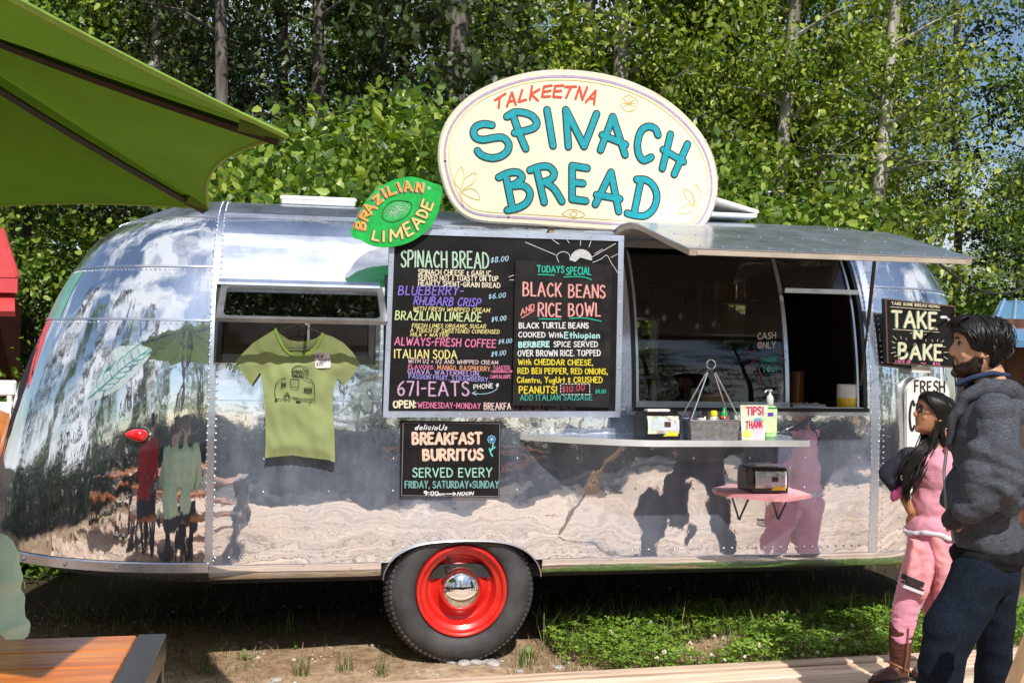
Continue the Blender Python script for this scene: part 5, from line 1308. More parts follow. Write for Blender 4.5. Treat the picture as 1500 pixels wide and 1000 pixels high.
def cloth(poly, w0, amp, name, m_, parent, step=9, seed=0, curve=.0):
    P = [SPn.uv(*SH(*q)) for q in poly]
    n = len(P); minx = min(p[0] for p in P); maxx = max(p[0] for p in P); miny = min(p[1] for p in P); maxy = max(p[1] for p in P)
    bd = []; 
    for i in range(n):
        a, b = Vector(P[i]), Vector(P[(i + 1) % n]); k = max(1, int((b - a).length / .012))
        for j in range(k): bd.append(a.lerp(b, j / k))
    nb = len(bd); pts = list(bd); s_ = .012
    def inside(x, y):
        c = False
        for i in range(n):
            x1, y1 = P[i]; x2, y2 = P[(i + 1) % n]
            if (y1 > y) != (y2 > y) and x < (x2 - x1) * (y - y1) / (y2 - y1) + x1: c = not c
        return c
    y = miny
    r_ = 0
    while y < maxy:
        x = minx + (s_ / 2 if r_ % 2 else 0)
        while x < maxx:
            if inside(x, y) and min((Vector((x, y)) - q).length for q in bd) > s_ * .6: pts.append(Vector((x, y)))
            x += s_
        y += s_; r_ += 1
    vo, eo, fo, _, _, _ = delaunay_2d_cdt(pts, [(i, (i + 1) % nb) for i in range(nb)], [], 1, 1e-6)
    V = []; cxm = (minx + maxx) / 2
    for q in vo:
        dz = maxy - q.y
        edge = min(1, min((q - b_).length for b_ in bd[::2]) / .05)
        fold = noise.noise(Vector((q.x * 22 + q.y * 4, q.y * 5, seed))) * .014 + noise.noise(Vector((q.x * 10, q.y * 9, seed + 5))) * .016 + .006 * math.sin((q.x + q.y * .7) * 70) * noise.noise(Vector((q.x * 6, q.y * 6, 9)))
        V.append(SPn.at(q.x, q.y, w0 + fold * amp * (.4 + .6 * edge) + curve * edge))
    mb = MB(); mb.add(V, [tuple(f) for f in fo]); return part(name, mb, m_, parent, smooth=180)
SHM = mat('shirt_green', tuple(c * .66 for c in srgb(170, 184, 122)), .9, 0, .06, 5, .0005, 220, sheen=.3, trans=.12)
cloth(front + neckf, .0, 1, 'shirt_front', SHM, shirt, curve=.022)
cloth([(290, 100)] + front[1:-1] + [(600, 128)] + neckb, -.002, .4, 'shirt_back', SHM, shirt, seed=3, curve=-.014)
BKI = ink('print_black', 34, 44, 22)
SF = .030
strokes('neck_rib', SPn, [[SH(*p) for p in catmull([(600, 128), (588, 165), (560, 215), (500, 262), (440, 278), (380, 258), (340, 215), (310, 155), (290, 100)], 3)]], .010, .012, mat('rib_green', srgb(140, 174, 76), .9), shirt)
pr = [catmull([(290, 560), (285, 500), (300, 450), (350, 425), (430, 415), (500, 425), (540, 455), (548, 520), (545, 560)], 4), [(330, 455), (355, 455), (355, 478), (332, 478), (330, 455)], [(390, 430), (445, 432), (440, 488), (392, 480), (390, 430)], [(480, 488), (532, 490), (528, 512), (478, 508), (480, 488)],
      catmull([(368, 518), (345, 550), (365, 588), (388, 560), (368, 518)], 4), catmull([(368, 535), (355, 552), (367, 572), (378, 552), (368, 535)], 4), [(400, 548), (470, 562), (550, 560)], [(405, 556), (470, 572), (530, 568)], [(290, 560), (340, 565)], [(510, 592), (530, 570), (558, 572)], [(430, 578), (455, 580)],
      catmull([(395, 385), (410, 355), (450, 342), (495, 358), (508, 385), (490, 415)], 4)]
pr = [[SH(*p) for p in s] for s in pr] + textline('SPINACH', SH(398, 392), SH(495, 388), 4.2) + textline('BREAD', SH(400, 415), SH(475, 415), 3.6)
strokes('shirt_print', SPn, pr, .0032, SF, BKI, shirt)
strokes('shirt_print', SPn, [[SH(485, 500), SH(527, 501)], [SH(330, 466), SH(355, 466)], [SH(430, 580), SH(452, 580)], [SH(290, 572), SH(298, 568)]], .0085, SF, BKI, shirt)
board(SPn, [SH(*p) for p in ((550, 262), (557, 252), (638, 254), (650, 262), (655, 345), (648, 356), (562, 358), (554, 350))], SF, SF + .002, 'price_tag', mat('tag_white', (.74, .73, .72), .7), shirt)
st = textline('NEW', SH(556, 295), SH(606, 292), 5.6, jit=.05); strokes('tag_writing', SPn, st, .0026, SF + .003, ink('tag_maroon', 120, 30, 60), shirt)
st = textline('SHIRT', SH(580, 322), SH(648, 318), 4.8, jit=.05); strokes('tag_writing', SPn, st, .0022, SF + .003, ink('tag_violet', 120, 80, 150), shirt)
st = textline('$20', SH(562, 342), SH(605, 338), 4.6, jit=.05); strokes('tag_writing', SPn, st, .0026, SF + .003, ink('tag_black', 40, 36, 50), shirt)
hang = thing('clothes_hanger', SPn.at(*SPn.uv(437, 470)), 'thin dark wire hanger holding the green t-shirt', 'hanger')
hp = [SPn.at(*SPn.uv(*SH(*p)), .004) for p in ((310, 118), (370, 88), (440, 68), (520, 98), (590, 124))]
part('shoulder_wire', MB().tube(hp, .0025, 6), BLACKM, hang); part('trouser_bar', MB().tube([SPn.at(*SPn.uv(*SH(*p)), .0) for p in ((362, 226), (555, 218))], .0028, 6), BLACKM, hang)
part('hook', MB().tube([SPn.at(*SPn.uv(*SH(*p)), .004) for p in ((440, 68), (442, 40), (436, 25))] , .0025, 6), BLACKM, hang)
# =================================================================== VEGETATION
def leaf_mat(name, c1, c2, c3, trans=.35, rough=.42):
    m = bpy.data.materials.new(name); m.use_nodes = True; t = m.node_tree; b = t.nodes['Principled BSDF']; b.inputs['Roughness'].default_value = rough
    g = t.nodes.new('ShaderNodeNewGeometry'); rp = t.nodes.new('ShaderNodeValToRGB'); e = rp.color_ramp.elements
    e[0].color = (*c1, 1); e[1].color = (*c3, 1); e[0].position = .05; e[1].position = .97; q = e.new(.6); q.color = (*c2, 1)
    t.links.new(g.outputs['Random Per Island'], rp.inputs[0]); t.links.new(rp.outputs[0], b.inputs['Base Color'])
    tr = t.nodes.new('ShaderNodeBsdfTranslucent'); ms = t.nodes.new('ShaderNodeMixShader'); ms.inputs[0].default_value = trans
    hs = t.nodes.new('ShaderNodeHueSaturation'); hs.inputs['Value'].default_value = 1.3; hs.inputs['Saturation'].default_value = 1.1
    t.links.new(rp.outputs[0], hs.inputs['Color']); t.links.new(hs.outputs[0], tr.inputs[0])
    t.links.new(b.outputs[0], ms.inputs[1]); t.links.new(tr.outputs[0], ms.inputs[2]); t.links.new(ms.outputs[0], t.nodes['Material Output'].inputs[0])
    MATS[name] = m; return m
LEAFA = leaf_mat('aspen_leaf', (.05, .10, .010), (.17, .25, .022), (.44, .49, .08))
LEAFB = leaf_mat('bush_leaf', (.042, .095, .012), (.14, .24, .024), (.38, .47, .08))
LEAFD = leaf_mat('dark_leaf', (.022, .038, .014), (.042, .066, .02), (.09, .12, .035), .12)
CLOV = leaf_mat('clover_leaf', (.10, .20, .025), (.20, .34, .04), (.34, .46, .08), .3, .5)
GRASSM = leaf_mat('grass_blade', (.06, .10, .02), (.13, .19, .045), (.34, .31, .14), .3, .5)
DRYG = leaf_mat('dry_grass', (.22, .17, .08), (.36, .29, .16), (.48, .42, .27), .2, .7)

def leaves(C, size, rng, droop=.5, flat=0., wid=.34):
    """C: (n,3) base points -> folded leaf quads"""
    n = len(C)
    d = rng.normal(size=(n, 3)); d[:, 2] -= droop * 1.2; d /= np.linalg.norm(d, axis=1)[:, None]
    if flat: d[:, 2] *= (1 - flat); d /= np.linalg.norm(d, axis=1)[:, None]
    up = rng.normal(size=(n, 3)) * (.8 - .6 * flat); up[:, 2] += .8; up[:, 1] -= .6
    s = np.cross(d, up); s /= np.linalg.norm(s, axis=1)[:, None]; nn = np.cross(s, d)
    L = (size * rng.uniform(.5, 1.35, n))[:, None]
    P = [C, C + L * (.22 * d + wid * .85 * s + .06 * nn), C + L * (.62 * d + wid * .72 * s + .05 * nn), C + L * d,
         C + L * (.62 * d - wid * .72 * s + .05 * nn), C + L * (.22 * d - wid * .85 * s + .06 * nn)]
    V = np.stack(P, 1).reshape(-1, 3); b = (np.arange(n) * 6)[:, None]
    F = np.concatenate([b + np.array([0, 1, 2, 3]), b + np.array([0, 3, 4, 5])], 1).reshape(-1, 4)
    return V, F
def tree_mesh(seed, H, r0, zlow, rad, nclump, nleaf, lsize, leafm, barkm, lean=.0, dense_low=1.0, trunk_n=8):
    rng = np.random.default_rng(seed); rn = random.Random(seed)
    tr = MB(); pts = []; px_, py_ = 0, 0
    for i in range(trunk_n + 1):
        f = i / trunk_n; pts.append((px_ + lean * H * f, py_, H * f)); px_ += rn.uniform(-.06, .06) * H / 9; py_ += rn.uniform(-.06, .06) * H / 9
    tr.tube(pts, [r0 * (1 - .85 * (i / trunk_n)) + .004 for i in range(trunk_n + 1)], 9)
    P = np.array(pts); clumps = []
    for k in range(nclump):
        f = zlow / H + (1 - zlow / H) * rng.random() ** dense_low
        i = min(trunk_n - 1, int(f * trunk_n)); base = P[i] + (P[i + 1] - P[i]) * (f * trunk_n - i)
        az = rng.random() * 2 * math.pi; R_ = rad * (1.05 - .75 * max(0, f - .35)) * rng.uniform(.35, 1.05)
        tip = base + np.array([math.cos(az) * R_, math.sin(az) * R_, R_ * rng.uniform(-.1, .6)])
        if k % 2 == 0: tr.tube([tuple(base), tuple(base * .5 + tip * .5 + np.array([0, 0, .08])), tuple(tip)], [.028 * (1.1 - f) + .006, .012, .003], 4, cap=False)
        for q in range(3):
            w_ = .55 + .25 * q; clumps.append(base + (tip - base) * w_)
    clumps = np.array(clumps); idx = rng.integers(0, len(clumps), nleaf)
    C = clumps[idx] + rng.normal(size=(nleaf, 3)) * np.array([.135, .135, .115]) * rad / 1.6
    C = C[C[:, 2] > .25]
    V, F = leaves(C, lsize, rng)
    return tr.mesh('trunk', barkm, (0, 0, 0), 60), np_mesh('crown', V, F, leafm)
TREES = [tree_mesh(1, 11, .12, 1.2, 1.7, 170, 32000, .070, LEAFA, BARKP, .0), tree_mesh(2, 12, .10, 2.0, 1.4, 150, 23000, .068, LEAFA, BARKP, .045),
         tree_mesh(3, 10, .17, .6, 2.0, 180, 36000, .072, LEAFB, BARK, -.02), tree_mesh(4, 11, .09, 2.6, 1.5, 80, 11500, .074, LEAFD, BARK, .02)]
TSPEC = ['leafy aspen', 'slender aspen', 'broad leafy poplar', 'thin dark-trunked tree']
def plant_tree(k, x, y, rz, s, lab, name='aspen_tree', cat='tree', group='trees behind the trailer', sz=None):
    t = thing(name, (x, y, -.05), lab, cat, group, rz); t.scale = (s, s, sz or s)
    for nm, me in zip(('trunk', 'crown'), TREES[k]):
        o = bpy.data.objects.new(nm, me); COL.objects.link(o); o.parent = t
    return t
spots = [ # kind, px of the trunk, distance along the camera axis, scale
    (2, 40, 13, .95), (3, 215, 12, 1.0), (3, 300, 11, 1.0), (3, 392, 12.5, 1.05), (0, 130, 14, 1.0), (3, 470, 12, 1.1), (3, 555, 14, 1.0),
    (3, 662, 10.2, 1.25), (1, 820, 12, 1.0), (0, 905, 11.5, 1.0), (2, 985, 13, 1.0), (0, 1045, 12.2, .95), (1, 1115, 11.5, .95), (1, 1180, 12.5, 1.0), 
    (1, 1262, 11.8, .95), (0, 1315, 14.5, .62), (3, 1390, 14, .8), (2, 1500, 15.0, .42), (2, 1640, 12.5, .8), (2, -60, 12, 1.0), (2, 560, 15.5, 1.0), (2, 300, 16, 1.0), (2, 760, 16, 1.0), (2, 180, 15, 1.0), (2, 1090, 16, .9)]
names = {2: 'leafy poplar', 0: 'full aspen', 1: 'leaning pale-trunked aspen', 3: 'dark-trunked tree'}
rr = random.Random(8)
where = lambda px: 'behind the trailer\'s left end' if px < 330 else 'left of the oval sign' if px < 640 else 'behind the oval sign' if px < 1000 else 'above the hatch door' if px < 1290 else 'by the blue roof'
cnt = {}
ordn = ['', ' (further back)', ' (second of these)', ' (third of these)']
spots.sort(key=lambda s: s[1])
adjn = ['leftmost', 'second from left', 'third from left', 'fourth from left', 'fifth from left', 'sixth from left', 'seventh from left', 'eighth from left', 'ninth from left', 'tenth from left']
for k, px, dep, s in spots:
    i = cnt.get(k, 0); cnt[k] = i + 1
    q = at_d(px, 500, dep); plant_tree(k, q.x, q.y, rr.uniform(0, 6.28) if k != 1 else rr.uniform(-.4, .4), s, names[k] + ', ' + adjn[min(i, 9)] + ' of its kind, ' + where(px))
# a lower, far belt of foliage closing the view between the trunks
q0 = []
far_me = TREES[2]
for i in range(9):
    q = at_d(-300 + i * 260, 500, 22 + (i % 3) * 1.5); t = plant_tree(2, q.x, q.y, rr.uniform(0, 6), 1.15, ['distant round-crowned tree seen through the gaps, at the far left', 'distant round-crowned tree deep behind the green umbrella', 'distant tree in the shade behind the rear roof vent', 'distant tree showing left of the oval sign', 'distant tree hidden mostly by the oval sign', 'distant tree showing right of the oval sign', 'distant tree low behind the raised hatch door', 'distant tree low behind the front end of the trailer', 'distant tree behind the blue metal roof'][i], 'distant_tree', 'tree', 'far trees between the trunks', .85 if i < 5 else .48)
# bushes
def bush_mesh(seed, n, R_, H, ls, m_):
    rng = np.random.default_rng(seed); u = rng.normal(size=(70, 3)); u /= np.linalg.norm(u, axis=1)[:, None]; u[:, 2] = abs(u[:, 2])
    cl_ = u * np.array([R_, R_, H]) * rng.uniform(.45, 1, 70)[:, None]
    C = cl_[rng.integers(0, 70, n)] + rng.normal(size=(n, 3)) * R_ * .15; C = C[C[:, 2] > 0]
    V, F = leaves(C, ls, rng, .1); st = MB()
    for c in cl_[::3]: st.tube([(0, 0, 0), tuple(c * .5 + np.array([0, 0, .1])), tuple(c)], [.02, .01, .003], 4, cap=False)
    return st.mesh('stems', BARK), np_mesh('foliage', V, F, m_)
BUSH = bush_mesh(5, 19000, 1.1, 1.3, .064, LEAFB); BUSH2 = bush_mesh(6, 19000, 1.2, 1.2, .074, LEAFB); BUSH3 = bush_mesh(7, 12000, 1.2, 1.2, .09, LEAFD)
for k, px, py, dep, s, lab in ((0, 40, 740, 8.3, .85, 'bright green bush at the left edge below the red roof'), (0, 118, 640, 9.0, 1.05, 'leafy green bush beside the rear end of the trailer'), (1, 440, 240, 9.6, 1.1, 'young broad-leaved tree crown just right of the umbrella tip'),
                          (1, 500, 285, 8.4, 1.15, 'young broad-leaved tree directly behind the roof left of the lime sign'), (1, 590, 190, 9.2, 1.15, 'tallest young broad-leaved tree at the left edge of the oval sign'), (0, 1400, 500, 13.5, 1.3, 'green bush behind the heads of the man and girl'),
                          (0, 1075, 330, 9.6, 1.3, 'green bush rising behind the hatch door right of the oval sign'), (0, -90, 520, 13, 1.3, 'large green bush at the far left behind the red building'), (0, 1220, 480, 11, 1.3, 'green bush behind the hatch door near the front end of the trailer'), (0, 900, 480, 11, 1.3, 'green bush hidden behind the oval sign and seen through the hatch window')):
    q = at_d(px, py, dep); t = thing('leafy_bush', (q.x, q.y, max(-.05, q.z - 1.2)), lab, 'bush', 'bushes behind the trailer', rr.uniform(0, 6)); t.scale = (s,) * 3
    if t.location.z > .2: part('trunk', MB().tube([(0, 0, -t.location.z / s - .05), (.05, .02, -t.location.z / s / 2), (0, 0, .05)], [.04, .03, .02], 8), BARKP, t, local=True)
    for nm, me in zip(('stems', 'foliage'), (BUSH, BUSH2)[k]): o = bpy.data.objects.new(nm, me); COL.objects.link(o); o.parent = t
# trees across the yard behind the photographer (seen mirrored in the trailer)
for i in range(34):
    x, yb = (-15 + i * 1.7 + rr.uniform(-.5, .5), -12.6 - rr.uniform(0, 2.5)) if i < 20 else (-9.5 - rr.uniform(0, 3), -10 + (i - 20) * 2.3) if i < 28 else (15 + rr.uniform(0, 3), -10 + (i - 28) * 2.4)
    plant_tree((3, 2, 3)[i % 3], x, yb, rr.uniform(0, 6), rr.uniform(.62, .78), 'tree across the yard behind the camera, mirrored in the polished trailer side' if i < 20 else 'tree at the left of the yard, mirrored in the rear end' if i < 28 else 'tree at the right of the yard, mirrored in the front end', 'yard_tree', 'tree', 'trees across the yard')

for i in range(22):  # row of dark-leaved bushes out of view, added to darken the trailer's reflections
    x, yb = (-12 + i * 1.75, -10.2 - rr.uniform(0, .8)) if i < 15 else (-7.6, -9 + (i - 15) * 2.0)
    t = thing('added_dark_bush', (x, yb, -.05), 'added unseen bush past the yard, darkening the lower mirror image in the trailer side' if i < 15 else 'added unseen bush left of the yard, darkening the mirror image in the rear end', 'bush', 'added bushes around the yard', rr.uniform(0, 6)); t.scale = (1.15, 1.15, 1.2)
    for nm, me in zip(('stems', 'foliage'), BUSH3): o = bpy.data.objects.new(nm, me); COL.objects.link(o); o.parent = t

# =================================================================== BUILDINGS
def redshed():
    c = at_d(-75, 500, 9.2); t = thing('red_shed', (c.x, c.y, 0), 'small shed with a bright red metal roof among the trees at the left edge', 'shed')
    REDR = mat('red_roofing', (.58, .07, .075), .5, .1, .1, 6); 
    part('wall', MB().box(c.x - 1.6, c.x + .05, c.y - .2, c.y + 2.2, -.1, 1.95), mat('dark_red_wall', (.16, .03, .025), .7), t)
    ex = at_d(42, 410, 9.0); rt = at_d(4, 345, 9.8)
    V = [(ex.x - 2.6, ex.y - .35, ex.z - .02), (ex.x, ex.y - .35, ex.z), (rt.x, ex.y + .9, rt.z + .05), (rt.x - 2.2, ex.y + .9, rt.z + .05)]
    mb = MB(); mb.add(V + [(a, b + .05, z - .05) for a, b, z in V], [(0, 1, 2, 3), (7, 6, 5, 4), (0, 4, 5, 1), (1, 5, 6, 2), (2, 6, 7, 3), (3, 7, 4, 0)]); part('roof', mb, REDR, t)
    for i in range(9):
        f = i / 8; a = Vector(V[0]).lerp(Vector(V[1]), f); b = Vector(V[3]).lerp(Vector(V[2]), f); part('roof_rib', MB().tube([a + Vector((0, 0, .012)), b + Vector((0, 0, .012))], .016, 4), REDR, t)
    part('eave_board', MB().box(ex.x - 2.6, ex.x + .01, ex.y - .40, ex.y - .36, ex.z - .12, ex.z - .01), REDR, t)
    e2 = at_d(45, 440, 8.9)
    V = [(e2.x - 2.2, e2.y - .5, e2.z - .12), (e2.x, e2.y - .5, e2.z - .1), (e2.x - .15, e2.y + .1, e2.z + .16), (e2.x - 2.6, e2.y + .1, e2.z + .16)]
    mb = MB(); mb.add(V + [(a, b + .03, z - .04) for a, b, z in V], [(0, 1, 2, 3), (7, 6, 5, 4), (0, 4, 5, 1), (1, 5, 6, 2)]); part('lower_awning', mb, REDR, t)
redshed()
def bluehouse():
    a = at_d(1440, 495, 9.5); t = thing('blue_roof_cabin', (a.x + 1.5, a.y + 1, 0), 'brown wooden cabin with a ribbed light blue metal roof behind the man at the right', 'cabin')
    BL = mat('blue_roofing', (.16, .33, .55), .35, .2, .08, 5); BR = wood_mat('brown_boards', (.06, .022, .01), (.11, .045, .02), (.16, .07, .035), 12, .7, axis='z')
    eL = at_d(1436, 497, 9.3); rL = at_d(1466, 440, 11.8)
    V = [tuple(eL), (eL.x + 4.5, eL.y, eL.z - .0), (eL.x + 4.5, rL.y, rL.z + .05), tuple(rL)]
    mb = MB(); mb.add(V + [(p[0], p[1] + .02, p[2] - .06) for p in V], [(0, 1, 2, 3), (7, 6, 5, 4), (0, 4, 5, 1), (3, 7, 4, 0), (2, 6, 7, 3)]); part('roof', mb, BL, t)
    for i in range(20):
        f = (i + .3) / 20; p = Vector(V[0]).lerp(Vector(V[1]), f); q = Vector(V[3]).lerp(Vector(V[2]), f); part('roof_rib', MB().tube([p + Vector((0, -.01, .012)), q + Vector((0, 0, .012))], .018, 4), mat('rib_highlight', (.30, .48, .68), .3, .2), t)
    for i in range(16): part('wall_board', MB().bbox(eL.x + .35 + i * .25, eL.x + .595 + i * .25, eL.y + .5, eL.y + .54, -.1, eL.z + .12, .006), BR, t)
    part('wall', MB().box(eL.x + .36, eL.x + 4.3, eL.y + .55, rL.y + .3, -.1, eL.z + .2), BR, t)
bluehouse()

# =================================================================== UMBRELLA, TABLE
UMG = mat('umbrella_cloth', (.068, .130, .005), .8, 0, .08, 3, .0003, 160, trans=.45)
ut = [(-.138, -3.785, 2.15), (.366, -2.416, 2.15), (.049, -.99, 2.11), (-1.375, -.713, 2.01), (-2.355, -1.826, 2.15), (-1.837, -3.353, 2.15)]
uc = Vector((-.941, -2.152, 2.68))
um = thing('green_umbrella', (uc.x, uc.y, 0), 'large lime green market umbrella with black ribs over the picnic table at the upper left', 'umbrella')
T = [Vector(p) for p in ut]
can = MB()
for i in range(6):
    A_, B_ = T[i], T[(i + 1) % 6]; n = 10; V = []
    for j in range(n + 1):
        f = j / n
        for k in range(n + 1):
            g = k / n; e = A_.lerp(B_, g); e = e + (uc - e) * (.066 * 4 * g * (1 - g)) * f; p = uc.lerp(e, f); p.z += -.05 * math.sin(math.pi * f) * (4 * g * (1 - g)) - .02 * math.sin(math.pi * f)
            V.append(p)
    can.add(V, [(j * (n + 1) + k, (j + 1) * (n + 1) + k, (j + 1) * (n + 1) + k + 1, j * (n + 1) + k + 1) for j in range(n) for k in range(n)])
cn = part('canopy', can, UMG, um, smooth=30)
hem = MB()
for i in range(6):
    A_, B_ = T[i], T[(i + 1) % 6]; pts = []
    for k in range(13): g = k / 12; e = A_.lerp(B_, g); pts.append(e + (uc - e) * (.066 * 4 * g * (1 - g)))
    hem.tube(pts, .007, 6)
part('hem', hem, mat('hem_cloth', (.22, .36, .05), .8), cn)
RIBM = mat('umbrella_rib', (.004, .004, .004), .5)
for i in range(6):
    pts = [uc + Vector((0, 0, -.06)) + (T[i] - uc) * f * .985 + Vector((0, 0, -.02 * math.sin(math.pi * f) - .012 + .05 * f)) for f in [k / 8 for k in range(9)]]
    part('rib', MB().tube(pts, .0135, 4), RIBM, um)
    part('rib_pocket', MB().tube([T[i] + (uc - T[i]).normalized() * .13 + Vector((0, 0, -.012)), T[i] + (uc - T[i]).normalized() * .01 + Vector((0, 0, -.004))], [.03, .018], 6), mat('pocket_cloth', (.08, .15, .01), .8), um)
    mid_ = uc + (T[i] - uc) * .30 + Vector((0, 0, -.07)); part('stretcher', MB().tube([(uc.x, uc.y, 2.22), mid_], .008, 6), RIBM, um)
part('pole', MB().tube([(uc.x, uc.y, .02), (uc.x, uc.y, 2.72)], .021, 12), mat('pole_metal', (.1, .1, .1), .35, .8), um, smooth=60)
part('hub', MB().lathe([(.05, 2.19), (.05, 2.25), (.03, 2.27)], (uc.x, uc.y, 0), n=16), RIBM, um)
part('base', MB().lathe([(0, .09), (.06, .09), (.22, .06), (.24, .02)], (uc.x, uc.y, 0), n=24), BLACKM, um)

def picnic_table(loc, rz, lab):
    t = thing('picnic_table', loc, lab, 'picnic table', 'picnic tables on the boardwalk', rz)
    L, W_2, zt = 1.95, .78, .72
    for i in range(5): w_ = (W_2 - .0) / 5; part('top_plank', MB().bbox(-L + .085, -.085, -W_2 + i * w_ + .003, -W_2 + (i + 1) * w_ - .003, zt - .035, zt - .002, .004), CEDAR, t, local=True)
    for x0_, x1_ in ((-.082, 0), (-L, -L + .082)):
        part('end_rail', MB().bbox(x0_, x1_, -W_2, 0, zt - .08, zt, .004), BLACKM, t, local=True)
        for y in (-W_2 + .0, -.06):
            part('leg', MB().bbox(x0_ + .005, x1_ - .005, y + .002, y + .058, -.02, zt - .081, .003), BLACKM, t, local=True)
        part('foot_rail', MB().bbox(x0_ + .005, x1_ - .005, -W_2 - .42, .42, .03, .09, .003), BLACKM, t, local=True)
    for y0_ in (-W_2 - .42, .14):
        for i in range(2): part('seat_plank', MB().bbox(-L + .085, -.085, y0_ + i * .14 + .003, y0_ + i * .14 + .137, .40, .435, .004), CEDAR, t, local=True)
        for x0_, x1_ in ((-.082, 0), (-L, -L + .082)):
            part('seat_end', MB().bbox(x0_, x1_, y0_, y0_ + .28, .37, .437, .003), BLACKM, t, local=True); part('seat_leg', MB().bbox(x0_ + .01, x1_ - .01, y0_ + .10, y0_ + .16, .091, .369, .003), BLACKM, t, local=True)
    return t
picnic_table((.035, -2.02, .0), 0, 'picnic table with oiled orange cedar planks and black steel frame, nearest at the lower left')
picnic_table((-2.6, -2.4, .0), .05, 'picnic table with orange planks standing left of the near table under the umbrella')
picnic_table((3.4, -8.2, .03), .25, 'picnic table with orange planks further back on the boardwalk, mirrored in the trailer')
# second umbrella (mirrored in the hatch glass)
def small_umbrella(loc, lab):
    t = thing('beige_umbrella', loc, lab, 'umbrella'); n = 8; V = [(0, 0, 2.9)] + [(1.5 * math.cos(k * math.pi / 4), 1.5 * math.sin(k * math.pi / 4), 2.35) for k in range(8)]
    mb = MB(); mb.add(V, [(0, 1 + k, 1 + (k + 1) % 8) for k in range(8)]); part('canopy', mb, mat('beige_cloth', (.5, .46, .38), .85, trans=.3), t, local=True)
    for k in range(8): part('rib', MB().tube([(0, 0, 2.87), (1.5 * math.cos(k * math.pi / 4), 1.5 * math.sin(k * math.pi / 4), 2.33)], .01, 4), RIBM, t, local=True)
    part('pole', MB().tube([(0, 0, 0), (0, 0, 2.9)], .022, 10), MATS['pole_metal'], t, local=True)
small_umbrella((2.5, -8.5, 0), 'beige parasol over the rear picnic table, mirrored in the hatch glass')
# brown beam at the lower right corner
a, b = at_d(1490, 1010, 3.3), at_d(1522, 925, 3.35)
d_ = (b - a).normalized(); a2 = a - d_ * .6; b2 = b + d_ * .45
mb = MB(); u = d_.cross(Vector((0, 1, 0))).normalized(); v2 = d_.cross(u)
V = [p + u * s1 * .024 + v2 * s2 * .03 for p in (a2, b2) for s1, s2 in ((-1, -1), (1, -1), (1, 1), (-1, 1))]
mb.add(V, [(0, 1, 2, 3), (7, 6, 5, 4), (0, 4, 5, 1), (1, 5, 6, 2), (2, 6, 7, 3), (3, 7, 4, 0)])
solo('wooden_post', mb, PINE, 'slanting light brown wooden leg cut off by the lower right corner', 'post')
# left edge: white chair back and orange-brown rounded seat
q = at_d(-8, 600, 7.0); t = thing('white_chair', (q.x, q.y, 0), 'white slatted chair back at the left edge beyond the trailer', 'chair')
WP = mat('white_plastic', (.72, .73, .74), .4)
for i, (z0, z1) in enumerate(((q.z - .03, q.z + .05), (q.z + .09, q.z + .19))): part('back_slat', MB().bbox(q.x - .3, q.x + .13, q.y - .02, q.y + .02, z0, z1, .01), WP, t)
for x in (q.x - .28, q.x + .09): part('leg', MB().tube([(x, q.y, -.03), (x, q.y, q.z + .15)], .018, 8), WP, t)
part('seat', MB().bbox(q.x - .3, q.x + .12, q.y - .42, q.y, .42, .45, .01), WP, t)
q = at_d(-6, 640, 6.8); mb = MB(); mb.ball((q.x - .12, q.y, q.z - .02), (.30, .30, .21), 28, 16)
t = thing('brown_stool', (q.x - .12, q.y, 0), 'rounded orange-brown leather pouf seat on legs by the white chair, cut by the left edge', 'stool')
part('cushion', mb, mat('orange_leather', (.42, .15, .04), .45, 0, .15, 5), t, smooth=180)
for dx, dy in ((-.15, -.12), (.15, -.12), (-.15, .12), (.15, .12)): part('leg', MB().tube([(q.x - .12 + dx, q.y + dy, -.05), (q.x - .12 + dx * .7, q.y + dy * .7, q.z - .15)], .02, 8), MATS['dark_wood_edge'], t)
# cable stretched from the trailer at the right
p0 = Vector((3.45, -.6, 2.03)); p1 = at_d(1560, 355, 8); solo('black_cable', MB().tube([p0.lerp(p1, f) + Vector((0, 0, -.25 * 4 * f * (1 - f))) for f in [k / 12 for k in range(13)]], .006, 6), BLACKP, 'thin black cable running from the hatch door corner to the right', 'cable')

# =================================================================== GROUND COVER
def gz(x, y): return gheight(x, y) + gtilt(x)
def blades(n, pos, h, wd, seed, m_, name, label, cat, bend=.45):
    rng = np.random.default_rng(seed); V = []; F = []
    for i in range(n):
        x, y = pos(rng); z = gz(x, y) - .004; hh = h * rng.uniform(.35, 1.2); az = rng.random() * 6.28; b = bend * rng.uniform(.2, 1.3) * hh; dx, dy = math.cos(az) * b, math.sin(az) * b; sx, sy = -math.sin(az) * wd, math.cos(az) * wd
        o = len(V); V += [(x - sx, y - sy, z), (x + sx, y + sy, z), (x + dx * .35 + sx * .8, y + dy * .35 + sy * .8, z + hh * .6), (x + dx * .35 - sx * .8, y + dy * .35 - sy * .8, z + hh * .6), (x + dx + sx * .1, y + dy + sy * .1, z + hh), (x + dx - sx * .1, y + dy - sy * .1, z + hh)]
        F += [(o, o + 1, o + 2, o + 3), (o + 3, o + 2, o + 4, o + 5)]
    o = bpy.data.objects.new(name, np_mesh(name, np.array(V), np.array(F), m_)); COL.objects.link(o); return tag(o, label, cat, kind='stuff')
def dens(x, y): return noise.noise(Vector((x * 2.2, y * 3.1, 4.4)))
def strip(rng):
    while True:
        x = rng.uniform(1.75, 5.2); y = rng.uniform(-.29, .62)
        if dens(x, y) > -.18 + .35 * max(0, (2.1 - x)) : return x, y
n = 6500; rng = np.random.default_rng(21); V = []; F = []
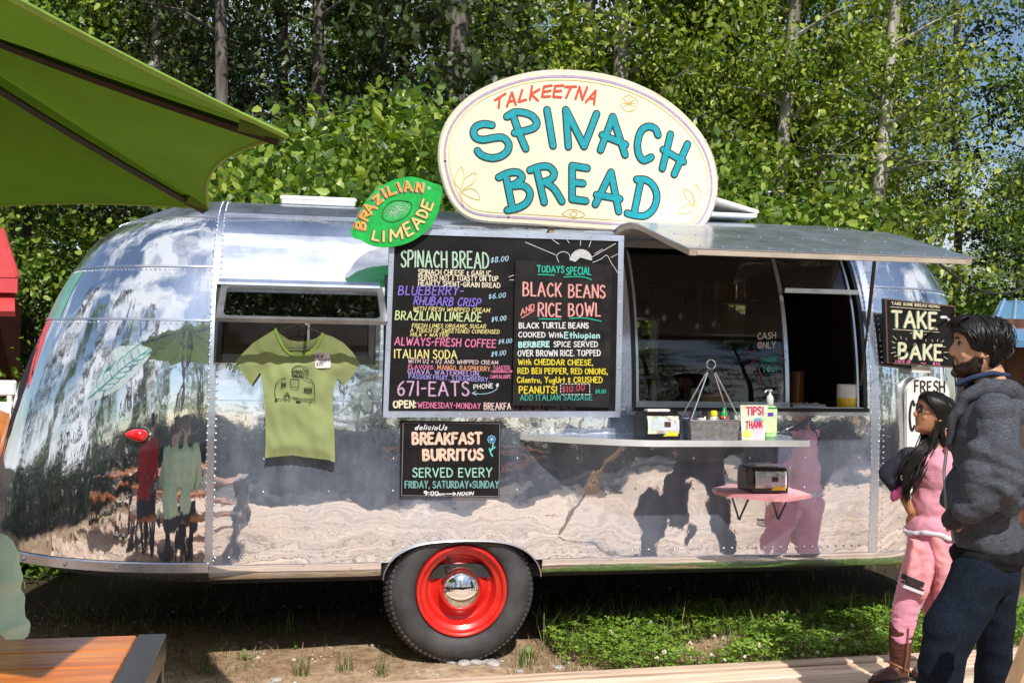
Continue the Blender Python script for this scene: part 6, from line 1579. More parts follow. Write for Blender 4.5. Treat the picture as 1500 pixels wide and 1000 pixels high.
for i in range(n):
    x, y = strip(rng)
    z = gz(x, y) + rng.uniform(.02, .12) * (.6 + .8 * max(0, dens(x, y) + .3)); r = rng.uniform(.010, .019); a0 = rng.random() * 6.28; tx, ty = rng.normal(0, .25, 2)
    for k in range(3):
        a = a0 + k * 2.094; ca, sa = math.cos(a), math.sin(a); o = len(V)
        for (u, v_) in ((0, 0), (.9, -.55), (1.55, -.35), (1.35, 0), (1.55, .35), (.9, .55)):
            X = (u * ca - v_ * sa) * r; Y_ = (u * sa + v_ * ca) * r; V.append((x + X, y + Y_, z + X * tx + Y_ * ty + (.003 if v_ else 0)))
        F += [(o, o + 1, o + 2, o + 3), (o, o + 3, o + 4, o + 5)]
o = bpy.data.objects.new('clover', np_mesh('clover', np.array(V), np.array(F), CLOV)); COL.objects.link(o); tag(o, 'low green clover growing between the trailer and the boardwalk', 'clover', kind='stuff')
blades(2600, strip, .13, .0022, 5, GRASSM, 'grass', 'thin grass growing through the clover patch', 'grass')
def edge_(rng): return rng.uniform(1.7, 4.6), rng.normal(.36, .10)
blades(520, edge_, .24, .0024, 6, GRASSM, 'tall_grass', 'tall loose grass along the shade edge under the trailer', 'grass', .7)
def dryp(rng): return rng.uniform(1.45, 3.0), rng.uniform(-.29, .42)
blades(1500, dryp, .05, .0018, 7, DRYG, 'dry_grass', 'short dry grass and straw on the dirt right of the wheel', 'grass', 1.6)
def left_(rng): return rng.uniform(-1.3, .95), rng.uniform(-.3, 1.1)
blades(380, left_, .045, .0018, 8, DRYG, 'straw', 'scattered straw on the dirt left of the wheel', 'straw', 1.8)
tf = [on_z(505, 985, -.04), on_z(440, 990, -.04), on_z(560, 990, -.03), on_z(425, 930, -.04), on_z(770, 975, -.03), on_z(300, 985, -.04)]
def tufts(rng): c = tf[rng.integers(0, len(tf))]; return c.x + rng.normal(0, .025), c.y + rng.normal(0, .02)
blades(150, tufts, .13, .0022, 9, GRASSM, 'grass_tufts', 'small grass tufts sprouting from the bare dirt', 'grass', .7)
def dark_(rng): return rng.uniform(-1.6, .25), rng.uniform(-.25, 1.6)
def under_(rng): return rng.uniform(-1.4, 5.0), rng.uniform(.75, 2.8)
blades(1300, under_, .07, .003, 12, GRASSM, 'weeds', 'dark weeds and leaf litter in the shade under the trailer', 'weeds', 1.0)
blades(1500, dark_, .06, .002, 10, GRASSM, 'shade_grass', 'sparse grass in the shade behind the picnic table', 'grass', 1.0)
# white clover heads, countable
hd = MB(); rg = random.Random(2)
for k in range(26):
    a = rg.uniform(0, 6.28); e = rg.uniform(-.2, 1.4); c = Vector((math.cos(a) * math.cos(e), math.sin(a) * math.cos(e), math.sin(e))) * .0095
    hd.ball(c + Vector((0, 0, .10)), (.003, .003, .006), 4, 3)
hd.cur = 1; hd.tube([(0, 0, -.03), (.004, 0, .04), (0, 0, .095)], .0011, 4)
hme = hd.mesh('clover_flower', [mat('clover_white', (.68, .62, .52), .8), CLOV])
fl = [(905, 900), (906, 911), (920, 911), (932, 904), (952, 904), (1015, 896), (903, 922), (1048, 922), (994, 907), (964, 948), (985, 945), (992, 958), (1051, 950), (1062, 950), (1101, 938), (1118, 944), (1132, 910), (1148, 908), (1160, 912), (1116, 962), (1185, 950), (1222, 945), (1250, 910), (1290, 915), (1242, 970), (1445, 975), (1420, 948), (1180, 935), (1010, 933), (968, 962)]
for i, (px, py) in enumerate(fl):
    q = on_z(px, py, .10); o = bpy.data.objects.new('clover_flower', hme); COL.objects.link(o); o.location = (q.x, min(.55, max(-.27, q.y)), gz(q.x, q.y) + .0); s = rg.uniform(.8, 1.25); o.scale = (s, s, s * rg.uniform(.7, 1.1)); o.rotation_euler = (rg.uniform(-.3, .3), rg.uniform(-.3, .3), rg.uniform(0, 6))
    tag(o, 'small round white clover flower head in the clover patch beside the boardwalk', 'flower', 'white clover flowers in the patch')
# stones
def stone_mesh(seed):
    mb = MB().ball((0, 0, 0), (1, .8, .5), 10, 7); mb.v = [tuple(Vector(v_) * (1 + .28 * noise.noise(Vector(v_) * 1.4 + Vector((seed * 7, 0, 0))))) for v_ in mb.v]; return mb.mesh('stone', mat('pale_stone', (.36, .34, .32), .85, 0, .3, 3), smooth=60)
sm_ = [stone_mesh(i) for i in range(3)]
stl = [(662, 972, .03), (680, 974, .045), (697, 972, .04), (712, 970, .03), (722, 973, .05), (648, 970, .02), (735, 968, .02), (760, 982, .025), (818, 979, .03), (755, 981, .018), (382, 938, .015), (470, 962, .012), (405, 995, .03), (395, 1000, .025), (345, 945, .012), (980, 960, .03), (1003, 935, .02), (610, 985, .012), (640, 990, .014), (545, 945, .012)]
for i, (px, py, r) in enumerate(stl):
    q = on_z(px, py, -.03); o = bpy.data.objects.new('stone', sm_[i % 3]); COL.objects.link(o); o.location = (q.x, q.y, gz(q.x, q.y) + r * .15); o.scale = (r, r, r * .8); o.rotation_euler.z = i * 1.3
    tag(o, ['first', 'second', 'third', 'fourth', 'fifth', 'sixth', 'seventh', 'eighth', 'ninth', 'tenth', 'eleventh', 'twelfth'][sorted(q_[0] for q_ in stl if (600 < q_[0] < 800) == (600 < px < 800) and (q_[0] < 600) == (px < 600)).index(px) % 12] + ' from the left of the pale stones ' + ('at the foot of the trailer wheel' if 600 < px < 800 else 'left of the trailer wheel' if px < 600 else 'in the clover patch'), 'stone', 'pale stones near the wheel' if 600 < px < 800 else 'pale stones on the dirt')
# litter of pebbles and chips
rng = np.random.default_rng(31); nP = 3200; V = []; F = []
base_ = np.array([(1, 0, 0), (-.5, .87, 0), (-.5, -.87, 0), (0, 0, .9)])
for i in range(nP):
    x = rng.uniform(-1.6, 3.4); y = rng.uniform(-.28, 1.6); s = rng.uniform(.002, .0075) * (1 if rng.random() < .9 else 2); a = rng.random() * 6.28; ca, sa = math.cos(a), math.sin(a); z = gz(x, y); o = len(V)
    for u, v_, w_ in base_: V.append((x + (u * ca - v_ * sa) * s * 1.3, y + (u * sa + v_ * ca) * s, z + w_ * s - .001))
    F += [(o, o + 1, o + 3), (o + 1, o + 2, o + 3), (o + 2, o, o + 3)]
o = bpy.data.objects.new('gravel', np_mesh('gravel', np.array(V), np.array(F), leaf_mat('chips', (.2, .13, .08), (.36, .28, .2), (.6, .56, .5), 0, .9))); COL.objects.link(o); tag(o, 'fine gravel and wood chips on the trodden dirt', 'gravel', kind='stuff')
# broad leaved weeds
def rosette(px, py, n, L, lab, up=.7, z0=.0):
    q = on_z(px, py, z0); t = thing('broadleaf_weed', (q.x, q.y, gz(q.x, q.y)), lab, 'plant', None)
    for k in range(n):
        a = k * 6.283 / n + rg.uniform(-.3, .3); l = L * rg.uniform(.7, 1.15); V = []; F = []; m_ = 6
        for i in range(m_ + 1):
            f = i / m_; w_ = .17 * l * math.sin(math.pi * min(1, f * .93 + .05)) ** .8; r_ = l * f * (1 - .25 * f); zz_ = l * up * (f - .45 * f * f)
            for s_ in (-1, 0, 1): V.append((r_ * math.cos(a) - s_ * w_ * math.sin(a), r_ * math.sin(a) + s_ * w_ * math.cos(a), zz_ + abs(s_) * w_ * .25 + .01 * math.sin(f * 9 + k)))
        for i in range(m_): F += [(3 * i, 3 * i + 1, 3 * i + 4, 3 * i + 3), (3 * i + 1, 3 * i + 2, 3 * i + 5, 3 * i + 4)]
        mb = MB(); mb.add(V, F); part('leaf', mb, mat('weed_leaf', (.12, .22, .035), .5, 0, .25, 8, trans=.3), t, smooth=180, local=True)
rosette(1238, 905, 9, .17, 'rosette of broad light green leaves at the right of the clover patch', 1.0)
rosette(1275, 908, 7, .14, 'smaller broad-leaved plant beside the girl in pink', 1.0)
rosette(775, 955, 5, .07, 'small bright green seedling against the right side of the tyre', 1.2)
rosette(360, 955, 4, .06, 'small bright green sprout at the umbrella shadow edge left of the wheel', 1.2)
rosette(432, 940, 4, .045, 'tiny green sprout in the middle of the bare dirt', 1.2)
rosette(1210, 950, 6, .09, 'low broad-leaved plant near the boardwalk edge under the girl', .9)
# =================================================================== PEOPLE
def capsule(mb, p0, r0, p1, r1, n=12):
    p0, p1 = Vector(p0), Vector(p1); d = (p1 - p0); L = d.length
    if L < 1e-5: mb.ball(p0, max(r0, r1), n, 8); return
    d /= L; pts = []; rs = []
    for k in range(1, 5): a = math.pi / 2 * k / 4; pts.append(p0 - d * r0 * math.cos(a)); rs.append(max(1e-4, r0 * math.sin(a)))
    for k in range(4, 0, -1): a = math.pi / 2 * k / 4; pts.append(p1 + d * r1 * math.cos(a) + (d * 1e-5 if k == 4 else Vector())); rs.append(max(1e-4, r1 * math.sin(a)))
    mb.tube(pts, rs, n)
def chain(mb, pts, rs):
    for i in range(len(pts) - 1): capsule(mb, pts[i], rs[i], pts[i + 1], rs[i + 1])
def ell(mb, c, f, s, u, rf, rs_, ru, n=20):
    M_ = Matrix(((f.x, s.x, u.x), (f.y, s.y, u.y), (f.z, s.z, u.z))); V = MB().ball((0, 0, 0), (rf, rs_, ru), n, 12); mb.add([M_ @ Vector(q) + Vector(c) for q in V.v], V.f)
def fused(mb, voxel, smooth_it=4, wr=None, cut=None):
    me = bpy.data.meshes.new('tmp'); me.from_pydata(mb.v, [], mb.f); o = bpy.data.objects.new('tmp', me); COL.objects.link(o)
    r_ = o.modifiers.new('r', 'REMESH'); r_.mode = 'VOXEL'; r_.voxel_size = voxel
    s_ = o.modifiers.new('s', 'SMOOTH'); s_.iterations = smooth_it; s_.factor = .5
    dg = bpy.context.evaluated_depsgraph_get(); m2 = bpy.data.meshes.new_from_object(o.evaluated_get(dg))
    bpy.data.objects.remove(o); bpy.data.meshes.remove(me)
    if wr:
        n = len(m2.vertices); co = np.zeros(n * 3); m2.vertices.foreach_get('co', co); no = np.zeros(n * 3); m2.vertices.foreach_get('normal', no); co = co.reshape(-1, 3); no = no.reshape(-1, 3)
        for i in range(n): co[i] += no[i] * wr(Vector(co[i]))
        m2.vertices.foreach_set('co', co.ravel()); m2.update()
    m2.polygons.foreach_set('use_smooth', [True] * len(m2.polygons))
    return m2
def fpart(name, me, m_, parent, label=None):
    me.materials.clear(); me.materials.append(m_)
    off = wloc(parent); me.transform(Matrix.Translation(-off)); me.name = name
    o = bpy.data.objects.new(name, me); COL.objects.link(o); o.parent = parent
    if label: o['label'] = label
    return o
def wrinkle(a=.006, s=9, dirn=(1, 1, 2.6), seed=0):
    D = Vector(dirn)
    def f(p):
        q = Vector((p.x * D.x, p.y * D.y, p.z * D.z)) * s + Vector((seed, 0, 0)); n1_ = noise.noise(q + Vector((noise.noise(q * .4) * 1.5, 0, 0))); return a * (1 - abs(n1_) * 3.2) + a * .5 * noise.noise(q * 2.3)
    return f
class HeadF:
    """head shape; local x forward, y to its left, z up from the chin"""
    zs = [0, .012, .028, .045, .06, .08, .10, .12, .14, .16, .18, .20, .215, .227, .235]
    xf = [.058, .080, .088, .084, .088, .088, .088, .088, .088, .094, .091, .080, .062, .038, .0]
    xb = [-.005, -.02, -.035, -.05, -.062, -.076, -.088, -.096, -.100, -.100, -.096, -.084, -.066, -.040, -.0]
    w = [.020, .036, .048, .056, .061, .066, .070, .073, .075, .076, .073, .063, .050, .032, .0]
    def __init__(s, c, f, up, k=1.0, wk=1.0):
        s.c = Vector(c); s.f = Vector(f).normalized(); s.l = Vector(up).cross(s.f).normalized(); s.u = s.f.cross(s.l).normalized(); s.k = k; s.wk = wk
    def loc(s, x, y, z): return s.c + (s.f * x + s.l * y * s.wk + s.u * z) * s.k
    def surf(s, az, z, off=0.):
        xf, xb, w_ = np.interp(z, s.zs, s.xf), np.interp(z, s.zs, s.xb), np.interp(z, s.zs, s.w)
        ca, sa = math.cos(az), math.sin(az); e = 2 / 2.25
        cx = .0; x = cx + (xf if ca > 0 else -xb) * math.copysign(abs(ca) ** e, ca); y = w_ * math.copysign(abs(sa) ** e, sa)
        # eye sockets
        for sy in (-1, 1):
            d = ((az - sy * .42) / .20) ** 2 + ((z - .128) / .013) ** 2; x -= .011 * math.exp(-d)
        r = math.hypot(x, y) or 1; zz = z + (off * max(0, (z - .17) / .06) if z > .17 else 0)
        return s.loc(x + off * x / r, y + off * y / r, zz)
    def mesh(s, mb):
        n = 44; V = []; Z = list(np.linspace(0, .235, 34))
        for z in Z:
            for k in range(n): V.append(s.surf(2 * math.pi * k / n, float(z)))
        F = [(i * n + k, i * n + (k + 1) % n, (i + 1) * n + (k + 1) % n, (i + 1) * n + k) for i in range(len(Z) - 1) for k in range(n)] + [tuple(range(n))[::-1], tuple((len(Z) - 1) * n + k for k in range(n))]
        mb.add(V, F)
        L = s.loc; k = s.k
        capsule(mb, L(.082, 0, .143), .009 * k, L(.104, 0, .100), .0105 * k); capsule(mb, L(.104, 0, .100), .0105 * k, L(.096, 0, .088), .008 * k)
        for sy in (-1, 1):
            mb.ball(L(.092, sy * .013, .092), .0085 * k, 8, 6); capsule(mb, L(.083, sy * .012, .152), .008 * k, L(.074, sy * .046, .150), .006 * k)
            capsule(mb, L(.088, 0, .067), .0058 * k, L(.079, sy * .021, .063), .003 * k); capsule(mb, L(.086, 0, .056), .0066 * k, L(.079, sy * .018, .058), .003 * k)
            mb.ball(L(.060, sy * .040, .088), .018 * k, 10, 8)
        mb.ball(L(.074, 0, .018), .017 * k, 10, 8)
    def ears(s, mb):
        for sy in (-1, 1):
            ring = [s.loc(-.008 + .017 * math.cos(t), sy * (.076 + .006 * (1 - math.cos(t))), .112 + .030 * math.sin(t)) for t in np.linspace(-2.4, 2.6, 12)]
            mb.tube(ring, .0052 * s.k, 8); capsule(mb, s.loc(.006, sy * .072, .092), .009 * s.k, s.loc(-.002, sy * .074, .122), .011 * s.k); mb.ball(s.loc(.006, sy * .078, .083), .007 * s.k, 8, 6)
def eyes(H, parent, skin):
    for sy in (-1, 1):
        e = part('eye', MB().ball(H.loc(.071, sy * .032, .130), .0125 * H.k, 14, 10), mat('eye_white', (.36, .33, .30), .2), parent, smooth=180)
        part('iris', MB().ball(H.loc(.0785, sy * .0335, .130), .0078 * H.k, 12, 8), mat('iris_dark', (.015, .008, .005), .1), e, smooth=180)
        mb = MB(); pts = [H.loc(.0845 - abs(t) ** 2 * .006, sy * (.032 + t * .016), .1345 + .004 * (1 - t * t)) for t in (-1, -.5, 0, .5, 1)]; mb.tube(pts, .0022 * H.k, 6); part('eyelashes', mb, mat('lash', (.008, .005, .004), .6), parent)
        mb = MB(); pts = [H.loc(.094 - abs(t) * .008 - .004 * t, sy * (.034 + t * .021), .1515 + .004 * (1 - t * t)) for t in (-1, -.5, 0, .5, 1)]; mb.tube(pts, [.002 * H.k, .0042 * H.k, .0045 * H.k, .0035 * H.k, .0015 * H.k], 6); part('eyebrow', mb, mat('brow_hair', (.01, .007, .006), .8), parent)
def hand(mb, wrist, d, palm_n, k=1.0, curl=.35):
    """five separate bent fingers rooted in the palm"""
    wrist = Vector(wrist); d = Vector(d).normalized(); n_ = Vector(palm_n).normalized(); s_ = d.cross(n_).normalized(); n_ = s_.cross(d)
    ell(mb, wrist + d * .045 * k, d, s_, n_, .050 * k, .040 * k, .015 * k)
    for i, (o_, L) in enumerate(((-.030, .062), (-.010, .074), (.010, .070), (.029, .055))):
        p = wrist + d * .080 * k + s_ * o_ * k; q = p + (d * math.cos(curl * .6) + n_ * math.sin(curl * .6)) * L * .45 * k; r_ = q + (d * math.cos(curl * 2) + n_ * math.sin(curl * 2)) * L * .32 * k; e = r_ + (d * math.cos(curl * 3.2) + n_ * math.sin(curl * 3.2)) * L * .25 * k
        chain(mb, [p, q, r_, e], [.0092 * k, .0084 * k, .0078 * k, .0068 * k])
    p = wrist + d * .025 * k - s_ * .030 * k; q = p + (d * .6 - s_ * .8 + n_ * .3).normalized() * .035 * k; chain(mb, [p, q, q + (d * .9 + n_ * .4 - s_ * .2).normalized() * .030 * k], [.012 * k, .0098 * k, .008 * k])
HAIRM = mat('black_hair', (.0045, .0035, .003), .42, 0, .5, 60, .0006, 200, spec=.35)
def tufts_hair(paths, r, m_, name, parent, n=5, base=None):
    mb = base or MB()
    for P in paths:
        P = catmull([tuple(p) for p in P], 3); k = len(P); mb.tube(P, [r * (.35 + .75 * math.sin(math.pi * min(1, .18 + .80 * i / (k - 1)))) * (1 if i < k - 1 else .3) for i in range(k)], n, cap=False)
    return part(name, mb, m_, parent, smooth=180)
def skin(name, c): return mat(name, c, .5, 0, .10, 30, .0002, 180, spec=.4)

# ------------------------------------------------ the man in the grey hoodie
f_ = Vector((-.87, .49, 0)).normalized(); far_ = Vector((.56, .83, 0)).normalized(); UPv = Vector((0, 0, 1)); s_ = UPv.cross(f_)
def J(px, py, off=0., dep=4.30): return at_d(px - 9, py, dep) + far_ * off
man = thing('person', at_d(1430, 1105, 4.3), 'dark-haired bearded person in grey hooded sweatshirt and dark jeans standing at the right, looking left', 'person')
SKM = skin('brown_skin', (.50, .275, .17))
Hm = HeadF(J(1441, 553), f_ + Vector((-.06, -.10, .02)), UPv, .99)
bm_ = MB(); Hm.mesh(bm_); Hm.ears(bm_)
neck = J(1458, 548); nb_ = J(1468, 590); chest = J(1452, 640); belly = J(1450, 735); pelv = J(1450, 815)
capsule(bm_, neck, .058, nb_, .066); ell(bm_, chest, f_, s_, UPv, .10, .165, .20); ell(bm_, belly, f_, s_, UPv, .10, .14, .18); ell(bm_, pelv, f_, s_, UPv, .11, .15, .13)
shn, shf = J(1466, 604, -.185), J(1448, 600, .18); eln, elf = J(1474, 698, -.265), J(1432, 690, .27); wrn, wrf = J(1408, 752, -.13), J(1405, 735, .12)
chain(bm_, [shn, eln, wrn], [.05, .042, .030]); chain(bm_, [shf, elf, wrf], [.05, .042, .030]); capsule(bm_, shn, .05, shf, .05)
hand(bm_, wrn, J(1440, 785, -.02) - wrn, far_, .9, .5); hand(bm_, wrf, J(1435, 775, .02) - wrf, -far_, .9, .5)
hpn, hpf = J(1442, 840, -.09), J(1462, 835, .10); knn, knf = J(1392, 940, -.12), J(1468, 945, .14); ann, anf = J(1373, 1082, -.10), J(1460, 1078, .25)
chain(bm_, [hpn, knn, ann], [.08, .055, .042]); chain(bm_, [hpf, knf, anf], [.08, .055, .042])
fpart('body', fused(bm_, .0055, 3), SKM, man)
eyes(Hm, man, SKM)
# beard: short dark stubble following the jaw
mb = MB(); n_ = 40; V = []; Z = [float(z) for z in np.linspace(.0, .098, 12)]
def beard_top(az): a = abs(az); return float(np.interp(a, [0, .34, .7, 1.05, 1.3, 1.62], [.044, .046, .060, .066, .088, .100]))
for j in range(9):
    for k in range(n_ + 1):
        az = -1.62 + 3.24 * k / n_; zt = beard_top(az) + .004 * noise.noise(Vector((az * 9, 0, 0))); z = zt * j / 8; V.append(Hm.surf(az, z, .003 if 0 < j < 8 else -.001))
mb.add(V, [(j * (n_ + 1) + k, j * (n_ + 1) + k + 1, (j + 1) * (n_ + 1) + k + 1, (j + 1) * (n_ + 1) + k) for j in range(8) for k in range(n_)])
V = [Hm.surf(-1.62 + 3.24 * k / n_, 0, .003) for k in range(n_ + 1)] + [Hm.loc(.01, (-.02 + .04 * k / n_), -.012) for k in range(n_ + 1)]; mb.add(V, [(k, n_ + 1 + k, n_ + 2 + k, k + 1) for k in range(n_)])
for sy in (-1, 1): mb.tube([Hm.loc(.097, sy * .004, .076), Hm.loc(.092, sy * .018, .072), Hm.loc(.083, sy * .027, .060), Hm.loc(.080, sy * .026, .045)], [.0035, .0045, .004, .005], 6)
mb.ball(Hm.loc(.082, 0, .016), (.019, .021, .019), 14, 10)
rg2 = random.Random(4)
for i in range(900):
    az = rg2.uniform(-1.6, 1.6); z = beard_top(az) * rg2.uniform(.02, 1.03); a = Hm.surf(az, z, .004); b = Hm.surf(az * 1.02, max(-.01, z - .006), .0075); mb.tube([a, b], [.0009, .0004], 3, cap=False)
part('beard', mb, mat('beard_hair', (.045, .025, .016), .8, 0, .5, 90, .0012, 240), man, smooth=180)
# hair
def hairline(az):
    a = abs(az); return float(np.interp(a, [0, .5, .95, 1.15, 1.5, 1.75, 2.1, 3.15], [.182, .180, .160, .112, .106, .100, .052, .030]))
mb = MB(); V = []; n_ = 48; K = 9
for j in range(K):
    for k in range(n_):
        az = -math.pi + 2 * math.pi * k / n_; zl = hairline(az); z = zl + (.235 - zl) * j / (K - 1); V.append(Hm.surf(az, z, .004 + .018 * math.sin(math.pi * min(1, .1 + j / (K - 1) * .8)) ** .7))
mb.add(V, [(j * n_ + k, j * n_ + (k + 1) % n_, (j + 1) * n_ + (k + 1) % n_, (j + 1) * n_ + k) for j in range(K - 1) for k in range(n_)] + [tuple((K - 1) * n_ + k for k in range(n_))])
paths = []
for i in range(1250):
    az0 = rg2.uniform(-math.pi, math.pi); part_ = rg2.random(); zl = hairline(az0)
    z0 = rg2.uniform(.19, .232); P = []; drift = (math.pi - abs(az0)) * .28 * math.copysign(1, az0 or 1) * rg2.uniform(.6, 1.2); wv = 2 * noise.noise(Vector((az0 * 2.2, 3, 0))) * 3; vol = rg2.uniform(.009, .023) + .014 * noise.noise(Vector((az0 * 3, 0, 1)))
    for j in range(6):
        t = j / 5; az = az0 * .85 + drift * t + .10 * math.sin(wv + t * 5); z = z0 + (max(hairline(az) - .004, zl - .008) - z0) * t ** .8; P.append(Hm.surf(az, min(.232, max(.02, z)), vol * (.75 + .45 * math.sin(math.pi * t)) * (1 - .35 * t)))
    paths.append(P)
loose = []
for i in range(170):
    az0 = rg2.choice((-1, 1)) * rg2.uniform(1.7, math.pi); z0 = rg2.uniform(.12, .23); o_ = rg2.uniform(.026, .040); d2 = rg2.uniform(-.5, .5)
    loose.append([Hm.surf(az0 + d2 * t, max(.03, z0 - .05 * t), .02 + (o_ - .02) * math.sin(2.2 * t)) for t in (0, .35, .7, 1)])
part('loose_strands', (lambda b: [b.tube(catmull([tuple(p) for p in P], 3), .0010, 3, cap=False) for P in loose if P[0].z > J(1440, 520).z - .06] and b)(MB()), HAIRM, man)
for i in range(60):  # quiff over the forehead
    az0 = rg2.uniform(-.8, .8); P = [Hm.surf(az0 * 1.2, .225, .022), Hm.surf(az0, .208, .034), Hm.surf(az0 * .9 - .1, .190, .024 + rg2.uniform(0, .012)), Hm.surf(az0 * .9 - .22, .176, .008 + rg2.uniform(0, .008))]; paths.append(P)
tufts_hair(paths, .0034, HAIRM, 'hair', man, 4, mb)
# sweatshirt
def hoodie_mat():
    m = mat('heather_grey', (.026, .028, .034), .95, 0, .55, 70, .0008, 300, stretch=(1, 1, 9), col2=(.105, .115, .138), spec=.12); return m
HOOD = hoodie_mat()
mb = MB(); ell(mb, chest + UPv * .0, f_, s_, UPv, .130, .205, .215); ell(mb, belly, f_, s_, UPv, .130, .180, .20); ell(mb, J(1456, 785), f_, s_, UPv, .132, .178, .10)
ell(mb, J(1475, 600), f_, s_, UPv, .11, .17, .08)
capsule(mb, shn, .074, shf, .078); chain(mb, [shf, elf, wrf], [.080, .068, .055])
def wr_h(p): return wrinkle(.0055, 6.5, (1, 1, 2.0), 3)(p)
zcut = J(1450, 805).z
me = fused(mb, .010, 5, wr_h); fpart('hoodie', me, HOOD, man)
mb = MB(); chain(mb, [shn + far_ * .03, J(1468, 650, -.245), eln, J(1428, 734, -.21)], [.084, .080, .080, .060])
for (pa, pb, r_) in ((J(1440, 682, -.255), J(1492, 694, -.25), .062), (J(1438, 706, -.25), J(1486, 722, -.235), .056), (J(1446, 655, -.25), J(1482, 662, -.24), .062)): capsule(mb, pa, r_, pb, r_)
def wr_s(p): q = p - eln; return wrinkle(.004, 8, (1, 1, 1.6), 7)(p) + .005 * math.sin((q.z + q.x * .45) * 95 + 3 * noise.noise(p * 9)) * math.exp(-(q.length / .16) ** 2)
fpart('sleeve', fused(mb, .007, 2, wr_s), HOOD, man)
# hood, zip edge, cuffs, collar, shirt hem
mb = MB(); hd_pts = [J(1425, 580, -.10), J(1452, 566, -.115), J(1485, 572, -.10), J(1508, 590, .0), J(1490, 580, .12), J(1440, 580, .12), J(1420, 590, .07)]
chain(mb, hd_pts, [.024, .036, .046, .052, .046, .034, .024]); chain(mb, [J(1425, 580, -.10), J(1405, 612, -.07), J(1398, 650, -.03)], [.022, .020, .012])
me = fused(mb, .008, 4, wrinkle(.004, 12, (1, 1, 1), 5)); fpart('hood', me, HOOD, man)
mb = MB(); chain(mb, [J(1412, 562, -.03), J(1435, 552, -.065), J(1462, 546, -.075), J(1485, 550, -.02), J(1478, 556, .07), J(1440, 560, .08), J(1412, 562, -.03)], [.012] * 7); fpart('collar', fused(mb, .006, 3), mat('navy_collar', (.012, .025, .07), .85, 0, .2, 60), man)
mb = MB(); capsule(mb, J(1428, 734, -.19), .050, wrn + (J(1400, 758, -.16) - wrn) * .3, .042); fpart('cuff', fused(mb, .006, 2, wrinkle(.002, 40, (1, 1, 3))), mat('dark_rib', (.028, .029, .032), .95, 0, .3, 90), man)
mb = MB(); ell(mb, J(1455, 812), f_, s_, UPv, .140, .178, .075); fpart('shirt_hem', fused(mb, .010, 3, wrinkle(.004, 10)), mat('charcoal_shirt', (.010, .010, .012), .9, 0, .3, 20, spec=.1), man)
mb = MB(); mb.tube([J(1398, 640, -.02), J(1392, 690, -.03), J(1396, 740, -.06), J(1408, 790, -.08)], .006, 6); part('zip', mb, mat('zip_metal', (.3, .3, .3), .4, .8), man)
DEN = mat('dark_denim', (.005, .007, .012), .9, 0, .45, 120, .0006, 300, col2=(.011, .017, .030), spec=.08)
mb = MB(); ell(mb, J(1452, 838), f_, s_, UPv, .126, .175, .10); chain(mb, [hpn, knn, ann], [.108, .086, .078]); chain(mb, [hpf, knf, anf], [.110, .072, .068]); capsule(mb, J(1425, 870, -.09), .098, J(1398, 910, -.12), .092)
fpart('jeans', fused(mb, .011, 5, wrinkle(.004, 7, (1, 1, 1.4), 9)), DEN, man)
def shoe(ank, d, m_, parent, k=1.0, nm='shoe'):
    d = Vector((d.x, d.y, 0)).normalized(); mb = MB(); zf = gtilt(ank.x) + .045; a = Vector((ank.x, ank.y, zf + .05)); capsule(mb, a - d * .03 * k, .042 * k, a + d * .10 * k - UPv * .01, .040 * k); capsule(mb, a + d * .10 * k - UPv * .01, .040 * k, a + d * .18 * k - UPv * .022, .032 * k); capsule(mb, a - d * .02, .045 * k, a + UPv * .05, .045 * k)
    return fpart(nm, fused(mb, .007, 3), m_, parent)
shoe(ann, f_, mat('brown_shoe', (.08, .04, .02), .5), man); shoe(anf, f_, MATS['brown_shoe'], man)

# ------------------------------------------------ the girl in pink
gd = 5.2
def G_(px, py, off=0.): return at_d(px, py, gd) + far_ * off
girl = thing('person', at_d(1338, 1000, gd), 'young person in pink with long black hair, glasses and brown boots, hand on hip', 'person')
SKG = skin('warm_brown_skin', (.38, .185, .10))
gf = Vector((-.93, .22, .15)).normalized(); far_ = Vector((.53, .85, 0)).normalized(); gs = UPv.cross(Vector((gf.x, gf.y, 0)).normalized()).normalized(); bf = Vector((-.95, -.30, 0)).normalized(); bs = UPv.cross(bf)
Hg = HeadF(G_(1363, 637), gf, UPv + Vector((.13, 0, 0)), .86, .97)
bm_ = MB(); Hg.mesh(bm_); Hg.ears(bm_)
gn, gc, gw, gp = G_(1376, 652), G_(1368, 690), G_(1366, 735), G_(1364, 785)
capsule(bm_, G_(1372, 630, .01), .042, gn, .044); ell(bm_, gc, bf, bs, UPv, .075, .125, .13); ell(bm_, gw, bf, bs, UPv, .070, .10, .13); ell(bm_, gp, bf, bs, UPv, .085, .12, .10)
s1, e1, w1_ = G_(1332, 668, -.02), G_(1299, 694, .03), G_(1325, 728, .0); s2, e2, w2_ = G_(1404, 668, .02), G_(1418, 715, .05), G_(1400, 760, .0)
chain(bm_, [s1, e1, w1_], [.036, .030, .022]); chain(bm_, [s2, e2, w2_], [.036, .030, .022]); capsule(bm_, s1, .036, s2, .036)
capsule(bm_, w1_, .024, G_(1334, 748, .0), .021); hand(bm_, G_(1334, 748, .0), G_(1352, 768, .03) - G_(1334, 748), far_, .82, .35); hand(bm_, w2_, Vector((0, 0, -1)), -bf, .82, .4)
h1, k1, a1 = G_(1352, 812, -.03), G_(1328, 885, -.04), G_(1318, 975, -.03); h2, k2, a2_ = G_(1376, 812, .04), G_(1372, 890, .03), G_(1376, 975, .08)
chain(bm_, [h1, k1, a1], [.062, .046, .036]); chain(bm_, [h2, k2, a2_], [.062, .046, .036])
fpart('body', fused(bm_, .0055, 3), SKG, girl); eyes(Hg, girl, SKG)
PK = mat('pink_jersey', (.66, .28, .36), .85, 0, .08, 12, .0003, 200, sheen=.2)
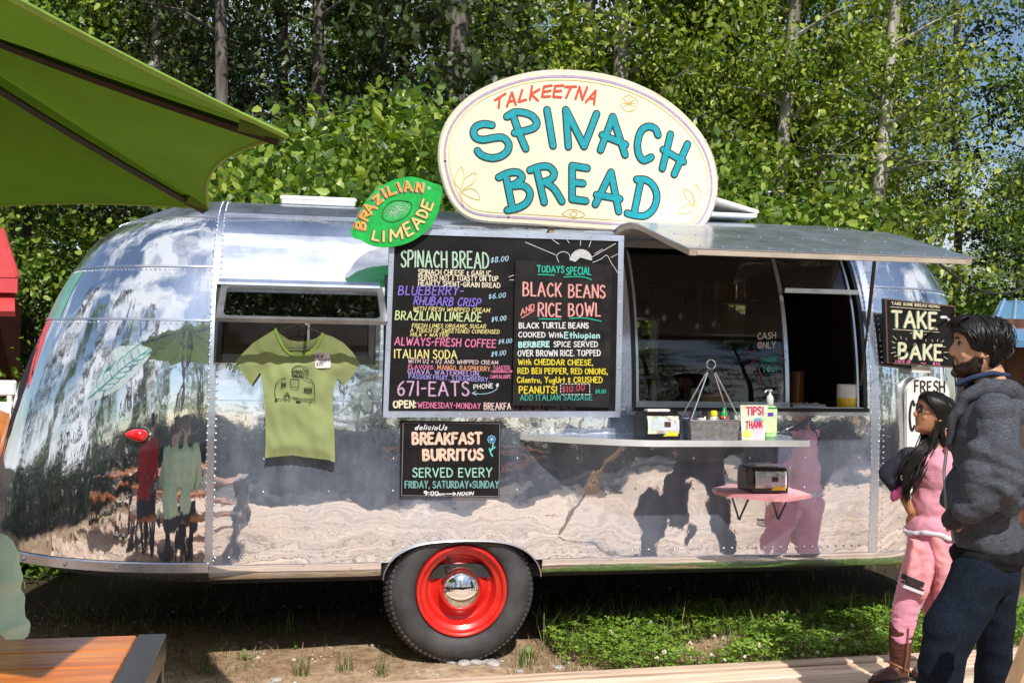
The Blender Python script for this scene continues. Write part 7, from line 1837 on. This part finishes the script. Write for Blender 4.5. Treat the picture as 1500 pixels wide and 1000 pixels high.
mb = MB(); ell(mb, gc, bf, bs, UPv, .088, .135, .125); ell(mb, gw, bf, bs, UPv, .080, .108, .15); ell(mb, G_(1364, 772), bf, bs, UPv, .094, .128, .085); capsule(mb, G_(1340, 668, -.02), .045, G_(1398, 668, .02), .045)
fpart('pink_top', fused(mb, .008, 4, wrinkle(.0035, 11, (1, 1, 2), 1)), PK, girl)
mb = MB(); ell(mb, G_(1364, 792), bf, bs, UPv, .090, .122, .10); chain(mb, [h1, k1, a1 + UPv * .13], [.082, .062, .052]); chain(mb, [h2, k2, a2_ + UPv * .13], [.082, .062, .052])
fpart('pink_leggings', fused(mb, .008, 4, wrinkle(.003, 9, (1, 1, 4.5), 2)), mat('rose_fabric', (.64, .26, .36), .85, 0, .08, 12, .0003, 200, sheen=.2), girl)
NV = mat('navy_sleeve', (.014, .015, .028), .8, 0, .3, 30)
mb = MB(); chain(mb, [s1, e1, G_(1316, 716, .01)], [.050, .043, .036]); fpart('navy_sleeve', fused(mb, .007, 3, wrinkle(.003, 14, (2, 1, 1))), NV, girl)
mb = MB(); chain(mb, [s2, e2, w2_], [.050, .044, .038]); chain(mb, [G_(1398, 660, -.03), G_(1402, 740, -.05), G_(1400, 800, -.04)], [.045, .05, .05]); fpart('navy_jacket', fused(mb, .008, 3, wrinkle(.004, 10)), NV, girl)
mb = MB(); chain(mb, [G_(1384, 655, -.085), G_(1387, 700, -.10), G_(1383, 735, -.10)], [.010, .014, .008]); fpart('red_lining', fused(mb, .005, 2), mat('red_cloth', (.36, .012, .03), .8), girl)
mb = MB(); 
for k in range(16):
    a = k * 2 * math.pi / 16; c = G_(1318, 720, .0); ax = (w1_ - e1).normalized(); u = ax.orthogonal().normalized(); v_ = ax.cross(u); q = c + (u * math.cos(a) + v_ * math.sin(a)) * .036; mb.ball(q, (.017, .017, .024 + .006 * (k % 2)), 8, 6)
fpart('scrunchie', fused(mb, .005, 2), mat('pink_satin', (.55, .09, .24), .4, 0, .15, 20), girl)
# jacket tied round the waist
mb = MB(); ring = [gp + UPv * .020 + bf * .096 * math.cos(t) + bs * .128 * math.sin(t) + UPv * .01 * math.sin(t * 3) for t in np.linspace(0, 2 * math.pi, 20)]; chain(mb, ring, [.013] * 20)
fpart('white_waist_sleeves', fused(mb, .007, 3, wrinkle(.003, 16)), mat('white_cloth', (.55, .52, .56), .85, 0, .1, 30), girl)
mb = MB(); chain(mb, [G_(1338, 792, -.10), G_(1352, 800, -.115)], [.030, .030]); chain(mb, [G_(1340, 800, -.10), G_(1334, 822, -.10), G_(1336, 845, -.10)], [.030, .040, .034]); chain(mb, [G_(1350, 800, -.11), G_(1356, 830, -.11), G_(1350, 862, -.11)], [.026, .034, .030]); chain(mb, [G_(1372, 785, -.10), G_(1384, 830, -.09), G_(1380, 880, -.08)], [.03, .05, .035])
fpart('tied_pink_jacket', fused(mb, .007, 3, wrinkle(.004, 14, (1, 1, 1.4))), mat('salmon_fabric', (.66, .27, .29), .85, 0, .1, 16), girl)
CPn = Plane(G_(1340, 836, -.145), _R0, (0, 0, 1))
for (y0_, w_, m__) in ((0, .022, mat('cuff_black', (.012, .012, .014), .8)), (.026, .007, MATS['cuff_black']), (.042, .014, MATS['white_cloth'])):
    a, b = Vector((-.05, .0 - y0_)), Vector((.045, -.035 - y0_)); nrm = Vector((.33, .94)) * w_ / 2
    part('cuff_stripe', MB().prism([tuple(a - nrm), tuple(b - nrm), tuple(b + nrm), tuple(a + nrm)], frame_of(CPn), -.03, .002), m__, girl)
BT = mat('brown_leather', (.07, .022, .012), .45, 0, .3, 14, .0006, 60); BT2 = mat('tan_leather', (.22, .08, .03), .4, 0, .2, 14)
for (ak, dd, nm) in ((a1, 0, 'boot'), (a2_, 1, 'boot')):
    mb = MB(); zf = gtilt(ak.x) + .045; bd = Vector((-.93, -.30, 0)).normalized(); base_p = Vector((ak.x, ak.y, zf + .045)); capsule(mb, base_p, .042, base_p + UPv * .20 + Vector((.005, 0, 0)), .058); capsule(mb, base_p - UPv * .005, .040, base_p + bd * .11 - UPv * .012, .034); capsule(mb, base_p + bd * .11 - UPv * .012, .034, base_p + bd * .155 - UPv * .02, .024)
    b_ = fpart(nm, fused(mb, .006, 3, wrinkle(.002, 20)), BT, girl)
    part('zip_seam', MB().tube([base_p + Vector((-.01, -.058, .02)), base_p + Vector((.0, -.064, .10)), base_p + Vector((.003, -.066, .22))], .004, 6), BT2, b_)
    mb = MB(); mb.tube([base_p + Vector((.046 * math.cos(t), .046 * math.sin(t), .02 - .02 * math.cos(t))) for t in np.linspace(0, 6.28, 16)], .007, 6); part('strap', mb, BT2, b_, smooth=60)
    part('sole', MB().bbox(-.04, .04, -.03, .17, -.002, .02, .006, M=Matrix.Translation((base_p.x, base_p.y, zf)) @ Matrix.Rotation(math.atan2(-bd.x, bd.y), 4, 'Z')), BLACKP, b_)
# glasses
gl_m = mat('glasses_frame', (.03, .025, .03), .25, 0, .2, 20)
gls = part('glasses', (lambda mb: [mb.tube([Hg.loc(.098 - .010 * abs(sy * .034 + .024 * math.cos(t)) / .04, sy * .034 + .023 * math.cos(t), .128 + .017 * math.sin(t)) for t in np.linspace(0, 2 * math.pi, 20)], .0024, 6) for sy in (-1, 1)] and [mb.tube([Hg.loc(.097, -.012, .132), Hg.loc(.101, 0, .135), Hg.loc(.097, .012, .132)], .0022, 6)] and [mb.tube([Hg.loc(.084, sy * .058, .133), Hg.loc(.05, sy * .080, .130), Hg.loc(-.005, sy * .084, .124)], .0024, 6) for sy in (-1, 1)] and mb)(MB()), gl_m, girl, smooth=60)
for sy in (-1, 1):
    V = [Hg.loc(.0975 - .010 * abs(sy * .034 + .022 * math.cos(t)) / .04, sy * .034 + .022 * math.cos(t), .128 + .016 * math.sin(t)) for t in np.linspace(0, 2 * math.pi, 18)[:-1]]
    part('lens', MB().add(V, [tuple(range(17))]), glass_mat('lens_glass', (.95, .95, .96), .35) if 'lens_glass' not in MATS else MATS['lens_glass'], gls)
def hl2(az):
    a = abs(az); return float(np.interp(a, [0, .5, .9, 1.2, 1.5, 1.9, 3.15], [.188, .185, .165, .135, .11, .05, .02]))
mb = MB(); V = []; n_ = 48; K = 9
for j in range(K):
    for k in range(n_):
        az = -math.pi + 2 * math.pi * k / n_; zl = hl2(az); z = zl + (.235 - zl) * j / (K - 1); V.append(Hg.surf(az, z, .003 + .012 * math.sin(math.pi * min(1, .1 + j / (K - 1) * .8)) ** .7))
mb.add(V, [(j * n_ + k, j * n_ + (k + 1) % n_, (j + 1) * n_ + (k + 1) % n_, (j + 1) * n_ + k) for j in range(K - 1) for k in range(n_)] + [tuple((K - 1) * n_ + k for k in range(n_))])
paths = []
for i in range(420):
    az0 = rg2.uniform(-math.pi, math.pi); az0 = math.copysign(max(abs(az0), .35), az0); P = [Hg.surf(az0 * .6, .228, .010)]
    for t in (.25, .5, .75, 1): az = az0 + (math.copysign(1.9, az0) - az0) * t * .55 if abs(az0) < 1.9 else az0; P.append(Hg.surf(az, .225 + (max(.045, hl2(az)) - .225) * t, .012 + .006 * math.sin(3.1 * t)))
    if abs(az0) > 1.0:
        side = math.copysign(1, az0); q = P[-1]; tgt = G_(1394, 700, .05) if (side > 0 and rg2.random() < .75) or rg2.random() < .5 else G_(1334, 692, -.05)
        tgt = tgt + Vector((rg2.gauss(0, .018), rg2.gauss(0, .02), rg2.gauss(0, .04))); end = tgt + Vector((rg2.gauss(0, .012), rg2.gauss(0, .01), -.12 - rg2.random() * .08)) if tgt.x > G_(1360, 700).x else G_(1326, 722, -.07) + Vector((rg2.gauss(0, .014), 0, rg2.gauss(0, .03)))
        mid_ = (q + tgt) / 2 + Vector((0, 0, -.015)) - far_ * .02; P += [mid_, tgt, end]
    paths.append(P)
for i in range(90):  # the lock falling over the near shoulder
    st_ = G_(1372 + rg2.gauss(0, 5), 640, -.03); m1 = G_(1352 + rg2.gauss(0, 4), 655 + rg2.gauss(0, 2.5), -.085); m2_ = G_(1338 + rg2.gauss(0, 4), 672 + rg2.gauss(0, 3), -.095); e_ = G_(1325 + rg2.gauss(0, 3.5), 705 + rg2.gauss(0, 8), -.09); paths.append([st_, m1, m2_, e_] if rg2.random() < .8 else [st_, m1, G_(1345, 680, -.10), G_(1338 + rg2.gauss(0, 2), 712, -.105)])
tufts_hair(paths, .0034, HAIRM, 'hair', girl, 4, mb)
# printed lettering on the top
PT = Plane(gc + bf * .095, -bs, (0, 0, 1)); 
if PT.n.dot(CAM - PT.O) < 0: PT.n = -PT.n
wv = []
for r_ in range(7):
    wv.append([(-.070 + .012 * k, .018 - r_ * .0075 + .0025 * math.sin(k * 1.3 + r_)) for k in range(12)])
mb = ribbons(MB(), PT, [[p for p in s] for s in wv], .0022, .004, px=False); part('print_lines', mb, mat('print_grey', (.16, .10, .12), .6), girl, kind='stuff')

# ------------------------------------------------ seated people at the tables (mostly seen mirrored)
def seated(loc, face, top_m, leg_m, skin_m, hair_m, lab, k=1.0, lean=.12):
    c = Vector(loc); f = Vector((math.cos(face), math.sin(face), 0)); s = UPv.cross(f); t = thing('person', c, lab, 'person')
    pel = c + UPv * .53 * k; ch = pel + UPv * .33 * k + f * lean; nk = pel + UPv * .54 * k + f * lean * 1.5; H = HeadF(nk + UPv * .04 + f * .02, f + UPv * -.1, UPv, .98 * k)
    b = MB(); H.mesh(b); H.ears(b); capsule(b, nk + UPv * .06, .052, nk - UPv * .02, .06); ell(b, ch, f, s, UPv, .10, .15, .17); ell(b, pel + UPv * .08, f, s, UPv, .11, .15, .17); tops = MB(); ell(tops, ch, f, s, UPv, .125, .19, .20); ell(tops, pel + UPv * .10, f, s, UPv, .14, .18, .19); legs = MB(); ell(legs, pel, f, s, UPv, .14, .18, .11)
    for q in (-1, 1):
        sh_, el, wr_ = nk + s * q * .19 - UPv * .08, nk + s * q * .25 - UPv * .30 + f * .06, nk + s * q * .14 - UPv * .36 + f * .32
        chain(b, [sh_, el, wr_], [.046, .038, .027]); hand(b, wr_, f + UPv * -.1, -UPv, 1, .25); chain(tops, [sh_, el], [.072, .062]); capsule(tops, sh_, .07, ch, .09)
        hp, kn, an = pel + s * q * .10, pel + s * q * .14 + f * .42, pel + s * q * .13 + f * .36 - UPv * .44; chain(b, [hp, kn, an], [.07, .052, .038]); chain(legs, [hp, kn, an], [.095, .075, .055])
        shoe(an, f, BLACKP, t, .95)
    fpart('body', fused(b, .007, 3), skin_m, t); fpart('shirt', fused(tops, .009, 3, wrinkle(.010, 7, (1, 1, 2.2), 4)), top_m, t); fpart('trousers', fused(legs, .011, 4, wrinkle(.004, 9)), leg_m, t); eyes(H, t, skin_m)
    mb = MB(); V = []; n_ = 32; K = 7
    for j in range(K):
        for k_ in range(n_):
            az = -math.pi + 2 * math.pi * k_ / n_; zl = hairline(az); z = zl + (.235 - zl) * j / (K - 1); V.append(H.surf(az, z, .004 + .014 * math.sin(math.pi * min(1, .1 + j / (K - 1) * .8)) + .003 * noise.noise(Vector((az * 5, z * 60, 0)))))
    mb.add(V, [(j * n_ + k_, j * n_ + (k_ + 1) % n_, (j + 1) * n_ + (k_ + 1) % n_, (j + 1) * n_ + k_) for j in range(K - 1) for k_ in range(n_)] + [tuple((K - 1) * n_ + k_ for k_ in range(n_))]); part('hair', mb, hair_m, t, smooth=180)
    return t
SK2 = skin('fair_skin', (.50, .30, .21)); BRH = mat('brown_hair', (.06, .03, .015), .5, 0, .3, 50)
GRY = mat('dark_trousers', (.03, .032, .036), .85)
seated((-.72, -1.58, -.09), -math.pi / 2, mat('mint_shirt', (.60, .76, .56), .85, 0, .08, 6), GRY, SK2, BRH, 'seated person in a mint green shirt at the table, cut off by the left edge', 1.0, .10)
seated((-1.45, -1.62, 0), -math.pi / 2, mat('red_shirt', (.42, .012, .02), .85, 0, .1, 8), GRY, SK2, HAIRM, 'seated person in a red shirt mirrored in the rear end of the trailer', 1.0, .05)
